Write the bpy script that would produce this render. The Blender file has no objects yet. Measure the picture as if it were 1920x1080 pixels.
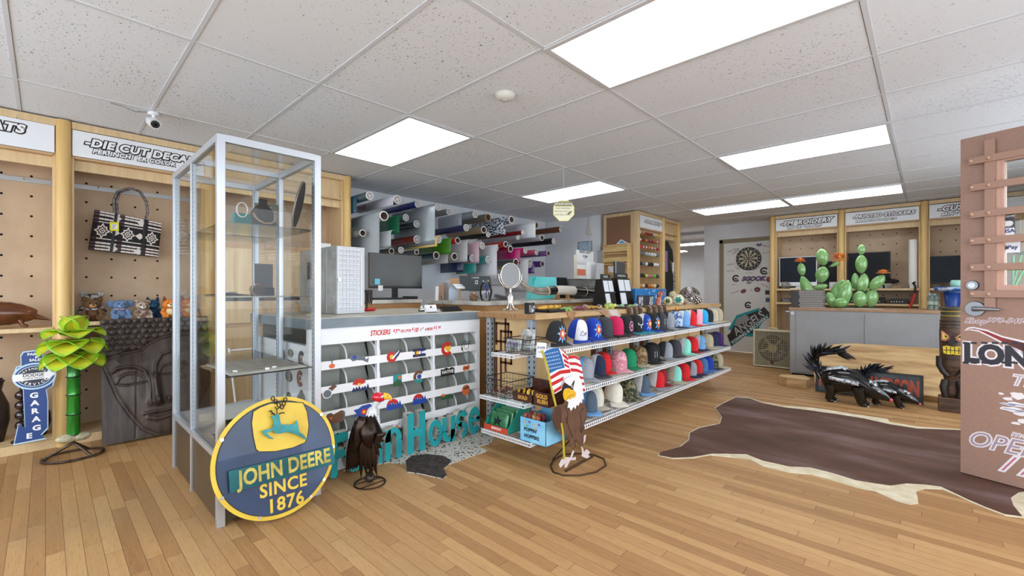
import bpy,bmesh,math,random
from mathutils import Vector,Matrix
random.seed(7)
SC = bpy.context.scene
COL = SC.collection
PI = math.pi
# ---------------------------------------------------------------- camera, sky, exposure
F,CX,CY,TH,CH = 826.0,960.0,546.0,2.3273,1.11
cam_d = bpy.data.cameras.new('camera')
cam = bpy.data.objects.new('camera',cam_d); COL.objects.link(cam)
cam.location = (0,0,CH)
cam.rotation_euler = (PI/2,0,TH - PI/2)
cam_d.sensor_width = 36.0
cam_d.lens = F/1920*36
cam_d.shift_y = (CY - 540)/1920
cam_d.clip_start = 0.02
SC.camera = cam
W = bpy.data.worlds.new('sky'); SC.world = W; W.use_nodes = True
W.node_tree.nodes['Background'].inputs[0].default_value = (0.86,0.93,1.0,1)
W.node_tree.nodes['Background'].inputs[1].default_value = 5.2
SC.view_settings.view_transform = 'Standard'
SC.view_settings.look = 'None'
SC.view_settings.gamma = 1
SC.view_settings.use_curve_mapping = False
SC.view_settings.exposure = 0.0
LAMP = 4.8          # strength of the ceiling panels
ZC = 2.347          # ceiling height
SC.cycles.max_bounces = 8
SC.cycles.transparent_max_bounces = 24
SC.cycles.sample_clamp_indirect = 6

# ---------------------------------------------------------------- photo pixel -> world point on a real plane
_c,_s = math.cos(TH),math.sin(TH)
def ray(px,py):
    r = (px - CX)/F
    return Vector((_c + r*_s,_s - r*_c,(CY - py)/F))
def U(px,py,z=None,x=None,y=None):
    R = ray(px,py)
    t = (z - CH)/R.z if z is not None else (x/R.x if x is not None else y/R.y)
    return Vector((R.x*t,R.y*t,R.z*t + CH))
class Frame:
    """a plane: origin o, right u, up v, outward n"""
    def __init__(s,o,u,v=(0,0,1)):
        s.o = Vector(o); s.u = Vector(u).normalized(); s.v = Vector(v).normalized(); s.n = s.u.cross(s.v).normalized()
        s.v = s.n.cross(s.u)
    def P(s,a,b,c=0): return s.o + s.u*a + s.v*b + s.n*c
    def px(s,px,py):
        R = ray(px,py); C0 = Vector((0,0,CH))
        t = (s.o - C0).dot(s.n)/R.dot(s.n); p = C0 + R*t - s.o
        return (p.dot(s.u),p.dot(s.v))
    def pxs(s,l): return [s.px(a,b) for a,b in l]
    def mat(s,a=0,b=0,c=0):
        M = Matrix.Identity(4)
        for i in range(3):
            M[i][0] = s.u[i]; M[i][1] = s.v[i]; M[i][2] = s.n[i]; M[i][3] = s.P(a,b,c)[i]
        return M
    def off(s,c,a=0,b=0):
        g = Frame(s.P(a,b,c),s.u,s.v); return g
def lin(c): return tuple(((v/12.92) if v <= 0.04045 else ((v + 0.055)/1.055) ** 2.4) for v in c)

# ---------------------------------------------------------------- materials
_mc = {}
def newmat(name):
    m = bpy.data.materials.new(name); m.use_nodes = True
    return m,m.node_tree.nodes,m.node_tree.links,m.node_tree.nodes['Principled BSDF']
def mt(name,col,rough=.5,metal=0.,c2=None,sc=8.,st=(1,1,1),det=3.,lo=.35,hi=.65,emit=0,bump=0,bsc=None,alpha=1,spec=.5,coat=0,trans=0):
    """principled material, sRGB colour, optional noise mix to c2 (stretch st)"""
    if name in _mc: return _mc[name]
    m,N,L,B = newmat(name)
    B.inputs['Base Color'].default_value = (*lin(col),1); B.inputs['Roughness'].default_value = rough
    B.inputs['Metallic'].default_value = metal; B.inputs['Specular IOR Level'].default_value = spec
    B.inputs['Coat Weight'].default_value = coat; B.inputs['Transmission Weight'].default_value = trans
    if alpha < 1: B.inputs['Alpha'].default_value = alpha
    if emit: B.inputs['Emission Color'].default_value = (*lin(col),1); B.inputs['Emission Strength'].default_value = emit
    if c2 or bump:
        tc = N.new('ShaderNodeTexCoord'); mp = N.new('ShaderNodeMapping'); mp.inputs['Scale'].default_value = st
        no = N.new('ShaderNodeTexNoise'); no.inputs['Scale'].default_value = sc; no.inputs['Detail'].default_value = det
        L.new(tc.outputs['Object'],mp.inputs[0]); L.new(mp.outputs[0],no.inputs['Vector'])
        if c2:
            r = N.new('ShaderNodeValToRGB'); r.color_ramp.elements[0].position = lo; r.color_ramp.elements[1].position = hi
            r.color_ramp.elements[0].color = (*lin(col),1); r.color_ramp.elements[1].color = (*lin(c2),1)
            L.new(no.outputs['Fac'],r.inputs[0]); L.new(r.outputs[0],B.inputs['Base Color'])
        if bump:
            src = no
            if bsc:
                src = N.new('ShaderNodeTexNoise'); src.inputs['Scale'].default_value = bsc; L.new(mp.outputs[0],src.inputs['Vector'])
            b = N.new('ShaderNodeBump'); b.inputs['Strength'].default_value = bump; b.inputs['Distance'].default_value = .01
            L.new(src.outputs['Fac'],b.inputs['Height']); L.new(b.outputs[0],B.inputs['Normal'])
    _mc[name] = m; return m
def glassmat(name,tint=(.96,.985,.97),rough=.0,f=1.0):
    m = bpy.data.materials.new(name); m.use_nodes = True; N = m.node_tree.nodes; L = m.node_tree.links
    N.remove(N['Principled BSDF']); out = N['Material Output']
    t = N.new('ShaderNodeBsdfTransparent'); t.inputs[0].default_value = (*tint,1)
    g = N.new('ShaderNodeBsdfGlossy'); g.inputs['Roughness'].default_value = rough
    fr = N.new('ShaderNodeFresnel'); fr.inputs[0].default_value = 1.45
    mu = N.new('ShaderNodeMath'); mu.operation = 'MULTIPLY'; mu.inputs[1].default_value = f; mu.use_clamp = True
    mx = N.new('ShaderNodeMixShader'); L.new(fr.outputs[0],mu.inputs[0]); L.new(mu.outputs[0],mx.inputs[0])
    L.new(t.outputs[0],mx.inputs[1]); L.new(g.outputs[0],mx.inputs[2]); L.new(mx.outputs[0],out.inputs[0])
    return m
def woodmat(name,a,b,st=(3,40,40),sc=1.6,rough=.45):
    return mt(name,a,rough,c2=b,sc=sc,st=st,det=5,lo=.3,hi=.7)

# ---------------------------------------------------------------- mesh builder
class MB:
    def __init__(s): s.v = []; s.f = []; s.m = []; s.sm = []
    def add(s,v,f,m=0,sm=False,M=None):
        o = len(s.v)
        s.v += [tuple(M @ Vector(p)) if M is not None else tuple(p) for p in v]
        for q in f: s.f.append(tuple(i + o for i in q)); s.m.append(m); s.sm.append(sm)
        return s
    def box(s,x0,x1,y0,y1,z0,z1,m=0,M=None):
        v = [(x,y,z) for x in (x0,x1) for y in (y0,y1) for z in (z0,z1)]
        f = [(0,1,3,2),(4,6,7,5),(0,4,5,1),(2,3,7,6),(0,2,6,4),(1,5,7,3)]
        return s.add(v,f,m,False,M)
    def fbox(s,fr,a0,a1,b0,b1,c0,c1,m=0):
        return s.box(a0,a1,b0,b1,c0,c1,m,fr.mat())
    def tube(s,pts,r=.01,n=8,m=0,sm=True,caps=True,closed=False,flat=None,M=None):
        P = [Vector(p) for p in pts]; k = len(P); R = r if isinstance(r,(list,tuple)) else [r]*k
        v = []; f = []; up = None
        for i in range(k):
            if closed: t = P[(i + 1) % k] - P[i - 1]
            else: t = P[min(i + 1,k - 1)] - P[max(i - 1,0)]
            if t.length < 1e-9: t = Vector((0,0,1))
            t.normalize()
            if up is None: up = Vector((0,0,1)) if abs(t.z) < .9 else Vector((1,0,0))
            a = up - t*up.dot(t)
            if a.length < 1e-6: a = t.orthogonal()
            a.normalize(); b = t.cross(a); up = a
            for j in range(n):
                w = 2*PI*j/n
                rr = R[i]; ra,rb = (rr if not isinstance(rr,(tuple,list)) else rr[0]),(rr if not isinstance(rr,(tuple,list)) else rr[1])
                v.append(P[i] + a*math.cos(w)*ra + b*math.sin(w)*rb)
        L = k if closed else k - 1
        for i in range(L):
            for j in range(n):
                q = (i + 1) % k
                f.append((i*n + j,i*n + (j + 1) % n,q*n + (j + 1) % n,q*n + j))
        s.add(v,f,m,sm,M)
        if caps and not closed: s.add([v[j] for j in range(n)][::-1],[tuple(range(n))],m,False,M); s.add([v[(k - 1)*n + j] for j in range(n)],[tuple(range(n))],m,False,M)
        return s
    def cyl(s,p0,p1,r,r1=None,n=16,m=0,caps=True,sm=True,M=None):
        return s.tube([p0,p1],[r,r if r1 is None else r1],n,m,sm,caps,M=M)
    def sph(s,c,r,nu=16,nv=10,m=0,M=None,sm=True):
        if not isinstance(r,(tuple,list)): r = (r,r,r)
        v = []; f = []
        for i in range(nv + 1):
            a = PI*i/nv
            for j in range(nu):
                b = 2*PI*j/nu
                v.append((c[0] + r[0]*math.sin(a)*math.cos(b),c[1] + r[1]*math.sin(a)*math.sin(b),c[2] + r[2]*math.cos(a)))
        for i in range(nv):
            for j in range(nu):
                f.append((i*nu + j,(i + 1)*nu + j,(i + 1)*nu + (j + 1) % nu,i*nu + (j + 1) % nu))
        return s.add(v,f,m,sm,M)
    def lathe(s,prof,c=(0,0,0),n=20,m=0,M=None,sm=True):
        v = []; f = []; k = len(prof)
        for r,z in prof:
            for j in range(n):
                w = 2*PI*j/n; v.append((c[0] + r*math.cos(w),c[1] + r*math.sin(w),c[2] + z))
        for i in range(k - 1):
            for j in range(n): f.append((i*n + j,i*n + (j + 1) % n,(i + 1)*n + (j + 1) % n,(i + 1)*n + j))
        return s.add(v,f,m,sm,M)
    def poly(s,pts,M,c0=0,c1=.002,m=0,side=None):
        """2D outline (any shape) extruded in the frame matrix M"""
        n = len(pts); area = sum(pts[i][0]*pts[(i + 1) % n][1] - pts[(i + 1) % n][0]*pts[i][1] for i in range(n))
        if area < 0: pts = pts[::-1]
        from mathutils.geometry import tessellate_polygon
        tri = tessellate_polygon([[Vector((a,b,0)) for a,b in pts]])
        v = [(a,b,c1) for a,b in pts] + [(a,b,c0) for a,b in pts]
        f = []
        for t in tri:
            A,B_,C_ = [pts[i] for i in t]
            cr = (B_[0] - A[0])*(C_[1] - A[1]) - (B_[1] - A[1])*(C_[0] - A[0])
            t = t if cr > 0 else (t[0],t[2],t[1])
            f.append(tuple(t)); f.append(tuple(i + n for i in reversed(t)))
        s.add(v,f,m,False,M)
        s.add(v,[(i,n + i,n + (i + 1) % n,(i + 1) % n) for i in range(n)],m if side is None else side,False,M)
        return s
    def surf(s,fn,nu,nv,m=0,sm=True,M=None,thick=0):
        """parametric sheet fn(a,b) a,b in 0..1"""
        v = [fn(i/nu,j/nv) for i in range(nu + 1) for j in range(nv + 1)]
        f = [(i*(nv + 1) + j,(i + 1)*(nv + 1) + j,(i + 1)*(nv + 1) + j + 1,i*(nv + 1) + j + 1) for i in range(nu) for j in range(nv)]
        return s.add(v,f,m,sm,M)
    def text(s,t,M,size=.1,c0=0,c1=.001,m=0,shear=0,off=0,align='CENTER',sx=1,sp=1):
        v,f = text_geo(t,size,shear,off,align,sx,sp)
        v2 = [(a,b,c1) for a,b in v]
        s.add(v2,f,m,False,M)
        # side skirts are too fine to see: the letters are thin cut vinyl lying on c0..c1
        return s
    def build(s,name,mats,parent=None,loc=None,mods=None,bevel=0,solid=0):
        me = bpy.data.meshes.new(name)
        o0 = Vector(loc) if loc is not None else (parent.matrix_basis.translation if parent is not None and parent.get('_w') else Vector((0,0,0)))
        if parent is not None and loc is None and parent.get('_w'):
            R = parent.matrix_basis.inverted()
            vs = [tuple(R @ Vector(p)) for p in s.v]
        else: vs = [tuple(Vector(p) - o0) for p in s.v] if loc is not None else s.v
        me.from_pydata(vs,[],s.f)
        if not isinstance(mats,(list,tuple)): mats = [mats]
        for q in mats: me.materials.append(q)
        me.polygons.foreach_set('material_index',s.m); me.polygons.foreach_set('use_smooth',s.sm)
        me.update()
        ob = bpy.data.objects.new(name,me); COL.objects.link(ob)
        if loc is not None: ob.location = loc
        if parent is not None: ob.parent = parent
        if bevel:
            b = ob.modifiers.new('bevel','BEVEL'); b.width = bevel; b.segments = 2; b.limit_method = 'ANGLE'
        if solid:
            b = ob.modifiers.new('solid','SOLIDIFY'); b.thickness = solid; b.offset = 0
        return ob
_tc = {}
def text_geo(t,size,shear,off,align,sx,sp):
    k = (t,shear,off,align,sp)
    if k not in _tc:
        cu = bpy.data.curves.new('t','FONT'); cu.body = t; cu.size = 1; cu.shear = shear; cu.offset = off; cu.align_x = align; cu.align_y = 'CENTER'
        cu.space_character = sp; cu.resolution_u = 3
        ob = bpy.data.objects.new('t',cu); me = bpy.data.meshes.new_from_object(ob)
        _tc[k] = ([(v.co.x,v.co.y) for v in me.vertices],[tuple(p.vertices) for p in me.polygons])
        bpy.data.objects.remove(ob); bpy.data.meshes.remove(me); bpy.data.curves.remove(cu)
    v,f = _tc[k]
    return [(a*size*sx,b*size) for a,b in v],f
def tag(o,label=None,cat=None,group=None,kind=None):
    if label: o['label'] = label
    if cat: o['category'] = cat
    if group: o['group'] = group
    if kind: o['kind'] = kind
    return o
def thing(name,label,cat,loc=(0,0,0),rotz=0,group=None,world=True):
    """Empty at the thing's base. world=True: parts are given in world coordinates."""
    o = bpy.data.objects.new(name,None); COL.objects.link(o); o.empty_display_size = .1
    o.location = loc; o.rotation_euler = (0,0,rotz)
    o.matrix_basis = Matrix.Translation(Vector(loc)) @ Matrix.Rotation(rotz,4,'Z')
    if world: o['_w'] = 1
    return tag(o,label,cat,group)
def solo(name,mb,mats,label,cat,loc=(0,0,0),group=None,**k):
    return tag(mb.build(name,mats,None,loc=loc,**k),label,cat,group)
def struct(name,mb,mats,**k):
    return tag(mb.build(name,mats,None,**k),kind='structure')
def dup(root,loc=None,rotz=None,label=None,group=None):
    r = root.copy(); COL.objects.link(r)
    if loc is not None: r.location = loc
    if rotz is not None: r.rotation_euler = (0,0,rotz)
    if label: r['label'] = label
    if group: r['group'] = group
    for ch in list(root.children):
        c = ch.copy(); COL.objects.link(c); c.parent = r
        for g in list(ch.children):
            d = g.copy(); COL.objects.link(d); d.parent = c
    return r
def circ(cx,cy,r,n=24,a0=0,a1=2*PI,ry=None):
    ry = r if ry is None else ry
    return [(cx + r*math.cos(a0 + (a1 - a0)*i/n),cy + ry*math.sin(a0 + (a1 - a0)*i/n)) for i in range(n + (0 if abs(a1 - a0 - 2*PI) < 1e-6 else 1))]
def arcband(cx,cy,r0,r1,a0,a1,n=20):
    return circ(cx,cy,r1,n,a0,a1) + circ(cx,cy,r0,n,a0,a1)[::-1]
FX = lambda x: Frame((x,0,0),(0,1,0))      # plane facing +x : coords (y, z)
FY = lambda y: Frame((0,y,0),(1,0,0))      # plane facing -y : coords (x, z)
FZ = lambda z: Frame((0,0,z),(1,0,0),(0,1,0))

# shared colours
MAPLE = woodmat('maple',(.87,.77,.60),(.82,.70,.52),st=(14,14,1.2),sc=2.2)
MAPLE_Y = woodmat('maple_yellow',(.87,.73,.48),(.81,.66,.40),st=(20,20,1.2),sc=2.2,rough=.35)
MAPLE_D = woodmat('maple_board',(.80,.67,.52),(.73,.59,.43),st=(2.5,2.5,2.5),sc=3,rough=.55)
BLACK = mt('black',(.05,.05,.055),.45)
MATTEBLK = mt('matte_black',(.07,.07,.075),.8)
WHITE = mt('white',(.93,.93,.94),.5)
CHROME = mt('chrome',(.85,.86,.87),.18,1)
ALU = mt('aluminium',(.77,.79,.82),.38,.75)
ALUW = mt('aluminium_white',(.80,.82,.86),.35,.35)
HOLE = mt('hole',(.06,.05,.045),.9)
RED = mt('red',(.80,.13,.11),.5)
PAPER = mt('paper',(.90,.90,.89),.7)

# ================================================================ ROOM
# floor: 57 mm oak strips running along x
def floor_mat():
    m,N,L,B = newmat('oak_strip_floor')
    def mth(op,a,b=None,c=None):
        n = N.new('ShaderNodeMath'); n.operation = op
        for i,q in enumerate((a,b,c)):
            if q is None: continue
            if isinstance(q,(int,float)): n.inputs[i].default_value = q
            else: L.new(q,n.inputs[i])
        return n.outputs[0]
    tc = N.new('ShaderNodeTexCoord'); sp = N.new('ShaderNodeSeparateXYZ'); L.new(tc.outputs['Object'],sp.inputs[0])
    X,Y = sp.outputs[0],sp.outputs[1]
    row = mth('DIVIDE',Y,.057); ri = mth('FLOOR',row); rf = mth('FRACT',row)
    wn = N.new('ShaderNodeTexWhiteNoise'); wn.noise_dimensions = '1D'; L.new(ri,wn.inputs['W'])
    xo = mth('DIVIDE',mth('ADD',X,mth('MULTIPLY',wn.outputs['Value'],9.7)),.74)
    pi_ = mth('FLOOR',xo); pf = mth('FRACT',xo)
    cb = N.new('ShaderNodeCombineXYZ'); L.new(ri,cb.inputs[0]); L.new(pi_,cb.inputs[1])
    w2 = N.new('ShaderNodeTexWhiteNoise'); w2.noise_dimensions = '3D'; L.new(cb.outputs[0],w2.inputs['Vector'])
    # grain
    cg = N.new('ShaderNodeCombineXYZ'); L.new(mth('ADD',mth('MULTIPLY',X,1.6),mth('MULTIPLY',w2.outputs['Value'],40)),cg.inputs[0])
    L.new(mth('MULTIPLY',Y,34),cg.inputs[1]); L.new(mth('MULTIPLY',w2.outputs['Value'],17),cg.inputs[2])
    gn = N.new('ShaderNodeTexNoise'); gn.inputs['Scale'].default_value = 1.6; gn.inputs['Detail'].default_value = 6; gn.inputs['Distortion'].default_value = .9
    L.new(cg.outputs[0],gn.inputs['Vector'])
    fg = N.new('ShaderNodeTexNoise'); fg.inputs['Scale'].default_value = 5; fg.inputs['Detail'].default_value = 4
    cg2 = N.new('ShaderNodeCombineXYZ'); L.new(mth('MULTIPLY',X,3),cg2.inputs[0]); L.new(mth('MULTIPLY',Y,90),cg2.inputs[1]); L.new(cg2.outputs[0],fg.inputs['Vector'])
    r = N.new('ShaderNodeValToRGB'); e = r.color_ramp.elements
    e[0].position = 0; e[0].color = (*lin((.525,.375,.23)),1); e[1].position = 1; e[1].color = (*lin((.745,.60,.41)),1)
    k = e.new(.5); k.color = (*lin((.66,.50,.325)),1)
    v = mth('ADD',mth('MULTIPLY',w2.outputs['Value'],.62),mth('MULTIPLY',gn.outputs['Fac'],.50))
    L.new(v,r.inputs[0])
    # dark fine grain
    m1 = N.new('ShaderNodeMix'); m1.data_type = 'RGBA'; m1.blend_type = 'MULTIPLY'
    gr = N.new('ShaderNodeMapRange'); gr.inputs['From Min'].default_value = .56; gr.inputs['From Max'].default_value = .75; L.new(fg.outputs['Fac'],gr.inputs[0])
    L.new(gr.outputs[0],m1.inputs[0]); L.new(r.outputs[0],m1.inputs[6]); m1.inputs[7].default_value = (*lin((.74,.64,.52)),1)
    # worn grey areas
    wr = N.new('ShaderNodeTexNoise'); wr.inputs['Scale'].default_value = .8; wr.inputs['Detail'].default_value = 5
    L.new(tc.outputs['Object'],wr.inputs['Vector'])
    wm = N.new('ShaderNodeMapRange'); wm.inputs['From Min'].default_value = .55; wm.inputs['From Max'].default_value = .8; wm.inputs['To Max'].default_value = .55; L.new(wr.outputs['Fac'],wm.inputs[0])
    m2 = N.new('ShaderNodeMix'); m2.data_type = 'RGBA'; L.new(wm.outputs[0],m2.inputs[0]); L.new(m1.outputs[2],m2.inputs[6]); m2.inputs[7].default_value = (*lin((.54,.46,.355)),1)
    # seams
    g1 = mth('LESS_THAN',rf,.028); g2 = mth('LESS_THAN',pf,.0028); g = mth('MAXIMUM',g1,g2)
    m3 = N.new('ShaderNodeMix'); m3.data_type = 'RGBA'; L.new(mth('MULTIPLY',g,.85),m3.inputs[0]); L.new(m2.outputs[2],m3.inputs[6]); m3.inputs[7].default_value = (*lin((.30,.20,.12)),1)
    L.new(m3.outputs[2],B.inputs['Base Color'])
    rr = N.new('ShaderNodeMapRange'); rr.inputs['To Min'].default_value = .42; rr.inputs['To Max'].default_value = .6; L.new(gn.outputs['Fac'],rr.inputs[0]); L.new(rr.outputs[0],B.inputs['Roughness'])
    B.inputs['Specular IOR Level'].default_value = .35
    bp = N.new('ShaderNodeBump'); bp.inputs['Strength'].default_value = .25; bp.inputs['Distance'].default_value = .002; bp.invert = True
    L.new(g,bp.inputs['Height']); L.new(bp.outputs[0],B.inputs['Normal'])
    return m
def ceil_mat():
    m,N,L,B = newmat('acoustic_tile')
    tc = N.new('ShaderNodeTexCoord')
    mp = N.new('ShaderNodeMapping'); mp.inputs['Scale'].default_value = (70,110,70); L.new(tc.outputs['Object'],mp.inputs[0])
    no = N.new('ShaderNodeTexNoise'); no.inputs['Scale'].default_value = 1; no.inputs['Detail'].default_value = 2; no.inputs['Distortion'].default_value = .6; L.new(mp.outputs[0],no.inputs['Vector'])
    big = N.new('ShaderNodeTexNoise'); big.inputs['Scale'].default_value = 1.1; L.new(tc.outputs['Object'],big.inputs['Vector'])
    ad = N.new('ShaderNodeMath'); ad.operation = 'MULTIPLY_ADD'; ad.inputs[1].default_value = .22; L.new(big.outputs['Fac'],ad.inputs[0]); L.new(no.outputs['Fac'],ad.inputs[2])
    r = N.new('ShaderNodeValToRGB'); e = r.color_ramp.elements; e[0].position = .775; e[0].color = (*lin((.90,.915,.935)),1); e[1].position = .83; e[1].color = (*lin((.52,.52,.52)),1)
    L.new(ad.outputs[0],r.inputs[0]); L.new(r.outputs[0],B.inputs['Base Color']); B.inputs['Roughness'].default_value = .95
    B.inputs['Specular IOR Level'].default_value = .1
    return m
WALLP = mt('wall_paint',(.84,.85,.87),.85,c2=(.87,.88,.90),sc=3,bump=.08,bsc=60)
WALLG = mt('grey_wall_paint',(.80,.80,.81),.85,c2=(.83,.83,.84),sc=3,bump=.08,bsc=60)
XR,YF = 1.25,-1.7
struct('floor',MB().box(-9,XR + .2,YF - .2,13,-.1,0),floor_mat())
CM = ceil_mat()
struct('ceiling',MB().box(-9,XR + .2,YF - .2,13,ZC,ZC + .1),CM)
# T-bar grid, 2x4 ft
GX = [1.22*a - 2.64 for a in range(-5,5)]; GY = [.50 + .62*b for b in range(-4,21)]
g = MB()
TB = mt('tbar',(.83,.84,.86),.6); TBD = mt('tbar_gap',(.42,.42,.43),.9)
for x in GX:
    if x < XR: g.box(x - .011,x + .011,YF,13,ZC - .004,ZC); g.box(x - .0135,x - .011,YF,13,ZC - .0015,ZC + .001,1)
for y in GY:
    g.box(-9,XR,y - .009,y + .009,ZC - .0045,ZC); g.box(-9,XR,y + .009,y + .0105,ZC - .0015,ZC + .001,1)
struct('trim_1',g,[TB,TBD])
XW,YB2,YFAR = -5.0,6.17,8.68
struct('wall_left',MB().box(XW - .12,XW,YF,YB2 + .12,0,ZC),WALLP)
struct('wall_back',MB().box(XW,-3.86,YB2,YB2 + .12,0,ZC),WALLP)
w = MB().box(-3.12,-2.83,YFAR,YFAR + .12,0,ZC).box(-2.83,-1.86,YFAR,YFAR + .12,2.07,ZC).box(-1.86,XR,YFAR,YFAR + .12,0,ZC)
struct('wall_far',w,WALLP)
struct('wall_backroom',MB().box(-9,-2.9,12.4,12.5,0,ZC).box(-3.02,-2.9,YFAR + .12,12.4,0,ZC).box(-9.1,-9,YB2,12.5,0,ZC).box(-9,XW - .12,YB2,YB2 + .12,0,ZC),WALLG)
# right wall with doorway and shop window, front wall with shop windows
w = MB().box(XR,XR + .15,6.4,YFAR + .12,0,ZC).box(XR,XR + .15,3.5,6.4,0,.6).box(XR,XR + .15,3.5,6.4,2.2,ZC).box(XR,XR + .15,2.45,3.5,2.08,ZC)
w.box(XR,XR + .15,YF,2.45,0,.5).box(XR,XR + .15,YF,2.45,2.2,ZC).box(XR,XR + .15,2.3,2.45,.5,2.2).box(XR,XR + .15,YF - .15,YF + .2,0,ZC)
struct('wall_right',w,WALLP)
w = MB().box(XW - .12,-4.6,YF - .15,YF,0,ZC).box(-4.6,1.1,YF - .15,YF,0,.45).box(-4.6,1.1,YF - .15,YF,2.25,ZC).box(1.1,XR,YF - .15,YF,0,ZC)
struct('wall_front',w,WALLP)
def winframe(name,mb): struct(name,mb,ALU)
f = MB()
for x in (-4.6,-2.7,-.8,1.06): f.box(x,x + .04,YF - .1,YF - .05,.45,2.25)
f.box(-4.6,1.1,YF - .1,YF - .05,.45,.49).box(-4.6,1.1,YF - .1,YF - .05,2.21,2.25)
winframe('window_1',f)
f = MB()
for y in (YF + .2,.4,2.26): f.box(XR + .05,XR + .1,y,y + .04,.5,2.2)
f.box(XR + .05,XR + .1,YF + .2,2.3,.5,.54).box(XR + .05,XR + .1,YF + .2,2.3,2.16,2.2)
winframe('window_2',f)
f = MB()
for y in (3.5,4.9,6.36): f.box(XR + .05,XR + .1,y,y + .04,.6,2.2)
f.box(XR + .05,XR + .1,3.5,6.4,.6,.64).box(XR + .05,XR + .1,3.5,6.4,2.16,2.2)
winframe('window_3',f)
struct('trim_2',MB().box(XR - .02,XR + .17,2.4,2.46,0,2.1).box(XR - .02,XR + .17,3.49,3.55,0,2.1).box(XR - .02,XR + .17,2.4,3.55,2.06,2.12),mt('doorpaint',(.72,.55,.47),.6))
# grey pavement outside so daylight bounces like a street
struct('ground_outside',MB().box(-30,30,-30,YF - .2,-.25,-.15).box(XR + .25,30,YF - .2,30,-.25,-.15),mt('concrete',(.86,.86,.86),.9,c2=(.80,.80,.80)))
# baseboard of the far wall
struct('baseboard_far',MB().box(-3.12,-2.85,YFAR - .015,YFAR,0,.1),MAPLE_Y)
struct('baseboard_back',MB().box(XW,-3.87,YB2 - .012,YB2,0,.09),mt('grey_base',(.6,.6,.6),.6))
# ---------------------------------------------------------------- troffer lights
def diff_mat():
    m,N,L,B = newmat('lit_prismatic_diffuser')
    tc = N.new('ShaderNodeTexCoord'); mp = N.new('ShaderNodeMapping'); mp.inputs['Scale'].default_value = (1,5,1); L.new(tc.outputs['Object'],mp.inputs[0])
    no = N.new('ShaderNodeTexNoise'); no.inputs['Scale'].default_value = 2; L.new(mp.outputs[0],no.inputs['Vector'])
    mr = N.new('ShaderNodeMapRange'); mr.inputs['To Min'].default_value = .9; mr.inputs['To Max'].default_value = 1.1; L.new(no.outputs['Fac'],mr.inputs[0])
    mu = N.new('ShaderNodeMath'); mu.operation = 'MULTIPLY'; mu.inputs[1].default_value = LAMP; L.new(mr.outputs[0],mu.inputs[0])
    L.new(mu.outputs[0],B.inputs['Emission Strength']); B.inputs['Emission Color'].default_value = (.93,.975,1,1)
    B.inputs['Base Color'].default_value = (.9,.9,.9,1); B.inputs['Roughness'].default_value = .4
    return m
DIFF = diff_mat(); LFR = mt('light_frame',(.80,.80,.81),.5)
def light(a,b,label):
    x0,x1,y0,y1 = a,a + 1.22,b,b + .62
    t = thing('ceiling_light',label,'ceiling light',((x0 + x1)/2,(y0 + y1)/2,ZC - .012))
    f = MB(); w = .026
    f.box(x0,x1,y0,y0 + w,ZC - .012,ZC - .0045).box(x0,x1,y1 - w,y1,ZC - .012,ZC - .0045).box(x0,x0 + w,y0 + w,y1 - w,ZC - .012,ZC - .0045).box(x1 - w,x1,y0 + w,y1 - w,ZC - .012,ZC - .0045)
    f.build('frame',LFR,t)
    MB().box(x0 + w,x1 - w,y0 + w,y1 - w,ZC - .009,ZC - .005).build('diffuser',DIFF,t)
light(-1.42,1.74,'largest ceiling light panel, nearest the camera, cut by the top of the photo')
light(-3.86,1.74,'square-looking ceiling light panel above the tall glass display case')
light(-3.86,4.22,'ceiling light panel above the vinyl rolls with the warning sign hung at its edge')
light(-1.42,4.22,'long ceiling light panel beside the top of the brown door, right of the smoke detector')
light(-2.64,6.74,'left one of the two far ceiling light panels placed end to end')
light(-1.42,6.74,'right one of the two far ceiling light panels placed end to end')
t = thing('ceiling_light','low fluorescent strip light in the back room beyond the thread cabinet','ceiling light',(-3.5,9.5,2.1))
MB().box(-4.3,-3.15,9.35,9.65,2.12,2.18).box(-4.32,-3.13,9.33,9.67,2.16,2.2).build('frame',LFR,t,bevel=.01)
MB().box(-4.28,-3.17,9.37,9.63,2.105,2.12).build('diffuser',mt('strip_lit',(.95,.98,1),.4,emit=22),t)
t2 = thing('ceiling_light','second fluorescent strip light, deeper in the back room','ceiling light',(-5.2,11.0,2.1))  # extra lamp, added only to lift the dark back room
MB().box(-6.0,-4.4,10.85,11.15,2.12,2.18).build('frame',LFR,t2,bevel=.01)
MB().box(-5.98,-4.42,10.87,11.13,2.105,2.12).build('diffuser',mt('strip_lit',(.95,.98,1),.4,emit=22),t2)
for xx in (-5.8,-4.6): MB().cyl((xx,11,2.18),(xx,11,ZC),.008,n=8).build('stem',LFR,t2)
for xx in (-4.1,-3.4): MB().cyl((xx,9.5,2.2),(xx,9.5,ZC),.008,n=8).build('stem',LFR,t)
# smoke detector
p = U(947,182,z=ZC - .02)
t = thing('smoke_detector','round white smoke detector on the ceiling left of the largest light','smoke detector',(p.x,p.y,ZC))
MB().lathe([(0,0),(.062,0),(.062,-.012),(.056,-.02),(.05,-.03),(.03,-.038),(0,-.038)],(p.x,p.y,ZC - .0005),28).build('housing',mt('ivory',(.86,.85,.82),.5),t)
MB().lathe([(.014,-.037),(.014,-.044),(.010,-.046),(0,-.046)],(p.x,p.y,ZC),14).build('test_button',mt('ivory2',(.75,.74,.72),.5),t)
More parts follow.
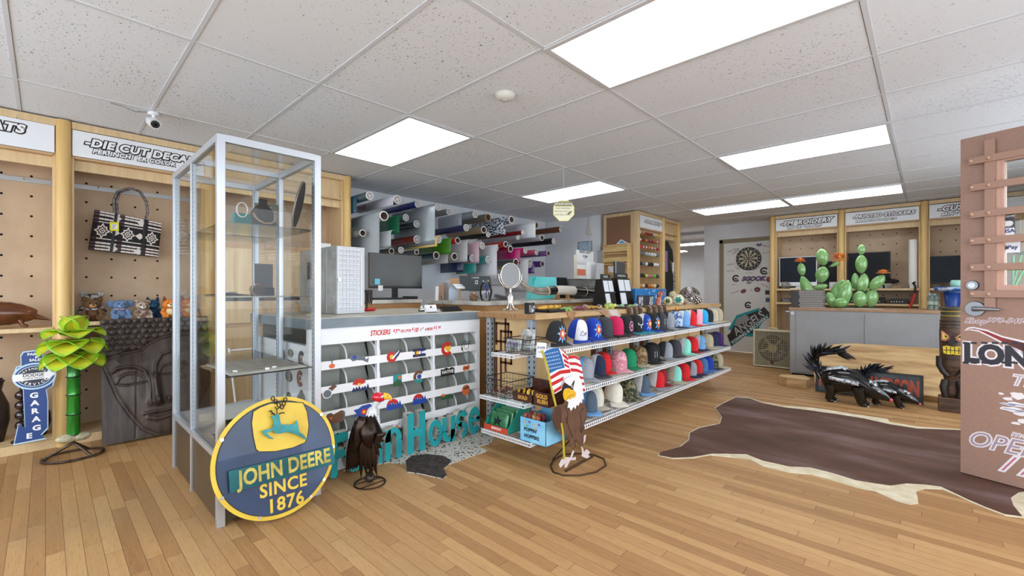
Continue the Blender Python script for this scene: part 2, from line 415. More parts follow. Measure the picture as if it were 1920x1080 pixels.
# security camera
p = U(288,210,z=ZC)
t = thing('security_camera','white bullet security camera hanging from the ceiling at upper left','camera',tuple(p))
MB().lathe([(0,0),(.034,0),(.034,-.012),(.02,-.018),(0,-.018)],(p.x,p.y,ZC - .005),20).cyl((p.x,p.y,ZC - .015),(p.x - .0,p.y,ZC - .07),.011).build('mount',WHITE,t)
a = Vector((p.x,p.y - .005,ZC - .075)); d = Vector((.72,.05,-.3)).normalized()
MB().cyl(a - d*.045,a + d*.075,.030,n=24).build('housing',WHITE,t)
MB().cyl(a + d*.0755,a + d*.078,.025,n=24).build('lens_ring',mt('dkgrey',(.16,.16,.17),.3),t)
l = MB().cyl(a + d*.078,a + d*.083,.011,n=16).build('lens',mt('lensblk',(.02,.02,.03),.08),t)
MB().surf(lambda i,j: a + d*(-.04 + .14*i) + Vector((0,0,1)).cross(d).normalized()*.034*math.sin((j - .5)*2.4) + Vector((0,0,1))*.036*math.cos((j - .5)*2.4),4,8).build('sun_shield',WHITE,t,solid=.002)
MB().tube([(p.x,p.y - .02,ZC - .008),(p.x + .01,p.y - .1,ZC - .03),(p.x + .005,p.y - .16,ZC - .012),(p.x,p.y - .22,ZC - .006)],.0022,6).build('cable',mt('cable',(.4,.4,.4)),t)
# hanging octagon warning sign
A = U(1040,395,y=3.3); fr = Frame((U(1057,395,y=3.3)),(math.cos(TH - PI/2),math.sin(TH - PI/2),0))
R8 = (U(1074,395,y=3.3) - U(1040,395,y=3.3)).length/2
t = thing('hanging_sign','small yellow and white octagonal warning sign hung from the ceiling','sign',tuple(fr.o))
M = fr.mat()
oc = lambda r: [(r*math.cos(PI/8 + i*PI/4),r*math.sin(PI/8 + i*PI/4)) for i in range(8)]
MB().poly(oc(R8),M,-.0015,.0015).poly(oc(R8*.93),M,.0015,.002,1).poly([(-R8*.8,R8*.38),(R8*.8,R8*.38),(R8*.5,R8*.82),(-R8*.5,R8*.82)],M,.002,.0025,2).build('panel',[mt('yel',(.90,.88,.55),.5),mt('cream',(.93,.92,.80),.5),mt('olive',(.55,.53,.30),.5)],t)
x = MB().text('WARNING',M,.038,0,.003,1).box(0,0,0,0,0,0)
b = MB().text('WARNING',fr.mat(0,R8*.58),R8*.33,0,.0032,0)
for k,s_ in enumerate(('THIS PREMISES','PROTECTED BY','SURVEILLANCE')): b.text(s_,fr.mat(-R8*.08,R8*(.2 - .28*k)),R8*.21,0,.0026,1)
b.poly([(R8*.3,-R8*.25),(R8*.75,-R8*.02),(R8*.7,-R8*.15),(R8*.4,-R8*.38)],M,.002,.003,1)
b.build('lettering',[WHITE,mt('olive2',(.42,.40,.25),.5)],t)
top = fr.P(0,R8*.95)
MB().tube([top,(top.x,top.y,ZC - .005)],.0012,5).build('string',WHITE,t)

# ================================================================ display bays on the walls
PEG = woodmat('pegboard_maple',(.80,.70,.59),(.74,.64,.53),st=(2.2,2.2,2.2),sc=3.2,rough=.6)
RAIL = mt('rail',(.68,.69,.70),.4,.6)
SIGNW = mt('sign_white',(.91,.92,.94),.45)
def post(fr,a,z1,r=.042):
    """rounded front post"""
    c = fr.P(a,0,-.02)
    pts = [(r*math.cos(w),r*math.sin(w)) for w in [PI*i/12 for i in range(13)]]
    pts = [(r,-.05)] + pts + [(-r,-.05)]
    M = Matrix.Identity(4)
    for i in range(3): M[i][0] = fr.u[i]; M[i][1] = fr.n[i]; M[i][2] = (0,0,1)[i]; M[i][3] = c[i]
    return MB().poly(pts,M,0,z1)
def bay(fr,a0,a1,depth,label,cols=(),rows=(),zsign=(2.085,2.28),zt=2.335,rail=None,shelves=(),base=.06,pegm=None,right_post=True,left_post=False,zsof=2.075,panel_from=0.0):
    c = fr.P((a0 + a1)/2,0,-depth/2)
    t = thing('display_bay',label,'display bay',(c.x,c.y,0))
    M = fr.mat()
    b = MB().box(a0 + .0425,a1 - .04,panel_from,2.30,-depth - .02,-depth,0,M)
    b.build('back_panel',pegm or PEG,t)
    if cols:
        h = MB()
        for a in cols:
            for z in rows: h.add([(a + .0085*math.cos(w*PI/5),z + .0085*math.sin(w*PI/5),-depth + .0012) for w in range(10)],[tuple(range(10))],0,False,M)
        tag(h.build('peg_holes',HOLE,t),'round dark peg holes of the board')
    MB().box(a0 + .0425,a0 + .055,0,2.30,-depth,-.03,0,M).build('side_panel',MAPLE,t)
    MB().box(a1 - .055,a1 - .0425,0,2.30,-depth,-.03,0,M).build('side_panel',MAPLE,t)
    MB().box(a0 + .0425,a1,2.285,zt,-depth,.0,0,M).box(a0 + .02,a1 - .02,2.0,2.285,-.09,-.075,0,M).build('top_rail',MAPLE,t)
    MB().box(a0 + .055,a1 - .055,zsof,zsof + .015,-depth,-.012,0,M).build('soffit',MAPLE_D,t)
    if base: MB().box(a0 + .0425,a1,0,base,-depth,-.005,0,M).build('base',MAPLE,t)
    for z in shelves: MB().box(a0 + .055,a1 - .055,z - .028,z,-depth,-.004,0,M).build('shelf',MAPLE,t)
    if rail:
        MB().box(a0 + .056,a1 - .056,rail - .017,rail + .017,-depth,-depth + .012,0,M).build('hang_rail',RAIL,t)
        for a in (a0 + .2,a1 - .2):
            MB().tube([fr.P(a,rail,-depth + .012),fr.P(a,rail - .005,-depth + .05),fr.P(a + .004,rail + .012,-depth + .06)],.003,6).build('hook',CHROME,t)
    if left_post: post(fr,a0,zt).build('post',MAPLE_Y,t)
    if right_post: post(fr,a1,zt).build('post',MAPLE_Y,t)
    return t
def header(fr,a0,a1,z0,z1,lines,label,zmin=2.092):
    """white header board with cut-vinyl words: (text, a, z, size)"""
    c = fr.P((a0 + a1)/2,z0,.0)
    t = thing('header_sign',label,'sign',tuple(c))
    MB().box(a0,a1,max(z0,zmin),z1,-.012,0,0,fr.mat()).build('board',SIGNW,t,bevel=.0015)
    for (s,a,z,size) in lines:
        bk = MB().text(s,fr.mat(a,z),size,0,.0015,0,shear=.22,off=.14,sx=1.05,sp=1.1)
        bk.text(s,fr.mat(a + .002,z - .002),size,0,.0012,0,shear=.22,off=.13,sx=1.05,sp=1.1)
        bk.text(s,fr.mat(a,z),size,0,.0026,1,shear=.22,off=.05,sx=1.05,sp=1.1)
        bk.build('lettering',[BLACK,WHITE],t)
    k = MB()
    for a in (a0 + (a1 - a0)*.38,a0 + (a1 - a0)*.78): k.cyl(fr.P(a,z1 - .004,.003),fr.P(a,z1 + .02,.003),.0015,n=6)
    k.build('hanger',CHROME,t)
    return t
L = FX(-4.5)
rows = [1.973 - .15*k for k in range(0,13)]
bay(L,-.80,.09,.40,'leftmost display bay with the brown armadillo on its shelf, cut by the photo edge',[.226 - .1485*k for k in range(2,7)],[r for r in rows],rail=1.94,shelves=(.853,))
bay(L,.09,.975,.40,'display bay behind the striped hanging bag and the row of plush toys',[.226 + .149*k for k in range(0,5)],[2.123] + rows,rail=1.94,shelves=(.885,))
bay(L,.975,2.215,.40,'plain display bay seen through the tall glass case, its round post beside the vinyl rolls',[],[],rail=None,shelves=())
header(L,-.76,.045,2.088,2.283,[('-HATS',-.225,2.215,.078),('S0',-.17,2.165,.04)][:1] + [('EACH',-.33,2.155,.042)],'white header board at the far left ending in ATS')
header(L,.135,.93,2.085,2.28,[('-DIE CUT DECALS',.545,2.205,.076),('PER INCH PER COLOR',.485,2.148,.043)],'white header board with the words DIE CUT DECALS above the hanging bag')
# pale panel and drawers standing in the third bay
t = thing('wooden_cabinet','pale maple cabinet with dark slots seen through the glass case','cabinet',(-4.7,1.45,0))
MB().box(-4.85,-4.56,1.05,2.12,.0615,1.55).build('body',MAPLE_D,t,bevel=.003)
for z0,z1 in ((.08,.36),(.40,.78),(.82,1.02),(1.06,1.5)):
    MB().box(-4.56,-4.545,1.07,2.10,z0,z1).build('door',MAPLE,t,bevel=.002)
MB().box(-4.56,-4.553,1.07,2.10,1.02,1.06).build('slot',MATTEBLK,t)
t = thing('easel','white folding frame standing behind the glass case','easel',(-4.2,1.25,0))
for p0,p1 in (((-4.25,1.12,0),(-4.35,1.08,.62)),((-4.25,1.55,0),(-4.35,1.5,.62)),((-4.27,1.12,.1),(-4.27,1.55,.1)),((-4.29,1.12,.16),(-4.29,1.55,.16)),((-4.35,1.08,.6),(-4.35,1.5,.6))):
    MB().cyl(p0,p1,.009,n=8).build('rail',WHITE,t)

# ---------------------------------------------------------------- striped bag on the rail
fr = Frame(U(166,467,x=-4.78),(0,1,0),(0,0,1))
c = fr.pxs([(177,394),(302,419),(295,483),(165,468)])
t = thing('handbag','black and white patterned bag hanging from a rail by its round handles','bag',tuple(fr.o))
def bagpt(u,v):
    a = (c[3][0]*(1 - u) + c[2][0]*u)*(1 - v) + (c[0][0]*(1 - u) + c[1][0]*u)*v
    b = (c[3][1]*(1 - u) + c[2][1]*u)*(1 - v) + (c[0][1]*(1 - u) + c[1][1]*u)*v
    return a,b
def bulge(u,v): return .035 + .045*(1 - (2*u - 1) ** 4)*(1 - .6*v)
BAGM = [mt('bagcream',(.86,.82,.80),.8),mt('bagblack',(.10,.08,.10),.8),mt('bagwine',(.35,.25,.28),.8)]
b = MB()
b.surf(lambda u,v: fr.P(*bagpt(u,v),bulge(u,v)),24,12,1).surf(lambda u,v: fr.P(*bagpt(1 - u,v),.0),8,6,1)
for e in (0,1): b.surf(lambda u,v,e=e: fr.P(*bagpt(e,v),bulge(e,v)*(u if e else 1 - u)),3,6,1); 
b.surf(lambda u,v: fr.P(*bagpt(u,0),bulge(u,0)*v),12,2,1)
b.build('body',BAGM,t)
def bstrip(poly,m,eps=.002):
    q = MB(); n = len(poly)
    q.add([fr.P(*bagpt(u,v),bulge(u,v) + eps) for u,v in poly],[tuple(range(n))],m); return q
pt = MB()
rr = random.Random(3)
for v in (.03,.11,.19,.30,.72,.80,.90,.97):
    h = .022 if v not in (.30,.72) else .012
    for k in range(14):
        u0,u1 = k/14 + .004,(k + 1)/14 - .0
        pt.add([fr.P(*bagpt(u,w),bulge(u,w) + .002) for u,w in ((u0,v - h),(u1,v - h),(u1,v + h),(u0,v + h))],[(0,1,2,3)],0 if k % 5 else 2)
for uc in (.14,.50,.86):
    for k,(s,m) in enumerate(((.24,0),(.17,1),(.115,0),(.07,1),(.035,0))):
        pts = []
        for i in range(16):
            w = 2*PI*i/16; r = s*(1.0 if i % 4 == 0 else (.80 if i % 2 == 0 else .62))
            pts.append((uc + .48*r*math.cos(w),.5 + .85*r*math.sin(w)))
        pt.add([fr.P(*bagpt(u,v),bulge(u,v) + .0025 + .0007*k) for u,v in pts],[tuple(range(16))],m)
for uc in (.32,.68):
    for vv in (.08,.5,.88):
        pt.add([fr.P(*bagpt(u,v),bulge(u,v) + .003) for u,v in ((uc - .07,vv),(uc,vv + .09),(uc + .07,vv),(uc,vv - .09))],[(0,1,2,3)],0)
pt.build('woven_pattern',BAGM,t)
for u0 in (.30,.74):
    q = MB()
    for k in range(8):
        v0,v1 = k/8,(k + 1)/8
        q.add([fr.P(*bagpt(u,v),bulge(u,v) + .007) for u,v in ((u0 - .022,v0),(u0 + .022,v0),(u0 + .022,v1),(u0 - .022,v1))],[(0,1,2,3)],0)
    q.build('strap',mt('leather',(.06,.05,.055),.3),t,solid=.004)
for dn,off in ((.05,0),(.03,6)):
    pts = fr.pxs([(213 + off,402),(211 + off,378),(218 + off,362),(240 + off,355),(260,361),(272,380),(275,400),(270,413)])
    MB().tube([fr.P(a,b_,dn + .02) for a,b_ in pts],.009,10).build('handle',mt('handleleather',(.20,.18,.19),.4,c2=(.55,.52,.52),sc=40),t)
fg = Frame(fr.P(*fr.px(212,427),.095),(0,1,0))
q = MB().box(-.027,.027,-.035,.035,0,.002,0,fg.mat()).box(-.018,.018,-.02,.018,.002,.003,1,fg.mat())
for k in range(4): q.box(-.014,.012 - .004*k,.010 - .009*k,.013 - .009*k,.003,.0035,2,fg.mat())
tag(q.build('price_tag',[mt('tagyellow',(.88,.86,.16),.6),PAPER,BLACK],t),'yellow price tag')

# ---------------------------------------------------------------- carved wooden face panel
t = thing('carved_panel','large dark carved wooden serene face panel leaning below the plush toys','wall carving',(-4.29,.6,0))
fb = Frame((-4.27,.278,0.012),(0,1,0),(-.19,0,.88))
BW,BH = .665,.905
px3 = lambda l: fb.pxs([(a/3,b/3 + 520) for a,b in l])
def clampl(l): return [(min(max(a,.005),BW - .005),min(max(b,.005),BH - .005)) for a,b in l]
hair = clampl(px3([(560,480),(600,455),(690,430),(790,410),(830,375),(890,345),(965,325),(1060,318),(1150,320)])) + [(BW,BH - .19)]
curves = [  # (points, amplitude, width)
    (px3([(575,470),(690,432),(790,412),(830,377),(890,347),(965,327),(1060,320)]),.014,.010),
    (px3([(625,538),(650,520),(700,507),(760,509),(808,530),(832,580),(838,640),(835,690)]),.012,.010),
    (px3([(650,600),(668,565),(710,545),(762,545),(800,562),(818,588)]),.008,.007),
    (px3([(652,608),(715,610),(770,600),(820,590)]),-.012,.004),
    (px3([(868,560),(868,490),(900,437),(960,416),(1060,408)]),.012,.010),
    (px3([(890,530),(905,500),(960,480),(1045,468)]),.008,.007),
    (px3([(892,550),(960,545),(1035,505)]),-.012,.004),
    (px3([(862,560),(870,620),(880,690)]),.022,.020),
    (px3([(880,688),(885,700)]),.022,.022),
    (px3([(838,702),(842,708)]),.016,.016),(px3([(940,680),(944,686)]),.016,.016),
    (px3([(805,768),(850,758),(890,752),(930,747),(968,735)]),.013,.009),
    (px3([(800,770),(850,772),(890,765),(968,745)]),-.010,.003),
    (px3([(835,790),(880,796),(940,778),(968,765)]),.014,.012),
    (px3([(585,500),(620,575),(660,670),(720,760),(800,850),(880,882),(965,876)]),-.012,.006),
    (px3([(762,520),(764,900)]),-.007,.0022),
]
jaw = px3([(575,490),(620,575),(660,670),(720,760),(800,850),(880,882),(965,876),(1060,820)]) + [(BW,.35),(BW,BH - .16)] + px3([(965,325),(890,345),(830,375),(790,410),(690,430)])
def segd(p,l):
    best = 9
    for i in range(len(l) - 1):
        ax,ay = l[i]; bx,by = l[i + 1]; dx,dy = bx - ax,by - ay; q = dx*dx + dy*dy
        tt = 0 if q == 0 else max(0,min(1,((p[0] - ax)*dx + (p[1] - ay)*dy)/q))
        best = min(best,math.hypot(p[0] - ax - tt*dx,p[1] - ay - tt*dy))
    return best
def inside(p,l):
    r = False; n = len(l)
    for i in range(n):
        (x1,y1),(x2,y2) = l[i],l[(i + 1) % n]
        if (y1 > p[1]) != (y2 > p[1]) and p[0] < (x2 - x1)*(p[1] - y1)/(y2 - y1) + x1: r = not r
    return r
def carve(u,v):
    p = (u*BW,v*BH); h = .02
    if inside(p,jaw):
        d = segd(p,jaw); h += .038*min(1,d/.10) ** .5
    for l,A_,w in curves: h += 1.7*A_*math.exp(-(segd(p,l)/w) ** 2)
    return fb.P(p[0],p[1],h)
CARVE = mt('carved_wood',(.20,.155,.135),.42,c2=(.31,.255,.225),sc=5,st=(1,6,1),det=6,bump=.15)
b = MB().surf(carve,110,150,0,True)
b.box(0,BW,0,BH,-.02,.015,0,fb.mat())
b.build('face_relief',CARVE,t)
b = MB(); k = 0
def hair_v(a):
    for i in range(len(hair) - 1):
        if hair[i][0] <= a <= hair[i + 1][0] + 1e-9: 
            q = (a - hair[i][0])/max(1e-6,hair[i + 1][0] - hair[i][0]); return hair[i][1]*(1 - q) + hair[i + 1][1]*q
    return hair[-1][1]
for r_ in range(14):
    for c_ in range(18):
        a = .022 + c_*.0445 + (.022 if r_ % 2 else 0); v = BH - .022 - r_*.041
        if a > BW - .02 or v < hair_v(a) + .018: continue
        Mx = fb.mat(a,v,.018)
        b.lathe([(.0215,0),(.021,.012),(.017,.022),(.012,.021),(.010,.027),(.004,.026),(0,.031)],(0,0,0),12,0,Mx)
tag(b.build('hair_curls',CARVE,t),'rows of carved snail curls')

# ---------------------------------------------------------------- tall metal agave with a bamboo trunk
c0 = Vector((-4.19,.13,0))
t = thing('metal_plant','glossy yellow-green metal agave on a green bamboo trunk, standing on the floor','garden sculpture',tuple(c0))
BR = mt('bronze_metal',(.38,.33,.29),.3,.7,c2=(.25,.2,.17),sc=20)
b = MB().tube([(c0.x + .125*math.cos(a) + .03,c0.y + .15*math.sin(a),.012) for a in [2*PI*i/40 for i in range(40)]],.008,8,closed=True)
for a in (.6,2.6,4.5): b.cyl((c0.x + .03 + .12*math.cos(a),c0.y + .145*math.sin(a),.012),(c0.x + .04,c0.y,.10),.009,n=8)
b.build('ring_base',BR,t)
for dy,s_ in ((-.03,.05),(.035,.045),(0,.04)):
    MB().sph((c0.x + .045,c0.y + dy,.135),(s_,s_*1.15,s_*.6)).build('stone',mt('stonec',(.60,.57,.45),.35,c2=(.75,.72,.60),sc=30),t)
GRN = mt('bamboo_green',(.06,.42,.10),.18,.35,c2=(.16,.58,.14),sc=6,st=(4,4,1),coat=.6)
b = MB(); zs = [.155,.29,.42,.54,.655]
for i in range(4): b.lathe([(.036,zs[i]),(.034,zs[i] + .01),(.033,zs[i + 1] - .01),(.036,zs[i + 1])],(c0.x + .04,c0.y,0),16)
b.build('trunk',GRN,t)
b = MB()
for z in zs: b.lathe([(.036,z - .004),(.040,z),(.036,z + .004)],(c0.x + .04,c0.y,0),16)
b.build('trunk_rings',mt('darkgreen',(.05,.13,.07),.4,.5),t)
def leafmat():
    m,N,Lk,B = newmat('agave_leaf'); a = N.new('ShaderNodeAttribute'); a.attribute_name = 'edge'
    r = N.new('ShaderNodeValToRGB'); e = r.color_ramp.elements; e[0].position = .22; e[0].color = (*lin((.82,.80,.20)),1); e[1].position = .85; e[1].color = (*lin((.50,.74,.10)),1)
    Lk.new(a.outputs['Fac'],r.inputs[0]); Lk.new(r.outputs[0],B.inputs['Base Color']); B.inputs['Roughness'].default_value = .22; B.inputs['Metallic'].default_value = .15; B.inputs['Coat Weight'].default_value = .7
    return m
LEAF = leafmat()
def leaf(parent,base,az,el,ln,wd,droop,name='leaf',mat=LEAF,fold=.25):
    NU,NV = 12,8; vs = []; ed = []
    h = Vector((math.cos(az),math.sin(az),0)); sd = Vector((-math.sin(az),math.cos(az),0))
    pos = Vector(base); e = el; prev = pos.copy()
    for i in range(NU + 1):
        q = i/NU
        w = wd*(math.sin(PI*min(1,.18 + q*.82)) ** .75)*(1 if q < .98 else .05)
        up = Vector((0,0,1))*math.cos(e) - h*math.sin(e)
        for j in range(NV + 1):
            s_ = j/NV*2 - 1
            vs.append(pos + sd*s_*w + up*(abs(s_) ** 1.5)*w*fold)
            ed.append(max(abs(s_) ** 2.5,q ** 5))
        pos = pos + (h*math.cos(e) + Vector((0,0,1))*math.sin(e))*(ln/NU); e -= droop/NU
    b = MB().add(vs,[(i*(NV + 1) + j,(i + 1)*(NV + 1) + j,(i + 1)*(NV + 1) + j + 1,i*(NV + 1) + j + 1) for i in range(NU) for j in range(NV)],0,True)
    o = b.build(name,mat,parent,solid=.003)
    at = o.data.attributes.new('edge','FLOAT','POINT'); at.data.foreach_set('value',ed)
    return o
hd = Vector((c0.x + .05,c0.y - .0,.70))
for k in range(8): leaf(t,hd + Vector((0,0,-.01)),k*2*PI/8 + .2,-.1,.19,.105,.9)
for k in range(7): leaf(t,hd + Vector((0,0,.06)),k*2*PI/7 + .6,.25,.20,.105,1.35)
for k in range(6): leaf(t,hd + Vector((0,0,.11)),k*2*PI/6 + .1,.65,.185,.095,1.5)
for k in range(3): leaf(t,hd + Vector((0,0,.14)),k*2*PI/3 + .9,1.2,.13,.075,.5)

# ---------------------------------------------------------------- blue garage sign
fs = Frame((-4.42,0,0.06),(.10,1,0),(-.06,0,1))
q3 = lambda l: fs.pxs([(a/3,b/3 + 520) for a,b in l])
t = thing('garage_sign','blue arrow-shaped metal sign reading GARAGE leaning inside the left bay','sign',(-4.42,-.05,.06))
BLU = mt('sign_blue',(.07,.24,.50),.4); PALE = mt('sign_pale',(.72,.83,.90),.4)
outl = q3([(118,495),(115,440),(130,418),(190,410),(240,415),(245,480),(300,490),(318,550),(300,610),(262,630),(272,690),(272,850),(232,890),(262,908),(75,945),(100,835),(140,850),(130,632),(90,600),(75,550),(90,505)])
M = fs.mat()
cx_ = sum(a for a,b in outl)/len(outl); cy_ = sum(b for a,b in outl)/len(outl)
MB().poly(outl,M,0,.006).build('plate',PALE,t)
MB().poly([(cx_ + (a - cx_)*.93,cy_ + (b - cy_)*.972) for a,b in outl],M,.006,.008).build('blue_field',BLU,t)
ec = q3([(196,555)])[0]; re = abs(q3([(318,555)])[0][0] - ec[0])*1.0; rh = abs(q3([(196,630)])[0][1] - ec[1])
b = MB().poly(circ(*ec,re,32,ry=rh),M,.006,.010,1).poly(circ(*ec,re*.90,32,ry=rh*.88),M,.01,.0115,2).poly(circ(*ec,re*.80,32,ry=rh*.78),M,.0115,.0125,1).poly(circ(*ec,re*.76,32,ry=rh*.73),M,.0125,.0135,0)
b.poly([(ec[0] - re*.95,ec[1] - rh*.3),(ec[0] + re*.6,ec[1] - rh*.22),(ec[0] + re*.6,ec[1] - rh*.36),(ec[0] + re*.97,ec[1] + rh*.08),(ec[0] + re*.6,ec[1] + rh*.42),(ec[0] + re*.6,ec[1] + rh*.27),(ec[0] - re*.95,ec[1] + rh*.2)],M,.0135,.0145,3)
tag(b.build('oval_badge',[mt('navy',(.10,.13,.20),.4),PALE,BLU,WHITE],t),'oval badge with a white arrow')
b = MB().text('DODGE',fs.mat(ec[0] - .005,ec[1] + .008),.028,0,.0152,0,off=.02).text('CARS & TRUCKS',fs.mat(ec[0] - .003,ec[1] - .012),.013,0,.0152,0,off=.015)
b.build('arrow_lettering',BLACK,t)
b = MB()
def arctext(b,s,fr,cx,cy,rx,ry,a0,a1,size,c1,m=0,inward=False):
    for i,ch in enumerate(s):
        w = a0 + (a1 - a0)*(i/(len(s) - 1)); x,y = cx + rx*math.cos(w),cy + ry*math.sin(w)
        ang = (w - PI/2) if not inward else (w + PI/2)
        if ch != ' ': b.text(ch,fr.mat() @ Matrix.Translation((x,y,0)) @ Matrix.Rotation(ang,4,'Z'),size,0,c1,m,off=.02)
arctext(b,'DEPENDABLE',fs,ec[0],ec[1],re*.62,rh*.56,PI*.86,PI*.14,.017,.0145)
arctext(b,'SERVICE',fs,ec[0],ec[1],re*.60,rh*.60,PI*1.17,PI*1.83,.024,.0145,inward=True)
for s_,(x,y),z in (('PARTS',(196,432),.024),('&',(205,448),.02),('SALES',(203,464),.024)):
    p = q3([(x,y)])[0]; b.text(s_,fs.mat(*p),z,0,.0095,0,off=.03)
for ch,x,y in zip('GARAGE',(193,197,197,205,208,165),(664,707,752,797,846,892)):
    p = q3([(x,y)])[0]; b.text(ch,fs.mat(*p),.048,0,.0095,0,off=.04,sx=1.15)
b.build('lettering',WHITE,t)

# ---------------------------------------------------------------- dark clutter below the left shelf
t = thing('ball_sculpture','column of four shiny dark metal balls standing behind the blue garage sign','ornament',(-4.6,-.10,.06))
for z in (.115,.185,.255,.325): MB().sph((-4.6,-.115,z + .06),.032).build('ball',mt('gunmetal',(.35,.32,.34),.2,.9),t)
MB().cyl((-4.6,-.115,.0615),(-4.6,-.115,.46),.008).cyl((-4.6,-.115,.0615),(-4.6,-.115,.07),.05).build('stem',BLACK,t)
DK = mt('dark_ceramic',(.12,.10,.10),.35,c2=(.22,.17,.15),sc=12)
for i,(y,r,h,lb) in enumerate(((-.24,.07,.42,'tall dark urn at the left edge below the armadillo shelf'),(-.03,.06,.26,'short dark urn right of the blue garage sign in the left bay'))):
    t = thing('urn',lb,'urn',(-4.72,y,.0615))
    MB().lathe([(0,0),(r*.6,0),(r,h*.35),(r*.95,h*.6),(r*.45,h*.85),(r*.6,h),(r*.5,h),(r*.3,h*.85)],(-4.72,y,.0615),20).build('body',DK,t)
    MB().lathe([(r*.62,h*.98),(r*.68,h*1.01),(r*.5,h*1.01)],(-4.72,y,.0615),20).build('rim',BLACK,t)

# ---------------------------------------------------------------- armadillo on the left shelf
t = thing('armadillo_figure','glossy brown metal armadillo on the left shelf, its tail pointing right','figurine',(-4.62,-.18,.8545))
ARM = mt('armadillo_brown',(.32,.17,.09),.25,.4,c2=(.45,.26,.14),sc=14,coat=.4)
b = MB().tube([(-4.62,-.40 + .36*k/14,.945 + .012*math.sin(PI*k/14)) for k in range(15)],[(.082*max(.15,math.sin(PI*(.08 + .86*k/14))) ** .6*(1 + .03*(k % 2)),.070*max(.15,math.sin(PI*(.08 + .86*k/14))) ** .6) for k in range(15)],20)
b.build('shell',ARM,t)
MB().tube([(-4.62,-.06,.935),(-4.62,-.01,.915),(-4.6,.03,.90)],[.025,.013,.003],10).build('tail',ARM,t)
MB().tube([(-4.62,-.38,.94),(-4.61,-.44,.925),(-4.60,-.50,.90)],[.035,.028,.008],12).build('head',ARM,t)
for y in (-.30,-.12):
    for x in (-4.66,-4.58): MB().tube([(x,y,.91),(x + .01,y + .01,.875),(x + .02,y + .035,.8635)],[.015,.011,.008],8).build('leg',ARM,t)

# ---------------------------------------------------------------- plush toys
def plush(y,x,label,body,belly=None,ears='round',h=.16,spot=None,scarf=None,ear_in=None,muzzle=None,zz=.8865,rot=0,extra=None):
    t = thing('plush_toy',label,'plush toy',(x,y,zz),rot,'plush toys on the shelf behind the carved panel',world=False)
    s = h/.16
    bm_ = mt('plush_' + label[:14].replace(' ','_'),body,.95,c2=spot or tuple(min(1,v*1.12 + .02) for v in body),sc=45 if spot else 60,lo=.42,hi=.56,bump=.9,bsc=220)
    b = MB().tube([(0,0,0),(0,0,.02*s),(0,0,.05*s),(0,0,.085*s)],[(.02*s,.03*s),(.042*s,.046*s),(.040*s,.042*s),(.02*s,.022*s)],16)
    b.build('body',bm_,t)
    MB().sph((.008*s,0,.112*s),(.042*s,.047*s,.040*s)).build('head',bm_,t)
    for sg in (-1,1):
        if ears == 'round': MB().sph((-.002,sg*.036*s,.147*s),(.010*s,.018*s,.018*s),12,8).build('ear',bm_,t)
        elif ears == 'big': MB().sph((-.002,sg*.055*s,.120*s),(.008*s,.026*s,.028*s),12,8).build('ear',bm_,t)
        else: MB().tube([(0,sg*.026*s,.135*s),(-.002,sg*.032*s,.160*s),(-.004,sg*.034*s,.176*s)],[.016*s,.011*s,.003],10).build('ear',mt('ear' + label[:10],ear_in or body,.95),t)
        MB().tube([(.012*s,sg*.036*s,.074*s),(.035*s,sg*.048*s,.05*s),(.05*s,sg*.04*s,.032*s)],[.015*s,.016*s,.014*s],10).build('arm',bm_,t)
        MB().tube([(.02*s,sg*.026*s,.022*s),(.06*s,sg*.036*s,.02*s),(.078*s,sg*.038*s,.026*s)],[.018*s,.018*s,.022*s],10).build('leg',bm_,t)
        MB().sph((.048*s,sg*.017*s,.122*s),.0048*s,8,6).build('eye',BLACK,t)
    mz = mt('muz' + label[:12],muzzle or belly or tuple(min(1,v*1.2) for v in body),.9)
    MB().sph((.045*s,0,.104*s),(.016*s,.020*s,.015*s),12,8).build('muzzle',mz,t)
    MB().sph((.061*s,0,.110*s),.0055*s,8,6).build('nose',BLACK,t)
    if belly: MB().sph((.022*s,0,.048*s),(.024*s,.032*s,.034*s),12,8).build('belly',mt('bel' + label[:12],belly,.95),t)
    if scarf:
        MB().tube([(.0 + .03*s*math.cos(a),.036*s*math.sin(a),.083*s) for a in [2*PI*i/16 for i in range(16)]],.009*s,8,closed=True).build('scarf',mt('scf' + label[:12],scarf,.8,c2=(.85,.85,.88),sc=60),t)
    return t
plush(.245,-4.59,'shaggy brown plush bear in a dark vest, sitting next to the striped post',(.38,.26,.15),ears='round',h=.175,scarf=(.1,.1,.12),muzzle=(.72,.52,.36))
plush(.25,-4.76,'black and white plush with a red heart behind the brown bear',(.15,.14,.15),ears='round',h=.215,spot=(.8,.8,.8),muzzle=(.8,.15,.15))
plush(.405,-4.60,'blue plush elephant with a red and blue checked scarf',(.40,.50,.64),ears='big',h=.165,scarf=(.55,.15,.25))
plush(.535,-4.57,'leopard-spotted plush toy right of the blue elephant',(.50,.38,.30),ears='round',h=.15,spot=(.80,.72,.66),muzzle=(.85,.8,.75))
plush(.615,-4.70,'teal and navy plush toy behind the leopard-spotted one',(.12,.28,.42),ears='point',h=.16,muzzle=(.2,.5,.62),ear_in=(.10,.16,.28))
plush(.705,-4.56,'orange plush fox with cream belly, left of the glass case corner',(.86,.50,.16),belly=(.93,.84,.66),ears='point',h=.165,muzzle=(.95,.86,.70),ear_in=(.50,.24,.10))
plush(.825,-4.60,'orange plush fox seen through the corner of the glass case',(.86,.46,.15),belly=(.95,.90,.82),ears='point',h=.165,muzzle=(.95,.88,.76),ear_in=(.50,.24,.10),rot=.3)

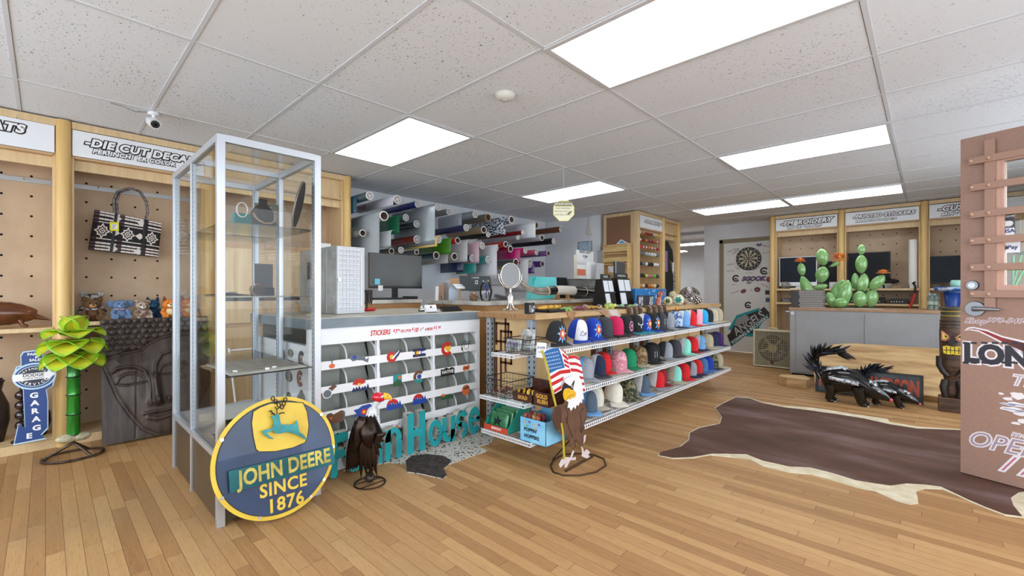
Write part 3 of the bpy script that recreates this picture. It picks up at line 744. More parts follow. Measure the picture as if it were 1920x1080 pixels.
# ================================================================ tall glass display case
GLASS = glassmat('clear_glass',(.99,.995,.99),0,.38)
SHELFG = glassmat('shelf_glass',(.94,.97,.955),0,.9)
SHEDGE = mt('glass_edge',(.22,.38,.33),.2)
X0,X1,Y0,Y1,ZT = -3.47,-2.41,.55,1.035,1.85
t = thing('display_case','tall aluminium-framed glass display case with glass shelves','display case',((X0 + X1)/2,(Y0 + Y1)/2,0))
w = .034
def upright(x,y,sx,sy): MB().box(x,x + sx,y,y + sy,.0 if y < .6 or x > -2.5 else .3,ZT).build('upright',ALU,t,bevel=.002)
upright(X1 - w,Y0,w,w); upright(X0,Y0,w,w); upright(X1 - w,Y1 - w,w,w); upright(X0,Y1 - w,w,w)
upright(-2.985,Y0 + .002,.024,.024); upright(-2.985,Y1 - .026,.024,.024)
for z0,z1 in ((ZT - w,ZT),(.315,.345)):
    for a in ((X0,X1,Y0,Y0 + .03),(X0,X1,Y1 - .03,Y1),(X0,X0 + .03,Y0,Y1),(X1 - .03,X1,Y0,Y1)):
        MB().box(a[0] + .0005,a[1] - .0005,a[2] + .0005,a[3] - .0005,z0,z1).build('rail',ALU,t)
MB().box(-2.985,-2.961,Y0,Y1,ZT - .03,ZT).build('rail',ALU,t)
# slotted shelf standards
sl = [(X1 - w - .018,Y0 + .014),(X1 - w - .018,Y1 - .03),(-3.006,Y0 + .01),(-2.955,Y0 + .01),(-3.006,Y1 - .03),(X0 + w,Y0 + .014),(X0 + w,Y1 - .03)]
for x,y in sl:
    b = MB().box(x,x + .017,y,y + .012,.35,ZT - .04)
    for k in range(58): b.box(x + .006,x + .011,y - .0006,y,.37 + k*.025,.382 + k*.025,1)
    b.build('shelf_standard',[mt('standard',(.70,.74,.78),.4,.5),HOLE],t)
g = MB().box(X0 + w,-2.985,Y0 + .012,Y0 + .016,.345,ZT - w).box(-2.961,X1 - w,Y0 + .012,Y0 + .016,.345,ZT - w)
g.build('glass_pane',GLASS,t)
MB().box(X1 - .02,X1 - .016,Y0 + w,Y1 - w,.345,ZT - w).build('glass_pane',GLASS,t)
MB().box(X0 + .012,X0 + .016,Y0 + w,Y1 - w,.345,ZT - w).build('glass_pane',GLASS,t)
MB().box(X0 + w,X1 - w,Y1 - .02,Y1 - .016,.345,ZT - w).build('glass_pane',GLASS,t)
MB().box(X0 + .03,X1 - .03,Y0 + .03,Y1 - .03,ZT - .008,ZT - .003).build('glass_top',GLASS,t)
SZ = (1.445,1.085,.697)
for z in SZ:
    for xa,xb in ((X0 + .04,-2.99),(-2.955,X1 - .04)):
        sp_ = MB().box(xa,xb,Y0 + .035,Y1 - .03,z - .006,z).build('glass_shelf',SHELFG,t)
        MB().box(xa,xb,Y0 + .0345,Y0 + .0355,z - .006,z).box(xb - .0005,xb + .0005,Y0 + .035,Y1 - .03,z - .006,z).build('edge',SHEDGE,sp_)
MB().box(X0 + .03,X1 - .03,Y0 + .03,Y1 - .03,.30,.335).build('deck',mt('deckwhite',(.78,.78,.77),.5),t)
BRP = mt('case_brown',(.25,.21,.16),.35,c2=(.30,.25,.19),sc=6)
for a in ((X0 + .03,-2.99,Y0 + .01,Y0 + .018),(-2.955,X1 - .035,Y0 + .01,Y0 + .018),(X1 - .02,X1 - .012,Y0 + .035,Y1 - .035),(X0 + .012,X0 + .02,Y0 + .035,Y1 - .035),(X0 + .03,X1 - .035,Y1 - .02,Y1 - .012)):
    MB().box(*a,.02,.318).build('kick_panel',BRP,t)
# things in the case --------------------------------------------------
z = SZ[0] + .0005
t = thing('jewelry_stand','teal earring card stand with a yellow price tag on the top glass shelf','jewelry stand',(-3.1,.86,z))
MB().box(-3.16,-3.10,.80,.90,z,z + .15).build('card',mt('tealcard',(.20,.50,.48),.6),t)
MB().box(-3.099,-3.097,.83,.87,z + .005,z + .07).build('price_tag',mt('tagyellow',(.88,.86,.16),.6),t)
MB().tube([(-3.098,.84 + .03*math.cos(a),z + .17 + .045*math.sin(a)) for a in [2*PI*i/20 for i in range(20)]],.004,6,closed=True).build('beaded_loop',PAPER,t)
t = thing('earring_display','slanted grey board of earrings on the top glass shelf','earring display',(-2.98,.88,z))
fe = Frame((-2.93,.86,z + .001),(.25,1,0),(-.18,0,1))
b = MB().box(0,.13,0,.20,0,.006,0,fe.mat()); b.build('board',mt('vgrey',(.42,.41,.38),.8),t)
b = MB()
for i in range(5):
    for j in range(7): b.cyl(fe.P(.018 + i*.023,.02 + j*.026,.006),fe.P(.018 + i*.023,.02 + j*.026,.009),.004,n=6)
tag(b.build('earrings',CHROME,t),'rows of small silver earrings')
t = thing('necklace_bust','dark velvet necklace bust with a rope necklace on the top glass shelf','necklace display',(-2.78,.88,z))
VEL = mt('velvet',(.20,.18,.17),.95)
b = MB().surf(lambda u,v: (-2.80 + .02*math.cos(3*(u - .5)) - .06*v,.82 + .12*u,z + .009 + v*.17*(1 - .35*(2*u - 1) ** 2)),10,8,thick=1)
b.build('bust',VEL,t,solid=.012)
MB().tube([(-2.775 - .05*(1 - math.sin(a)),.88 + .055*math.cos(a),z + .115 - .06*math.sin(a)) for a in [PI*i/16 for i in range(17)]],.006,6).build('necklace',mt('ropegold',(.55,.47,.38),.5,.3),t)
MB().cyl((-2.86,.88,z + .15),(-2.845,.88,z + .205),.020,.024).build('neck',VEL,t)
t = thing('velvet_plate','tall oval dark plate with a beaded rim leaning on the top glass shelf','plate',(-2.52,.93,z))
fp = Frame((-2.485,.945,z + .136),(-.80,.60,.0),(.06,.22,1)); 
MB().poly(circ(0,0,.055,32,ry=.125),fp.mat(),-.004,.004).build('plate',VEL,t)
b = MB().tube([fp.P(.056*math.cos(a),.126*math.sin(a)) for a in [2*PI*i/32 for i in range(32)]],.005,6,closed=True)
b.build('beaded_rim',mt('beads',(.5,.47,.44),.3,.5),t)
z = SZ[1] + .0005
t = thing('bracelet_roll','black velvet bracelet roll stacked with silver bangles on the middle glass shelf','bracelet display',(-2.72,.80,z))
MB().cyl((-2.85,.84,z + .032),(-2.62,.80,z + .032),.028,n=20).build('roll',VEL,t)
for k in range(6):
    q = k/5; c = Vector((-2.83,.8365,z + .033)).lerp(Vector((-2.69,.812,z + .033)),q)
    MB().cyl(c,c + Vector((.012,-.002,0)),.033,n=20).build('bangle',mt('bang%d' % (k % 3),((.6,.55,.5),(.8,.8,.8),(.35,.25,.2))[k % 3],.3,.8),t)
t = thing('velvet_tray','flat dark purple jewelry tray on the middle glass shelf at left','jewelry tray',(-3.2,.78,z))
MB().surf(lambda u,v: (-3.36 + .34*u,.70 + .17*v,z + .003 + .012*math.sin(PI*u)*math.sin(PI*v)),10,6).box(-3.36,-3.02,.70,.87,z,z + .003).build('tray',mt('purpleblk',(.20,.16,.22),.8),t)
for k in range(4): MB().tube([(-3.33 + .08*k + .02*math.cos(a),.78 + .03*math.sin(a),z + .018) for a in [2*PI*i/14 for i in range(14)]],.003,6,closed=True).build('necklace',CHROME,t)
t = thing('navy_box','low navy velvet box with a dark upright card on the middle glass shelf','jewelry box',(-2.93,.84,z))
MB().box(-2.94,-2.865,.84,.95,z,z + .045).build('box',mt('navyv',(.10,.11,.18),.8),t,bevel=.004)
MB().box(-2.93,-2.926,.86,.96,z + .045,z + .19).build('card',mt('slate',(.25,.26,.27),.7),t)
z = SZ[2] + .0005
t = thing('necklace_mat','rows of silver bead chains laid out on the lower glass shelf','necklace tray',(-2.75,.79,z))
MB().box(-2.96,-2.47,.62,.98,z,z + .003).build('mat',mt('greymat',(.74,.73,.70),.8),t)
for k in range(22):
    y = .635 + k*.0155
    MB().tube([(-2.95 + .0484*i,y + .002*(i % 2),z + .006) for i in range(10)],.0022,5).build('chain',CHROME,t)
for x,y in ((-2.55,.66),(-2.52,.80),(-2.54,.84)): MB().cyl((x,y,z + .003),(x,y,z + .012),.011,n=14).build('white_bead',WHITE,t)
t = thing('book_stack','small heap of dark leather-like books on the floor deck of the glass case','books',(-2.72,.8,.335))
DL = mt('darkleather',(.10,.09,.09),.4)
MB().box(-2.90,-2.55,.66,.92,.3355,.362).build('box',DL,t,bevel=.005)
MB().box(-2.88,-2.58,.68,.90,.362,.385,0).build('tray',mt('dkbrown',(.17,.13,.11),.5),t,bevel=.005)
for k in range(5): MB().box(-2.86 + k*.055,-2.835 + k*.055,.69,.89,.385,.389).build('strip',BLACK,t)
t = thing('claw_clip','black spiky hair clip on the white deck of the glass case','hair clip',(-2.62,.61,.335))
b = MB().cyl((-2.70,.61,.345),(-2.52,.60,.345),.008,n=8)
b.build('bar',BLACK,t)
b = MB()
for k in range(8): b.tube([(-2.69 + k*.022,.61,.345),(-2.69 + k*.022,.6,.37),(-2.685 + k*.022,.585,.375)],[.004,.003,.001],5)
tag(b.build('teeth',BLACK,t),'row of curved teeth')

# ================================================================ round tractor sign with leaping deer
SX,SY,SZ_,SR = -2.335,.792,.294,.287
ft = Frame((SX,SY,SZ_),(0,1,0),(-.16,0,1))
t = thing('round_sign','big round blue and yellow metal sign with a leaping deer, leaning on the glass case','sign',(-2.29,SY,0))
ft = Frame((SX,SY,SZ_),(-.03,1,0),(-.19,0,1)); M = ft.mat()
YEL = mt('sign_yellow',(.86,.74,.22),.4,c2=(.82,.68,.18),sc=9)
NAV = mt('sign_navy',(.13,.19,.29),.35,.25,c2=(.17,.25,.38),sc=3,coat=.25)
DKE = mt('edgeblk',(.12,.13,.12),.5)
MB().poly(circ(0,0,SR,64),M,-.004,.002,0,side=0).build('rim',YEL,t)
b = MB().poly(circ(0,0,SR*.935,64),M,.002,.0045,1).poly(circ(0,0,SR*.92,64),M,.0045,.006,0)
b.build('disc',[NAV,DKE],t)
sp = lambda l: ft.pxs([(a*280/1163 + 380,b_*260/1080 + 740) for a,b_ in l])
shield = sp([(385,130),(440,95),(520,65),(640,52),(780,60),(812,130),(826,240),(815,330),(795,375),(700,415),(560,445),(430,448),(408,430),(385,330),(372,220)])
scx = sum(a for a,_ in shield)/len(shield); scy = sum(b_ for _,b_ in shield)/len(shield)
MB().poly(shield,M,.006,.008,1).poly([(scx + (a - scx)*.965,scy + (b_ - scy)*.965) for a,b_ in shield],M,.008,.0095,0).build('shield',[YEL,DKE],t)
PAT = mt('patina_green',(.07,.30,.31),.28,.6,c2=(.20,.48,.48),sc=8,det=5)
deer = sp([(440,285),(475,270),(505,268),(525,255),(535,215),(528,185),(515,182),(520,165),(545,160),(560,150),(575,155),(580,175),(585,210),(595,232),(660,232),(700,230),(702,205),(715,200),(724,230),(728,260),(735,290),(765,310),(795,345),(785,350),(740,325),(700,305),(640,290),(575,303),(540,298),(528,275),(505,290),(480,290),(500,320),(540,345),(510,343),(470,320)])
b = MB().poly(deer,M,.028,.031)
o_ = b.build('deer',PAT,t)
b = MB()
for l in ([(545,160),(520,135),(500,128)],[(520,135),(515,120)],[(560,150),(560,115),(545,95)],[(560,115),(580,100)],[(575,150),(605,140),(620,145)],[(545,150),(515,150)]):
    b.tube([ft.P(a,c,.03) for a,c in sp(l)],.0028,6)
b.build('antlers',mt('dkpat',(.16,.20,.14),.5,.5),t)
for l in (sp([(560,260)])[0],sp([(690,270)])[0]): MB().cyl(ft.P(*l,.009),ft.P(*l,.028),.006,n=8).build('standoff',DKE,t)
band = sp([(190,595),(610,488),(635,505),(985,398),(1018,535),(200,765)])
band = sp([(190,595),(1000,395),(1018,535),(200,765)])
MB().poly(band,M,.018,.021).build('name_band',mt('band_green',(.05,.27,.29),.35,.5,c2=(.09,.36,.38),sc=6),t)
p0,p1 = sp([(235,660)])[0],sp([(1000,455)])[0]
ang = math.atan2(p1[1] - p0[1],p1[0] - p0[0]); mid = ((p0[0] + p1[0])/2,(p0[1] + p1[1])/2)
TM = ft.mat() @ Matrix.Translation((mid[0],mid[1] - .006,0)) @ Matrix.Rotation(ang,4,'Z')
MB().text('JOHN DEERE',TM,.098,0,.0225,0,off=.03,sx=.76,sp=1.02).build('lettering',mt('cutgold',(.80,.73,.36),.45,.2,c2=(.62,.56,.22),sc=14),t)
p = sp([(630,710)])[0]; q = sp([(645,838)])[0]
a1_ = math.atan2(sp([(825,655)])[0][1] - sp([(435,765)])[0][1],sp([(825,655)])[0][0] - sp([(435,765)])[0][0])
b = MB().text('SINCE',ft.mat() @ Matrix.Translation((p[0],p[1],0)) @ Matrix.Rotation(a1_,4,'Z'),.084,0,.0072,0,off=.025,sx=.92,sp=1.08)
b.text('1876',ft.mat() @ Matrix.Translation((q[0],q[1],0)) @ Matrix.Rotation(a1_,4,'Z'),.086,0,.0072,0,off=.025,sx=.95,sp=1.08)
tag(b.build('lettering',YEL,t),'stencilled words SINCE 1876')
for w_ in (150,205,248,300,320,35,355): 
    a = math.radians(w_); MB().cyl(ft.P(SR*.955*math.cos(a),SR*.955*math.sin(a),.002),ft.P(SR*.955*math.cos(a),SR*.955*math.sin(a),.008),.008,n=10).build('bolt',CHROME,t)
b = MB()
for k,l in enumerate(sp([(540,30),(560,55),(585,80),(610,95),(625,70),(635,40)])):
    b.tube([ft.P(l[0] + .008*math.cos(a),l[1] + .011*math.sin(a),.012 + .003*(k % 2)) for a in [2*PI*i/10 for i in range(10)]],.0025,6,closed=True)
b.build('chain',mt('rustchain',(.22,.16,.13),.6,.5),t)

# ================================================================ white sticker rack counter
RX,RY0,RY1,RZ = -2.65,1.062,2.425,.945
t = thing('sticker_counter','white counter with curved sticker bins in three columns and a grey top edge','counter',((RX - .2),(RY0 + RY1)/2,0))
WP = mt('rack_white',(.93,.94,.96),.4)
GRY = mt('rack_grey',(.62,.63,.60),.6); TOPG = mt('top_grey',(.45,.50,.54),.4,c2=(.52,.57,.60),sc=5)
TOPW = mt('top_pale',(.78,.76,.71),.4,c2=(.70,.67,.61),sc=6)
MB().box(RX - 1.0,RX + .012,RY0 - .02,RY1,.885,RZ).build('top_edge',TOPG,t,bevel=.002)
MB().box(RX - 1.0,RX + .010,RY0 - .018,RY1 - .002,RZ,RZ + .004).build('top_sheet',TOPW,t)
MB().box(RX - .03,RX,RY0,RY1,.785,.885).build('header_panel',WP,t)
for y in (RY0,RY1 - .03): MB().box(RX - .90,RX,y,y + .03,0,.785).build('side_panel',WP,t)
MB().box(RX - .90,RX - .89,RY0 + .03,RY1 - .03,.0,.88).build('back_panel',GRY,t)
MB().box(RX - .05,RX - .01,RY0 + .03,RY1 - .03,0,.05).build('kick_board',WP,t)
fr = FX(RX)
# columns: dividers traced on the front plane
c1,c2_ = fr.px(709,700)[0],fr.px(813,690)[0]
cols = [(RY0 + .03,c1 - .008),(c1 + .008,c2_ - .008),(c2_ + .008,RY1 - .03)]
for c in (c1,c2_): MB().box(RX - .03,RX + .002,c - .008,c + .008,.05,.785).build('divider',WP,t)
zr = [.785 - .1525*k for k in range(6)]      # bin tops
for ci,(a,b) in enumerate(cols):
    for k in range(5):
        z1 = zr[k]; zc = z1 - .10; zl = zc - .052
        if zl < .04: zl = .04
        # sticker strip
        MB().box(RX - .004,RX + .002,a,b,zl,zc).build('label_strip',WHITE,t)
        # curved bin back
        def fn(u,v,a=a,b=b,zc=zc,zl=zl,z1=z1):
            w = v*PI*.5
            return (RX - .012 - .155*math.sin(w) ** .8*1.0,a + (b - a)*u,zl + .01 + (z1 - zl - .012)*(1 - math.cos(w)))
        MB().surf(fn,1,10).build('bin_back',GRY,t)
        # quarter-round dividers
        n = 2
        for j in range(n + 1):
            y = a + (b - a)*j/n + (0 if 0 < j < n else (.006 if j == 0 else -.006))
            q = [(0,zc)] ; R_ = .098
            arc = [(-.10 + .10*math.sin(w),zc + R_*math.cos(w)) for w in [PI/2*i/8 for i in range(9)]]
            pts = [(-.10,zl)] + arc + [(-.004,zl)]
            Mq = Matrix.Identity(4)
            for i,col in enumerate(((1,0,0),(0,0,1),(0,1,0),(RX,y - .003,0))):
                for r_ in range(3): Mq[r_][i] = col[r_]
            MB().poly(pts,Mq,.0015,.0045).build('bin_divider',GRY,t)
            MB().poly(arc + [(-.10 + (p_[0] + .10)*.9,zc + (p_[1] - zc)*.9) for p_ in arc[::-1]],Mq,0,.006).build('divider_edge',WP,t)
b = MB(); m = fr.px(690,618); m2 = fr.px(828,607)
zt_ = .833
b = MB()
def put(s,px,sz,up=0,sx=1):
    b.text(s,fr.mat(fr.px(px,612)[0],zt_ + up),sz,0,.0012,0,shear=.2,off=.03,sx=sx,align='CENTER')
put('STICKERS',713,.047,0,.74); put('$',738.5,.026,.008); put('7',742.5,.040,0,.8); put('99',747.5,.022,.008,.7); put('OR 2 FOR',760.5,.027,0,.72)
put('$',773.5,.026,.01); put('10!',780,.042,0,.72); put('3',788.5,.027,0,.8); put('99',792.5,.017,.010,.7); put('& MORE',804,.027,0,.68); put('$',814.5,.026,.010); put('1',818,.040,.004,.7); put('99',823.5,.028,.006,.8)
b.build('price_lettering',RED,t)
# ---- sample stickers on the strips
SB = mt('st_blue',(.12,.27,.62),.4); SRD = mt('st_red',(.75,.16,.13),.4); SY_ = mt('st_yel',(.93,.72,.15),.4); SO = mt('st_or',(.85,.42,.22),.4)
STL = mt('st_teal',(.15,.55,.55),.4); SG = mt('st_grey',(.40,.42,.45),.5); SK = mt('st_blk',(.08,.09,.09),.5); SNV = mt('st_navy',(.12,.16,.34),.4); SBR = mt('st_brown',(.42,.27,.18),.5); SGR = mt('st_green',(.17,.33,.22),.5)
SM = [SB,SRD,SY_,SO,STL,SG,SK,SNV,SBR,SGR,WHITE]
def st(px,py,label_,fn):
    a,z = fr.px(px,py); Mx = fr.off(.0024,a,z).mat() @ Matrix.Diagonal((1.3,1.22,1,1)); q = MB(); fn(q,Mx); tag(q.build('sticker',SM,t),label_)
def cshape(q,M,r,m,w=.42,c0=0,c1=.0008): q.poly(arcband(0,0,r*(1 - w),r,.7,2*PI - .7),M,c0,c1,m)
def mountains(q,M,w,h,m,base=0,n=5,seed=1,z=.0012):
    r = random.Random(seed); pts = [(-w,base)]
    for i in range(n): pts += [(-w + 2*w*(i + .5)/n,base + h*(.5 + .5*r.random())),(-w + 2*w*(i + 1)/n,base + h*.3*r.random())]
    pts[-1] = (w,base); q.poly(pts + [(w*.9,base - h*.3),(-w,base - h*.3)],M,z,z + .0006,m)
def f_tree(q,M):
    q.poly([(-.003,-.02),(.003,-.02),(.002,.02),(-.002,.02)],M,0,.0008,5).poly(circ(0,-.022,.015,14,ry=.012),M,.0008,.0014,3)
    for i in range(9): a = .4 + i*.3; q.poly([(0,.0),(.032*math.cos(a),.006 + .022*math.sin(a)),(.030*math.cos(a + .12),.006 + .02*math.sin(a + .12))],M,.0004,.001,5)
def f_fish(q,M,m=5):
    q.poly([(-.05,.008),(-.03,.022),(-.01,.025),(.01,.010),(.025,.018),(.04,-.01),(.055,.0),(.05,-.028),(.02,-.012),(-.01,-.008),(-.03,-.012)],M,0,.0008,m).poly(circ(-.022,.008,.010),M,.0008,.0014,0)
def f_comet(q,M):
    q.poly(arcband(-.012,-.005,.013,.030,.9,2*PI - .3),M,0,.0008,1).poly(circ(-.012,-.005,.012),M,.0008,.0014,2).poly([(-.008,.004),(.045,.032),(.04,.022),(.03,.0),(.012,-.018)],M,.0004,.001,7).poly([(-.014,-.01),(.034,.028),(.03,.018),(-.006,-.02)],M,.001,.0018,10)
def f_flag(q,M): q.poly([(-.042,-.024),(.042,-.024),(.042,.024),(-.042,.024)],M,0,.0008,7).poly([(-.042,-.008),(.042,-.008),(.042,.008),(-.042,.008)],M,.0008,.0014,10).poly(arcband(-.014,0,.009,.018,.7,5.6),M,.0014,.002,8).poly(circ(-.014,0,.009),M,.0014,.0022,2).poly(arcband(.02,0,.006,.012,.7,5.6),M,.0014,.002,0)
def f_heart(q,M):
    cshape(q,M,.042,1,.5); h = [(.021*(16*math.sin(w) ** 3)/16,.021*(13*math.cos(w) - 5*math.cos(2*w) - 2*math.cos(3*w) - math.cos(4*w))/15) for w in [2*PI*i/24 for i in range(24)]]
    q.poly([(a + .006,b_*1.1) for a,b_ in h],M,.0008,.0016,2)
def f_line(q,M): q.poly(arcband(.0,0,.034,.037,.9,5.4),M,0,.0008,6).poly(arcband(.004,.002,.018,.0205,0,6.28),M,0,.0008,6).poly([(-.034,-.02),(-.028,.01),(-.022,-.022)],M,0,.0008,6).poly([(.02,.018),(.042,.036),(.040,.032),(.022,.012)],M,0,.0008,6)
def f_native(q,M): q.poly([(-.05,-.024),(.05,-.024),(.05,.018),(.03,.026),(.01,.018),(-.012,.028),(-.03,.018),(-.05,.022)],M,0,.0008,6).text('NATIVE',M,.026,0,.0016,10,off=.03,sx=.95)
def f_rv(q,M): q.poly([(-.03,.0),(-.02,.018),(0,.012),(.02,.022),(.028,.0),(.018,-.016),(0,-.01),(-.02,-.018)],M,0,.0008,3).text('RV',M,.022,0,.0016,6,off=.03)
def f_cmt(q,M): q.poly(arcband(-.008,.006,.012,.036,.3,2.9),M,0,.0008,1).poly(arcband(-.008,.006,.002,.012,.1,3.0),M,.0002,.001,2); mountains(q,M,.045,.026,7,-.016,6,3); 
def f_lens(q,M): q.poly([(-.045,-.01),(.02,.03),(.035,.018),(.0,-.01),(-.03,-.03)],M,0,.0008,8).poly(circ(-.012,-.012,.023),M,.0008,.0014,10).poly(circ(-.012,-.012,.019),M,.0014,.002,5)
def f_poster(q,M): q.poly([(-.026,-.034),(.026,-.034),(.026,.034),(-.026,.034)],M,0,.0008,4).poly([(-.026,-.034),(.026,-.034),(.026,-.008),(0,.006),(-.026,-.01)],M,.0008,.0014,9).poly(circ(.012,.016,.010),M,.0008,.0014,3)
def f_cscene(q,M): cshape(q,M,.036,8,.5); q.poly(arcband(0,0,.02,.036,3.6,5.6),M,.0008,.0014,4).poly(circ(0.002,0,.014),M,.0008,.0014,0)
def f_cskiff(q,M): q.poly(arcband(-.008,.004,.012,.034,.1,3.1),M,0,.0008,1).poly(arcband(-.008,.004,.0,.012,.1,3.1),M,0,.0008,2).poly([(-.045,-.022),(.045,-.022),(.045,-.002),(-.042,-.002)],M,.0008,.0014,0); mountains(q,M,.044,.026,0,-.002,6,5)
def f_cabin(q,M): q.poly(circ(-.03,.0,.016),M,0,.0008,1).poly(circ(-.03,.0,.010),M,.0008,.0014,2).poly([(-.045,-.02),(.045,-.02),(.045,-.004),(-.045,-.008)],M,.0008,.0014,9); mountains(q,M,.044,.024,9,-.006,9,8)
def f_state(q,M): q.poly(circ(0,0,.03,20,ry=.034),M,0,.0008,3).poly([(-.024,.016),(.02,.026),(.03,.008),(-.01,.002)],M,.0008,.0014,8)
def f_bear(q,M): q.poly([(-.05,.004),(-.04,.024),(-.022,.026),(-.01,.016),(.03,.03),(.045,.02),(.048,-.012),(.03,-.03),(-.02,-.028),(-.045,-.02)],M,0,.0008,8).poly(arcband(.02,0,.02,.026,-1.2,1.2),M,.0008,.0014,5).poly(circ(-.022,0,.006),M,.0008,.0014,3)
def f_trout(q,M): q.poly([(-.055,-.02),(-.04,0),(-.055,.02),(-.03,.022),(-.01,.034),(.03,.036),(.055,.02),(.045,-.004),(.02,-.026),(-.01,-.03),(-.03,-.016)],M,0,.0008,0).poly(circ(.0,.0,.016),M,.0008,.0014,1).poly(circ(.0,.0,.008),M,.0014,.002,2)
def f_flower(q,M):
    for i in range(6): a = i*PI/3; q.poly([(0,0),(.028*math.cos(a - .25),.02*math.sin(a - .25)),(.05*math.cos(a),.036*math.sin(a)),(.028*math.cos(a + .25),.02*math.sin(a + .25))],M,0,.0006,7).poly([(0,0),(.026*math.cos(a - .2),.018*math.sin(a - .2)),(.045*math.cos(a),.032*math.sin(a)),(.026*math.cos(a + .2),.018*math.sin(a + .2))],M,.0006,.001,10)
    for i in range(8): a = i*PI/4; q.poly([(.008*math.cos(a - .8),.008*math.sin(a - .8)),(.024*math.cos(a),.024*math.sin(a)),(.008*math.cos(a + .8),.008*math.sin(a + .8))],M,.001,.0016,1)
    q.poly(circ(0,0,.012),M,.0016,.002,2)
def f_small(q,M): q.text('COLORADO',M,.014,0,.0008,6).poly(arcband(-.024,0,.006,.010,.7,5.6),M,0,.0008,1)
for px,py,lb,fn in ((622,678,'pale tree sticker',f_tree),(672,672,'grey and blue fish sticker',f_fish),(738,667,'red comet C sticker',f_comet),(786,661,'blue flag sticker',f_flag),(838,654,'red C with a yellow heart sticker',f_heart),(873,650,'black line drawing sticker',f_line),
    (618,733,'lens and mountain sticker',f_lens),(676,724,'C with mountain peaks sticker',f_cmt),(745,713,'teal poster sticker',f_poster),(785,706,'C landscape sticker',f_cscene),(839,697,'black sticker reading NATIVE',f_native),(874,690,'small brown lettered sticker',f_rv),
    (629,782,'brown bear sticker',f_bear),(682,772,'blue trout sticker',f_trout),(786,750,'C skyline sticker',f_cskiff),(838,742,'orange and green cabin sticker',f_cabin),(873,731,'round orange map sticker',f_state),(738,760,'red sun sticker',f_cskiff),
    (742,803,'blue and white flower sticker',f_flower),(845,776,'small lettered sticker',f_small)):
    st(px,py,lb,fn)
# stickers on the end panel towards the glass case
fe_ = Frame((RX,RY0,0),(1,0,0)); b = MB()
r9 = random.Random(11)
for i,(a,z,s) in enumerate(((-.10,.70,.05),(-.27,.72,.045),(-.40,.70,.04),(-.12,.58,.05),(-.30,.57,.06),(-.10,.44,.08),(-.30,.42,.05),(-.40,.30,.05),(-.15,.25,.07),(-.30,.20,.05))):
    Mx = fe_.off(.0006,a,z).mat()
    if i % 3 == 0: b.poly(arcband(0,0,s*.45,s,.7,5.6),Mx,0,.0008,1 if i % 2 else 0).poly(circ(0,0,s*.3),Mx,0,.0008,1)
    elif i % 3 == 1: b.poly(circ(0,0,s,12,ry=s*.6),Mx,0,.0008,0).poly(circ(0,0,s*.6,10),Mx,.0008,.0012,2)
    else: b.poly([(-s,-s*.6),(s,-s*.6),(s*.7,s*.5),(0,s),(-s*.8,s*.3)],Mx,0,.0008,0)
tag(b.build('end_stickers',[mt('eb',(.30,.26,.25),.5),mt('er',(.55,.30,.25),.5),mt('eg',(.6,.58,.55),.5)],t),'brown and red stickers on the end panel')

# ================================================================ teal letters reading ...n House standing on the small cowhide
TEALF = mt('letter_teal',(.10,.62,.64),.45,c2=(.07,.54,.57),sc=8,det=6); TEALS = mt('letter_side',(.80,.80,.76),.6,c2=(.62,.62,.58),sc=10)
def letter(name,lab,shapes,y,hz=0,x=-2.545,th=.055,h=.245,w=.13):
    f = Frame((x,y,.0075),(0,1,0)); t = thing('marquee_letter',lab,'letter',(x,y,.0075),0,'teal marquee letters leaning on the sticker counter')
    b = MB()
    for s in shapes: b.poly([(a*w,z*h) for a,z in s],f.mat(),-th,0,0,side=1)
    b.build('letter_body',[TEALF,TEALS],t)
    rr_ = random.Random(hash(lab) % 97 if False else len(lab) + int(y*100)); b = MB()
    for k in range(10):
        s = shapes[rr_.randrange(len(shapes))]; i = rr_.randrange(len(s)); p = s[i]; cxs = sum(a for a,_ in s)/len(s); czs = sum(z for _,z in s)/len(s)
        px_,pz_ = p[0]*w*.94 + cxs*w*.06,p[1]*h*.96 + czs*h*.04
        b.poly(circ(px_,pz_,.004 + .004*rr_.random(),6,ry=.003 + .003*rr_.random()),f.mat(),0,.0006,0)
    tag(b.build('paint_chips',mt('chip',(.12,.16,.14),.8),t),'dark worn chips in the paint')
    return t
def rect(a0,a1,b0,b1): return [(a0,b0),(a1,b0),(a1,b1),(a0,b1)]
def annul(cx,cy,r0x,r0y,r1x,r1y,a0,a1,n=22): return circ(cx,cy,r1x,n,a0,a1,ry=r1y) + circ(cx,cy,r0x,n,a0,a1,ry=r0y)[::-1]
f0 = FX(-2.545)
yy = lambda px: f0.px(px,850)[0]
LT = 'teal metal letter %s leaning on the sticker counter'
letter('F',LT % 'F, half hidden behind the round sign' ,[rect(0,.35,0,1),rect(.35,1,.78,1),rect(.35,.8,.42,.62)],yy(622),w=.10,h=.26)
# a
letter('a',LT % 'a, behind the black bird',[annul(.5,.42,.22,.2,.5,.42,.25,2*PI - .25),rect(.72,1,0,.84)],yy(648),w=.12,h=.23)
letter('r',LT % 'm, hidden behind the wings of the bird',[rect(0,.3,0,.8),annul(.42,.5,.14,.16,.42,.32,0,PI),rect(.56,.84,0,.5),annul(.98,.5,.14,.16,.42,.32,0,PI),rect(1.12,1.4,0,.5)],yy(683),w=.09,h=.22)
letter('n',LT % 'n, just right of the black bird',[rect(0,.34,0,.86),annul(.5,.52,.17,.22,.5,.38,0,PI),rect(.66,1,0,.52)],yy(722),w=.125,h=.235)
letter('H',LT % 'H, the tallest letter',[rect(0,.36,0,1),rect(.64,1,0,1),rect(.36,.64,.40,.60)],yy(764),w=.145,h=.275)
letter('o',LT % 'o, right of the H',[annul(.5,.44,.22,.24,.5,.44,0.001,2*PI - .001)],yy(803),w=.125,h=.215)
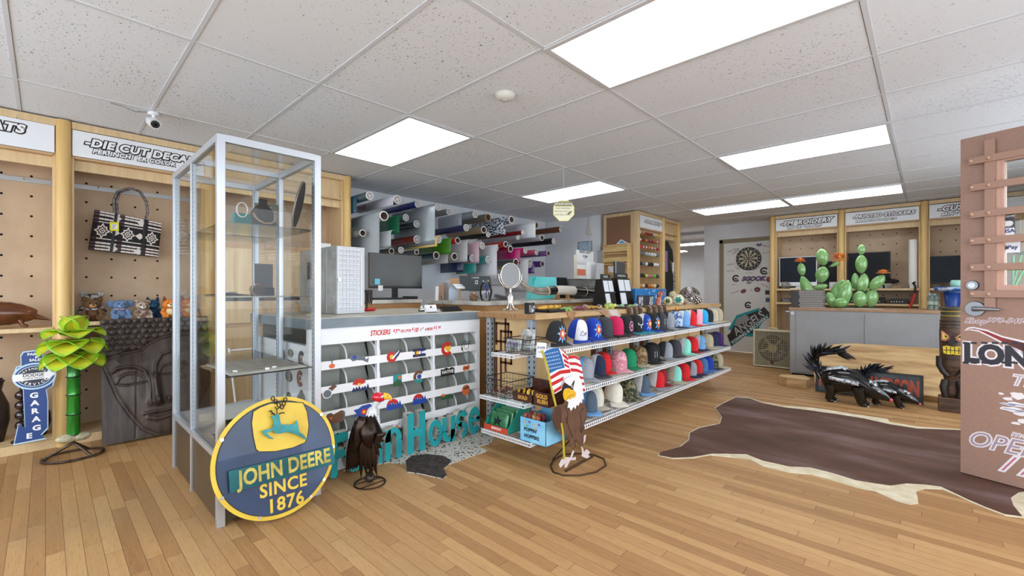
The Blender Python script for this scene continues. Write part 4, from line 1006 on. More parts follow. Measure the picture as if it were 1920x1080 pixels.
letter('u',LT % 'u, between the o and the s',[rect(0,.34,.38,.86),rect(.66,1,.0,.86),annul(.5,.40,.17,.20,.5,.40,PI,2*PI)],yy(829),w=.12,h=.215)
letter('s',LT % 's, before the last letter',[annul(.5,.62,.2,.10,.5,.26,.3,3*PI/2),annul(.5,.26,.2,.10,.5,.26,-PI/2,PI - .3 + .0)],yy(855),w=.115,h=.235)
letter('e',LT % 'e, the last one at the right',[annul(.5,.46,.2,.22,.5,.46,0,2*PI - .65),rect(.3,.95,.40,.56)],yy(878),w=.125,h=.23)
# small speckled cowhide under the letters
hide = [U(a,b,z=.0) for a,b in ((728,868),(760,871),(763,886),(790,890),(812,895),(830,899),(838,893),(832,880),(842,872),(880,858),(915,846),(896,838),(920,832),(928,820),(915,806),(905,800))]
pts = [(p.x,p.y) for p in hide] + [(-2.62,2.34),(-2.62,1.25)]
M0 = Matrix.Identity(4)
SPK = mt('speckle_hide',(.16,.14,.13),.9,c2=(.76,.75,.72),sc=62,det=4,lo=.38,hi=.46)
b = MB().poly(pts,M0,.0005,.006)
pb = [U(a,b_,z=.0) for a,b_ in ((763,886),(790,890),(812,895),(830,899),(838,893),(832,880),(842,872),(845,864),(830,856),(800,853),(772,856),(760,866))]
t = thing('cowhide_rug','small black and white speckled cowhide under the teal letters','rug',(-2.4,1.9,0))
b.build('hide',SPK,t)
tag(MB().poly([(p.x,p.y) for p in pb],M0,.006,.0068).build('dark_patch',mt('dark_hide',(.14,.11,.10),.85,c2=(.26,.22,.20),sc=30),t),'dark brown patch')

# ================================================================ metal vulture on spring legs
c = Vector((-2.34,1.285,0))
t = thing('vulture_sculpture','dark metal vulture with a red head and yellow beak on a wire ring base','garden sculpture',tuple(c))
FE = mt('feather_metal',(.13,.09,.07),.25,.7,c2=(.22,.16,.12),sc=14)
MB().tube([(c.x + .085*math.cos(a),c.y + .085*math.sin(a),.006) for a in [2*PI*i/36 for i in range(36)]],.004,6,closed=True).build('ring_base',FE,t)
MB().cyl((c.x - .04,c.y - .075,.006),(c.x - .02,c.y + .08,.006),.003,n=6).cyl((c.x + .03,c.y - .078,.006),(c.x + .03,c.y + .078,.006),.003,n=6).build('cross_bar',FE,t)
MB().sph((c.x,c.y,.035),(.032,.028,.026)).build('stone',mt('ironstone',(.25,.22,.20),.4,.5),t)
MB().tube([(c.x + .018*math.cos(w) ,c.y + .018*math.sin(w),.05 + .10*w/(8*PI)) for w in [8*PI*i/64 for i in range(65)]],.0028,6).build('spring',FE,t)
bd = Vector((c.x - .01,c.y + .0,.24))
rt = Vector((math.sin(TH),-math.cos(TH),0))    # a horizontal direction, about across the view
fw = Vector((-math.cos(TH),-math.sin(TH),0))   # towards the room entrance
MB().tube([bd + rt*.0 + Vector((0,0,-.10)),bd + rt*.0 + Vector((0,0,-.03)),bd + rt*.012 + Vector((0,0,.05)),bd + rt*.0 + Vector((0,0,.12)),bd + rt*.01 + Vector((0,0,.16))],[.02,.06,.066,.045,.018],16).build('body',FE,t)
rb = random.Random(5)
def feather(base,tip,w,name='feather',mat=FE,bend=.01):
    base,tip = Vector(base),Vector(tip); d = (tip - base); L_ = d.length; d.normalize(); sd = d.cross(fw).normalized()
    def fn(u,v):
        ww = w*(math.sin(PI*min(1,.22 + .78*u)) ** .8)*(1 - u*.1)
        return base + d*L_*u + sd*(v*2 - 1)*ww + fw*(bend*math.sin(PI*u) + .004*(1 - (2*v - 1) ** 2))
    return MB().surf(fn,8,4).build(name,mat,t,solid=.002)
for k in range(6):   # left wing
    q = k/5; feather(bd - rt*(.02 + .035*(1 - q)) + fw*.03 + Vector((0,0,.13 - .05*q)),bd - rt*(.125 - .06*q) + fw*.02 + Vector((0,0,-.17 + .02*q)),.024)
for k in range(7):   # right wing, ragged
    q = k/6; feather(bd + rt*(.0 + .03*q) + fw*.045 + Vector((0,0,.12 - .015*k)),bd + rt*(.03 + .085*q) + fw*.04 + Vector((0,0,-.17 + .235*q ** 1.2)),.023)
for k in range(4): feather(bd + rt*(-.02 + .014*k) + fw*.05 + Vector((0,0,.05)),bd + rt*(-.03 + .03*k) + fw*.045 + Vector((0,0,-.19 + .012*(k % 2))),.018)
feather(bd + rt*.0 + fw*.052 + Vector((0,0,.13)),bd + rt*.03 + fw*.06 + Vector((0,0,-.02)),.042,bend=.03)
feather(bd - rt*.02 + fw*.05 + Vector((0,0,.16)),bd - rt*.065 + fw*.05 + Vector((0,0,-.05)),.030,bend=.02)
WF = mt('ruff_white',(.80,.81,.82),.35,.1)
rc = bd + rt*.022 + Vector((0,0,.175))
MB().sph(rc,(.034,.034,.028)).build('ruff',WF,t)
for k in range(10):
    a = 2*PI*k/10; feather(rc + Vector((0,0,.016)),rc + rt*.04*math.cos(a) + fw*.04*math.sin(a) + Vector((0,0,-.022)),.012,'ruff_feather',WF)
nk = rc + rt*.022 + Vector((0,0,.0))
MB().tube([rc,rc + rt*.012 + Vector((0,0,.035)),rc + rt*.03 + Vector((0,0,.062))],[.02,.016,.02],12).build('neck',WF,t)
hc = rc + rt*.034 + Vector((0,0,.082))
RH = mt('vulture_red',(.74,.06,.16),.25,coat=.5)
Mh = Matrix.Translation(hc) @ Matrix.Rotation(math.atan2(rt.y,rt.x),4,'Z')
MB().sph((0,0,0),(.042,.030,.029),20,12,0,Mh).build('head',RH,t)
MB().tube([(.030,0,.006),(.052,0,.004),(.068,0,-.004),(.074,0,-.018)],[(.021,.018),(.019,.013),(.012,.008),(.002,.002)],14,M=Mh).build('beak',mt('beak_yellow',(.90,.68,.20),.3),t)
for s_ in (-1,1): MB().sph((.028,s_*.022,.008),.007,10,8,0,Mh).sph((.0315,s_*.0275,.008),.003,8,6,1,Mh).build('eye',[WHITE,BLACK],t)
MB().tube([(.052,-.011,.010),(.060,-.008,.010)],[.003,.002],8,M=Mh).build('nostril',BLACK,t)

# ================================================================ hat gondola with butcher-block top
TX0,TX1,TY0,TY1,TZ = -2.545,-1.95,2.30,6.02,.95
t = thing('work_table','long butcher-block topped stand whose wire shelves carry the rows of caps','shelf stand',(-2.2,4.1,0))
BUTC = mt('butcher_block',(.80,.67,.48),.45,c2=(.70,.55,.36),sc=3,st=(30,1.2,30),det=4)
BUTE = mt('butcher_end',(.66,.50,.33),.5,c2=(.52,.38,.25),sc=5,st=(18,1,2),det=4)
MB().box(TX0,TX1,TY0 + .004,TY1,.912,TZ).box(TX0,TX1,TY0,TY0 + .004,.912,TZ,1).build('table_top',[BUTC,BUTE],t,bevel=.003)
STEEL = mt('galv_post',(.66,.70,.74),.4,.5); BRN = mt('brown_post',(.33,.17,.09),.6)
def slot_post(x,y,w=.045,z0=.0,z1=.91,holes=True):
    MB().box(x - w/2,x + w/2,y - w/2,y + w/2,z0,z1).build('post',STEEL,t,bevel=.002)
    if holes:
        b = MB()
        for k in range(int((z1 - z0 - .1)/.04)):
            z = z0 + .08 + .04*k
            b.box(x - .005,x + .005,y - w/2 - .0008,y - w/2,z,z + .018).box(x + w/2,x + w/2 + .0008,y - .005,y + .005,z,z + .018)
        tag(b.build('post_slots',HOLE,t),'dark slots of the post')
py_ = [U(p,640,x=-2.08).y for p in (1127,1148,1197,1218,1326)]
slot_post(-2.50,2.40,.045,.008); slot_post(-2.09,2.42,.05,.03)
MB().cyl((-2.09,2.42,0),(-2.09,2.42,.018),.03).cyl((-2.09,2.42,.018),(-2.09,2.42,.04),.013).build('levelling_foot',STEEL,t)
for y in py_: slot_post(-2.10,y,.04)
PNL = woodmat('birch_panel',(.86,.74,.55),(.79,.66,.46),st=(3,3,1),sc=2.2,rough=.45)
ye = [2.45] + [py_[0] - .03,py_[1] + .03,py_[2] - .03,py_[3] + .03,py_[4] - .03,py_[4] + .03,5.9]
for a,b_ in ((2.45,py_[0] - .035),(py_[1] + .035,py_[2] - .035),(py_[3] + .035,py_[4] - .035),(py_[4] + .035,5.95)):
    n = max(1,round((b_ - a)/.42))
    for i in range(n):
        MB().box(-2.17,-2.155,a + (b_ - a)*i/n + .012,a + (b_ - a)*(i + 1)/n - .012,.12,.905).build('back_board',PNL,t)
MB().box(-2.20,-2.171,2.45,5.95,.05,.905).build('inner_frame',BRN,t)
MB().box(-2.535,-2.53,2.43,5.95,.05,.905).build('rear_board',PNL,t)
MB().box(-2.475,-2.12,2.43,2.44,.05,.91).build('end_board',PNL,t)
fe = FY(2.43)
b = MB()
lat = [((1168,640),0)]
def bar2(a0,z0,a1,z1,w=.018): b.box(min(a0,a1) - w/2,max(a0,a1) + w/2,min(z0,z1) - w/2,max(z0,z1) + w/2,0,.004,0,fe.mat())
A0,A1,A2,A3 = -2.46,-2.41,-2.37,-2.30
for s_ in ((A0,.86,A0,.70),(A0,.86,A2 + .04,.86),(A0,.72,A2 + .04,.72),(A1,.80,A3,.80),(A1,.80,A1,.12),(A2 + .04,.86,A2 + .04,.66),(A0,.64,A3,.64),(A0,.64,A0,.12),(A3,.80,A3,.56),(A1,.56,A3,.56),(A1 + .05,.90,A1 + .05,.50)): bar2(*s_)
tag(b.build('lattice_trim',BRN,t),'brown lattice of thin strips on the end board')
for y in (3.2,4.1,5.0): MB().box(-2.5,-2.0,y - .02,y + .02,.87,.912).build('cross_beam',STEEL,t)
# wire shelves
WW = mt('white_wire',(.90,.91,.92),.35)
def wire_shelf(x0,x1,y0,y1,z,label,ends=True,along='y',lip='x'):
    tt = thing('wire_shelf',label,'wire shelf',((x0 + x1)/2,(y0 + y1)/2,z))
    b = MB()
    if along == 'y':
        n = int((y1 - y0)/.025)
        for k in range(n + 1): b.box(x0,x1,y0 + k*.025 - .0013,y0 + k*.025 + .0013,z - .0026,z)
        for x in (x0 + .1,(x0 + x1)/2,x1 - .06): b.box(x - .003,x + .003,y0,y1,z - .009,z - .0027)
    else:
        n = int((x1 - x0)/.025)
        for k in range(n + 1): b.box(x0 + k*.025 - .0013,x0 + k*.025 + .0013,y0,y1,z - .0026,z)
        for y in (y0 + .02,(y0 + y1)/2,y1 - .03): b.box(x0,x1,y - .003,y + .003,z - .009,z - .0027)
    b.build('wire_deck',WW,tt)
    l = MB()
    if lip == 'x':
        for zz in (z - .020,z + .0035): l.box(x1,x1 + .004,y0,y1,zz - .0025,zz + .0025)
        for k in range(int((y1 - y0)/.025)):
            l.box(x1 + .0005,x1 + .003,y0 + k*.025,y0 + k*.025 + .009,z - .018,z + .001)
    else:
        for zz in (z - .018,z + .0035): l.box(x0,x1,y0 - .004,y0,zz - .0025,zz + .0025)
        for zz in (z - .018,z + .0035): l.box(x1,x1 + .004,y0 - .004,y1,zz - .0025,zz + .0025)
        for k in range(int((x1 - x0)/.0125)): l.box(x0 + k*.0125,x0 + k*.0125 + .0035,y0 - .003,y0 - .0005,z - .016,z + .001)
        for k in range(int((y1 - y0)/.0125)): l.box(x1 + .0005,x1 + .003,y0 + k*.0125,y0 + k*.0125 + .0035,z - .016,z + .001)
    l.build('front_lip',WW,tt)
    for y in ((y0 + .15,(y0 + y1)/2,y1 - .15) if along == 'y' else ()):
        MB().poly([(x0,z - .01),(x0,z - .07),(x1 - .08,z - .01)],Matrix(((1,0,0,0),(0,0,-1,y + .002),(0,1,0,0),(0,0,0,1))),0,.003).build('bracket',WW,tt)
    return tt
SHX0,SHX1 = -2.055,-1.648
HZ = (.742,.468,.222)
wire_shelf(-1.942,SHX1,2.19,5.40,HZ[0],'top white wire shelf of caps under the butcher-block top')
wire_shelf(SHX0,SHX1,2.372,5.42,HZ[1],'middle white wire shelf of caps')
wire_shelf(SHX0,SHX1,2.372,5.42,HZ[2],'bottom white wire shelf of caps, nearest the floor')
EY0,EY1 = 2.07,2.365
EZ = [U(925,662,y=EY0).z,U(905,742,y=EY0).z,U(1000,835,y=EY0).z]
ex = [(U(922,660,y=EY0).x,-1.975),(U(900,740,y=EY0).x,U(1035,745,y=EY0).x),(U(903,805,y=EY0).x,U(1042,830,y=EY0).x)]
wire_shelf(ex[0][0],-1.95,EY0,EY1,EZ[0],'short top end shelf holding plastic bags and a price card',along='x',lip='y')
wire_shelf(ex[1][0],-1.85,EY0,EY1,EZ[1],'short middle end shelf holding the wire basket and brown candy boxes',along='x',lip='y')
wire_shelf(ex[2][0],-1.80,EY0,EY1,EZ[2],'short bottom end shelf with the green and blue candy boxes',along='x',lip='y')

# ---------------------------------------------------------------- caps
def cloth(name,c,c2=None,camo=False):
    if camo: return mt(name,c,.9,c2=c2,sc=38,det=3,lo=.47,hi=.52)
    return mt(name,c,.88,c2=c2 or tuple(min(1,v*1.06 + .01) for v in c),sc=90,bump=.25,bsc=400)
_hn = [0]
def cap(x,y,z,label,front,back,brim,az=0,tilt=.20,logo=None,s=1.0,group='caps on the wire shelves',stitch=None,roll=0):
    _hn[0] += 1
    t = thing('baseball_cap',label,'cap',(x,y,z),az,group,world=False)
    LX,WY,HT = .092*s,.067*s,.136*s
    Rm = Matrix.Translation((0,0,.0)) @ Matrix.Rotation(tilt,4,'Y') @ Matrix.Rotation(roll,4,'X')
    def dome(p,el,g=0):
        # p azimuth 0=front
        e = max(0,math.sin(el)); ce = max(0,math.cos(el))
        hh = HT*(1.0 + .10*math.cos(p)*ce)
        k = ce ** .62
        return Vector(((LX + g)*k*math.cos(p)*(1.0 if math.cos(p) > 0 else 1.02),(WY + g)*k*math.sin(p),.012 + (hh + g)*e ** 1.05))
    lift = LX*math.sin(tilt) + .014
    T = Matrix.Translation((0,0,lift + .001)) @ Rm
    W_ = .95
    MB().surf(lambda u,v: dome(-W_ + 2*W_*u,v*PI/2*.985),10,10,M=T).build('front_panel',front,t)
    MB().surf(lambda u,v: dome(W_ + (2*PI - 2*W_)*u,v*PI/2*.985),18,10,M=T).build('back_panel',back,t)
    def brimf(u,v):
        a = -1.12 + 2.24*u; base = dome(a,.0)
        ext = .078*s*max(.05,math.cos(a*.80)) ** .9
        d = Vector((math.cos(a*.42),math.sin(a*.42),0))
        p = base + d*ext*v
        p.z = .012 + .012*v*math.cos(a) - .030*(abs(math.sin(a)) ** 2)*(.25 + .75*v)
        return p
    MB().surf(brimf,14,6,M=T).build('brim',brim,t,solid=.003)
    MB().sph((0,0,.012 + HT*1.0),(.007,.007,.004),10,6,0,T).build('button',back,t)
    def onf(a,e,g=.0012): return dome(a,e,g)
    if logo:
        kind,cols = logo; b = MB()
        def disc(a0,e0,ra,m,g,n=14,fn=None):
            pts = [onf(a0 + (ra if fn is None else fn(i)*ra)*1.0*math.cos(2*PI*i/n)/1.0,e0 + (ra if fn is None else fn(i)*ra)*.95*math.sin(2*PI*i/n),g) for i in range(n)]
            b.add(pts,[tuple(range(n))],m,False,T)
        if kind == 'sun':
            disc(.0,.50,.58,0,.0012,24,lambda i: 1 if i % 3 == 0 else .55); disc(0,.50,.30,1,.002); disc(0,.5,.19,2,.0026); disc(0,.5,.10,3,.0032)
        elif kind == 'C':
            disc(0,.50,.38,0,.0012,20,lambda i: 1 if i % 2 else .8); disc(0,.5,.25,1,.002); disc(0,.5,.12,0,.0026)
        elif kind == 'script':
            for p0,p1 in (((-.45,.30),(-.25,.52)),((-.25,.52),(-.1,.42)),((-.45,.30),(-.05,.26)),((-.05,.26),(.05,.42)),((.05,.42),(.15,.28)),((.15,.28),(.28,.44)),((.28,.44),(.42,.36))):
                q = [onf(p0[0] + (p1[0] - p0[0])*i/4,p0[1] + (p1[1] - p0[1])*i/4,.001) for i in range(5)]
                b.tube(q,.0016,5,0,M=T)
        elif kind == 'patch':
            pts = [onf(a,e,.002) for a,e in ((-.3,.30),(.3,.30),(.3,.70),(-.3,.70))]; b.add(pts,[(0,1,2,3)],0,False,T)
            pts = [onf(a,e,.0028) for a,e in ((-.2,.40),(.2,.40),(.0,.62))]; b.add(pts,[(0,1,2)],1,False,T)
        elif kind == 'skull':
            for l in ([(-.45,.62),(-.35,.48),(-.15,.5),(0,.46),(.15,.5),(.35,.48),(.45,.62)],[(0,.5),(0,.28)]): b.tube([onf(a,e,.001) for a,e in l],.0035,6,0,M=T)
        b.build('logo',cols,t)
    return t
CB = cloth('c_black',(.11,.11,.12)); CC = cloth('c_charcoal',(.22,.23,.25)); CBL = cloth('c_royal',(.07,.22,.62)); CNV = cloth('c_navy',(.11,.15,.26))
CW = cloth('c_white',(.84,.84,.85)); CPK = cloth('c_magenta',(.75,.10,.32)); CGY = cloth('c_grey',(.55,.57,.60)); CLB = cloth('c_lightblue',(.42,.62,.82)); CRD = cloth('c_red',(.78,.10,.13))
CRD2 = cloth('c_darkred',(.52,.09,.13)); CPI = cloth('c_pink',(.86,.62,.68)); CCY = cloth('c_cyan',(.16,.62,.84)); CTN = cloth('c_tan',(.72,.69,.62)); CKH = cloth('c_khaki',(.68,.64,.54)); CTL = cloth('c_teal',(.10,.55,.62))
CGN = cloth('c_green',(.05,.50,.33)); CMT = cloth('c_mint',(.52,.82,.75)); CPU = cloth('c_purple',(.22,.12,.36)); CDN = cloth('c_denim',(.28,.42,.60)); CSL = cloth('c_slate',(.30,.36,.42)); CCR = cloth('c_cream',(.83,.81,.76))
KB = cloth('k_blue',(.30,.40,.60),(.72,.78,.88),True); KD = cloth('k_desert',(.62,.52,.38),(.42,.33,.22),True); KG = cloth('k_green',(.50,.48,.36),(.18,.22,.16),True); KP = cloth('k_pink',(.86,.66,.70),(.78,.50,.56),True)
SUN = [mt('l_blue',(.45,.72,.90),.6),mt('l_red',(.75,.15,.15),.6),mt('l_or',(.92,.55,.25),.6),mt('l_yel',(.98,.90,.70),.6)]
PC = [mt('l_pink',(.80,.55,.68),.6),mt('l_blk',(.12,.11,.12),.6)]
INK = [mt('l_ink',(.15,.18,.28),.6)]; PAT2 = [mt('l_patch',(.72,.73,.74),.6),mt('l_pd',(.25,.28,.33),.6)]
on1 = ' on the top wire shelf'; on2 = ' on the middle wire shelf'; on3 = ' on the bottom wire shelf'
row1 = [(1042,CB,CB,CB,('sun',SUN),'black cap with a blue sunburst behind the flag' + on1),(1082,CW,CBL,CBL,('script',INK),'royal blue cap with a white front and script' + on1),
 (1112,CBL,CBL,CBL,('sun',SUN),'royal blue cap with a round red sun emblem' + on1),(1140,CC,CC,CC,None,'plain charcoal cap right of the royal blue sun cap' + on1),
 (1153,CPK,CPK,CB,None,'magenta and black cap' + on1),(1168,CB,CB,CC,('C',PC),'black cap with a pink C emblem' + on1),(1187,CB,CB,CTL,('skull',[CW]),'black cap with a longhorn emblem and teal brim' + on1),
 (1203,CBL,CW,CTL,('sun',SUN),'blue and white cap with a sun emblem' + on1),(1218,CB,CB,CBL,('sun',SUN),'black cap with a blue brim and sun emblem' + on1),(1230,CC,CB,CC,('patch',PAT2),'charcoal cap with a small grey patch' + on1),
 (1245,CGY,CB,CGY,None,'light grey cap with a black back' + on1),(1263,KB,KB,CNV,None,'blue camouflage cap' + on1),(1277,CLB,CW,CLB,None,'light blue cap' + on1),(1293,CRD,CW,CRD,None,'bright red cap with white mesh' + on1),
 (1308,CPI,CB,CPI,None,'pink cap' + on1),(1321,CCY,CW,CCY,None,'cyan cap' + on1),(1334,CB,CB,CTN,None,'black cap with a tan brim' + on1),(1346,CTN,CTN,CTN,None,'tan cap near the far end' + on1),(1358,CKH,CKH,CKH,None,'khaki cap at the far end' + on1)]
HX = -1.80
ra = random.Random(2)
def relax(ys,gap,lo,hi):
    o = sorted(range(len(ys)),key=lambda i: ys[i]); v = [ys[i] for i in o]
    for _ in range(400):
        for i in range(len(v) - 1):
            d = gap - (v[i + 1] - v[i])
            if d > 0: v[i] -= d/2; v[i + 1] += d/2
        v[0] = max(v[0],lo); v[-1] = min(v[-1],hi)
    r = [0]*len(ys)
    for k,i in enumerate(o): r[i] = v[k]
    return r
Y1_ = relax([U(r[0],640,x=HX).y for r in row1],.157,2.275,5.34)
for (px,f_,b_,br_,lg,lb),yv in zip(row1,Y1_):
    cap(HX,yv,HZ[0] + .001,lb,f_,b_,br_,az=ra.uniform(-.03,.03) - .45 + .1*(yv - 2.3),logo=lg,s=.95)
row2 = [(1094,CGY,CLB,CGY,None,0,'pale grey cap half hidden by the flag' + on2),(1120,CNV,CW,CC,None,0,'navy-black cap with white mesh' + on2),(1150,KP,KP,CPI,None,0,'pink camouflage cap' + on2),(1146,CRD,CRD2,CRD,None,1,'red cap tucked behind the pink one' + on2),
 (1172,CGN,CGN,CGN,None,0,'bright green cap' + on2),(1196,KD,KD,CKH,None,0,'desert camouflage cap' + on2),(1217,CB,CB,CB,('patch',PAT2),0,'black cap with a pale patch' + on2),(1228,CB,CB,CB,None,1,'black cap in the back row' + on2),
 (1244,CGY,CC,CGY,None,0,'light grey cap with a charcoal back' + on2),(1261,CC,CC,CC,None,0,'charcoal cap beside the mint one' + on2),(1279,CMT,CW,CMT,None,0,'mint cap' + on2),(1293,CRD,CRD,CRD2,None,0,'coral red cap' + on2),
 (1307,CLB,CW,CNV,('patch',PAT2),0,'white and light blue cap with a navy brim' + on2),(1322,CKH,CTN,CKH,None,0,'khaki cap' + on2),(1337,CNV,CC,CGY,None,0,'navy cap with a grey brim' + on2),(1352,CPU,CPU,CPU,None,0,'purple cap at the far end' + on2)]
Y2_ = relax([U(r[0],690,x=HX).y for r in row2],.155,2.455,5.34)
for (px,f_,b_,br_,lg,bk,lb),yv in zip(row2,Y2_):
    x = HX - (.05 if bk else 0)
    cap(x,yv,HZ[1] + .001,lb,f_,b_,br_,az=ra.uniform(-.03,.03) - .42 + .09*(yv - 2.3),logo=lg,s=.95)
row3 = [(1108,CSL,CLB,CLB,None,0,-.9,'slate grey cap with light blue mesh turned sideways' + on3),(1118,CCR,CCR,CTN,None,1,0,'cream cap standing at the back' + on3),(1148,CCR,CCR,CCR,None,0,0,'cream cap standing upright' + on3),(1175,KG,KG,KG,None,0,0,'green camouflage cap' + on3),
 (1201,CSL,CW,CLB,None,0,0,'grey cap with a light blue brim' + on3),(1228,CRD,CW,CGY,None,0,0,'red cap with white piping' + on3),(1243,CRD2,CRD2,CRD2,None,1,0,'dark red cap in the back row' + on3),(1261,CMT,CTN,CKH,None,0,0,'mint cap with a khaki brim' + on3),
 (1277,CRD,CRD,CRD,None,0,0,'plain red cap right of the mint one' + on3),(1292,CGY,CC,CNV,None,0,0,'light grey cap with a navy brim' + on3),(1304,CRD,CRD,CNV,None,0,0,'red cap with a navy brim' + on3),(1325,CDN,CDN,CDN,None,0,0,'denim blue cap' + on3),
 (1337,CBL,CBL,CDN,None,0,0,'blue cap beside the denim one' + on3),(1350,KG,KG,CC,None,0,0,'dark camouflage cap' + on3),(1362,CKH,CKH,CKH,None,0,0,'khaki cap at the far end' + on3)]
Y3_ = relax([U(r[0],735,x=HX).y for r in row3],.157,2.46,5.34)
for (px,f_,b_,br_,lg,bk,az,lb),yv in zip(row3,Y3_):
    x = HX - (.05 if bk else 0)
    cap(x,yv,HZ[2] + .001,lb,f_,b_,br_,az=az*.2 + ra.uniform(-.03,.03) - .42 + .09*(yv - 2.3),logo=lg,s=.95,tilt=.2 if px != 1148 else .3)

# ---------------------------------------------------------------- goods on the end shelves
z = EZ[0] + .001
BW_ = mt('basket_wire',(.18,.16,.15),.45,.5)
def basket(x0,x1,y0,y1,z,h,label,tap=.03):
    t = thing('wire_basket',label,'basket',((x0 + x1)/2,(y0 + y1)/2,z))
    def ring(zz,k): e = tap*k; return [(x0 - e,y0 - e,zz),(x1 + e,y0 - e,zz),(x1 + e,y1 + e,zz),(x0 - e,y1 + e,zz)]
    b = MB()
    for zz,k,r in ((z + .003,0,.0022),(z + h/3,.33,.0013),(z + 2*h/3,.66,.0013)):
        q = ring(zz,k); 
        for i in range(4): b.cyl(q[i],q[(i + 1) % 4],r,n=6)
    for i in range(4):
        a,c_ = ring(z + .003,0)[i],ring(z + .003,0)[(i + 1) % 4]; d,e = ring(z + h,1)[i],ring(z + h,1)[(i + 1) % 4]
        n = max(3,int((Vector(c_) - Vector(a)).length/.025))
        for j in range(n + 1): b.cyl(Vector(a).lerp(Vector(c_),j/n),Vector(d).lerp(Vector(e),j/n),.0011,n=5)
    for j in range(9): b.cyl((x0 + (x1 - x0)*j/8,y0,z + .003),(x0 + (x1 - x0)*j/8,y1,z + .003),.0012,n=5)
    b.build('mesh',BW_,t)
    q = ring(z + h,1); b = MB()
    for i in range(4): b.cyl(q[i],q[(i + 1) % 4],.0032,n=8)
    b.build('rim',BW_,t)
    return t
basket(U(945,650,y=2.12).x,U(995,650,y=2.12).x - .03,2.14,2.32,z,.10,'small dark wire basket of plastic bags on the top end shelf',.012)
PLB = mt('plastic_bag',(.72,.73,.73),.15,c2=(.50,.51,.50),sc=25,bump=.6,bsc=30,coat=.5)
for i,(px0,py0,w_,h_,tl,lb) in enumerate(((975,640,.115,.15,.25,'clear plastic bag standing upright in the small wire basket'),(964,662,.13,.08,-.1,'clear plastic bag with a purple card lying in the small wire basket'))):
    p = U(px0,py0,y=2.19 + .03*i); f = Frame((p.x - w_/2,2.20 + .05*(1 - i),z + .006),(1,.15,0),(tl,.22,1))
    t = thing('plastic_bag',lb,'bag',tuple(f.o))
    MB().surf(lambda u,v: f.P(u*w_,v*h_,.012*math.sin(PI*u)*math.sin(PI*v) + .003*math.sin(9*u + 5*v)),10,10).build('film',PLB,t,solid=.002)
    MB().box(w_*.2,w_*.8,h_*.35,h_*.7,.0,.006,0,f.off(.012).mat()).build('card',mt('pcard%d' % i,((.62,.60,.55),(.55,.52,.66))[i],.5,c2=(.3,.3,.32),sc=40),t)
p = U(1012,645,y=2.12); f = Frame((p.x - .03,2.12,z),(1,0,0),(0,.12,1))
t = thing('price_card','small white price card standing on the top end shelf beside the black cap','price card',tuple(f.o))
MB().box(0,.075,0,.095,0,.002,0,f.mat()).build('card',WHITE,t)
MB().text('$14.99',f.mat(.037,.062,.002),.022,0,.0006,0,off=.02).text('EACH',f.mat(.037,.035,.002),.016,0,.0006,0).build('lettering',mt('inkblue',(.15,.2,.45),.5),t)
z = EZ[1] + .001
basket(U(912,722,y=2.12).x,U(963,722,y=2.12).x - .035,2.12,2.33,z,.12,'larger dark wire basket of loose candy on the middle end shelf',.02)
b = MB(); rc_ = random.Random(4)
x0_ = U(914,722,y=2.12).x; x1_ = U(962,722,y=2.12).x - .045
for k in range(90): b.sph((rc_.uniform(x0_,x1_),rc_.uniform(2.14,2.31),z + .01 + rc_.random()*.02),(.009,.006,.005),6,4,rc_.randrange(3))
t = tag(b.build('loose_candy',[mt('cd1',(.28,.15,.12),.3),mt('cd2',(.50,.20,.16),.3),mt('cd3',(.62,.55,.50),.25)],None,loc=(x0_,2.2,z)),'loose dark wrapped candies filling the wire basket','candy',kind='stuff')
def carton(name,label,x0,x1,y0,y1,z,h,m_out,m_in,words=None,hb=None,tm=None,wsz=.03):
    t = thing(name,label,'candy box',((x0 + x1)/2,(y0 + y1)/2,z)); hb = hb or h; k = .003
    MB().box(x0,x1,y0,y1,z,z + k).box(x0,x1,y0,y0 + k,z,z + h).box(x0,x0 + k,y0,y1,z,z + h).box(x1 - k,x1,y0,y1,z,z + h).box(x0,x1,y1 - k,y1,z,z + hb).build('carton',m_out,t)
    if words:
        f = FY(y0 - .0003); b = MB()
        for s_,a,zz,sz in words: b.text(s_,f.mat(x0 + (x1 - x0)*a,z + h*zz),sz,0,.0008,0,off=.04)
        b.build('lettering',tm or WHITE,t)
    return t
CBX = mt('choc_box',(.24,.13,.09),.4,c2=(.34,.16,.10),sc=30)
ua,ub,uc_ = U(966,730,y=2.15).x,U(1002,730,y=2.15).x,U(1033,730,y=2.15).x
carton('candy_box','brown open candy box with yellow packets beside the wire basket',ua,ub,2.13,2.33,z,.055,CBX,CBX,[('GOLD',.5,.5,.03)],hb=.12,tm=mt('goldink',(.80,.62,.25),.4))
carton('candy_box','brown candy box lettered GOLD RUSH, right one on the middle end shelf',ub + .006,uc_,2.13,2.33,z,.085,CBX,CBX,[('GOLD',.55,.70,.034),('RUSH',.6,.32,.034)],hb=.10,tm=mt('goldink',(.80,.62,.25),.4))
YP = mt('yellow_packet',(.85,.70,.15),.35,c2=(.40,.18,.08),sc=40)
for k in range(5):
    xx = ua + .012 + k*(ub - ua - .03)/5
    f = Frame((xx,2.15 + .02*(k % 3),z + .02),(1,.2*(k - 2),0),(0,.35,1))
    solo('candy_packet',MB().box(0,.022,0,.055,-.003,.003,0,f.mat()),YP,'yellow candy packet standing in the open brown candy box','candy packet',tuple(f.o),'yellow packets in the brown candy box',bevel=.002)
z = EZ[2] + .001
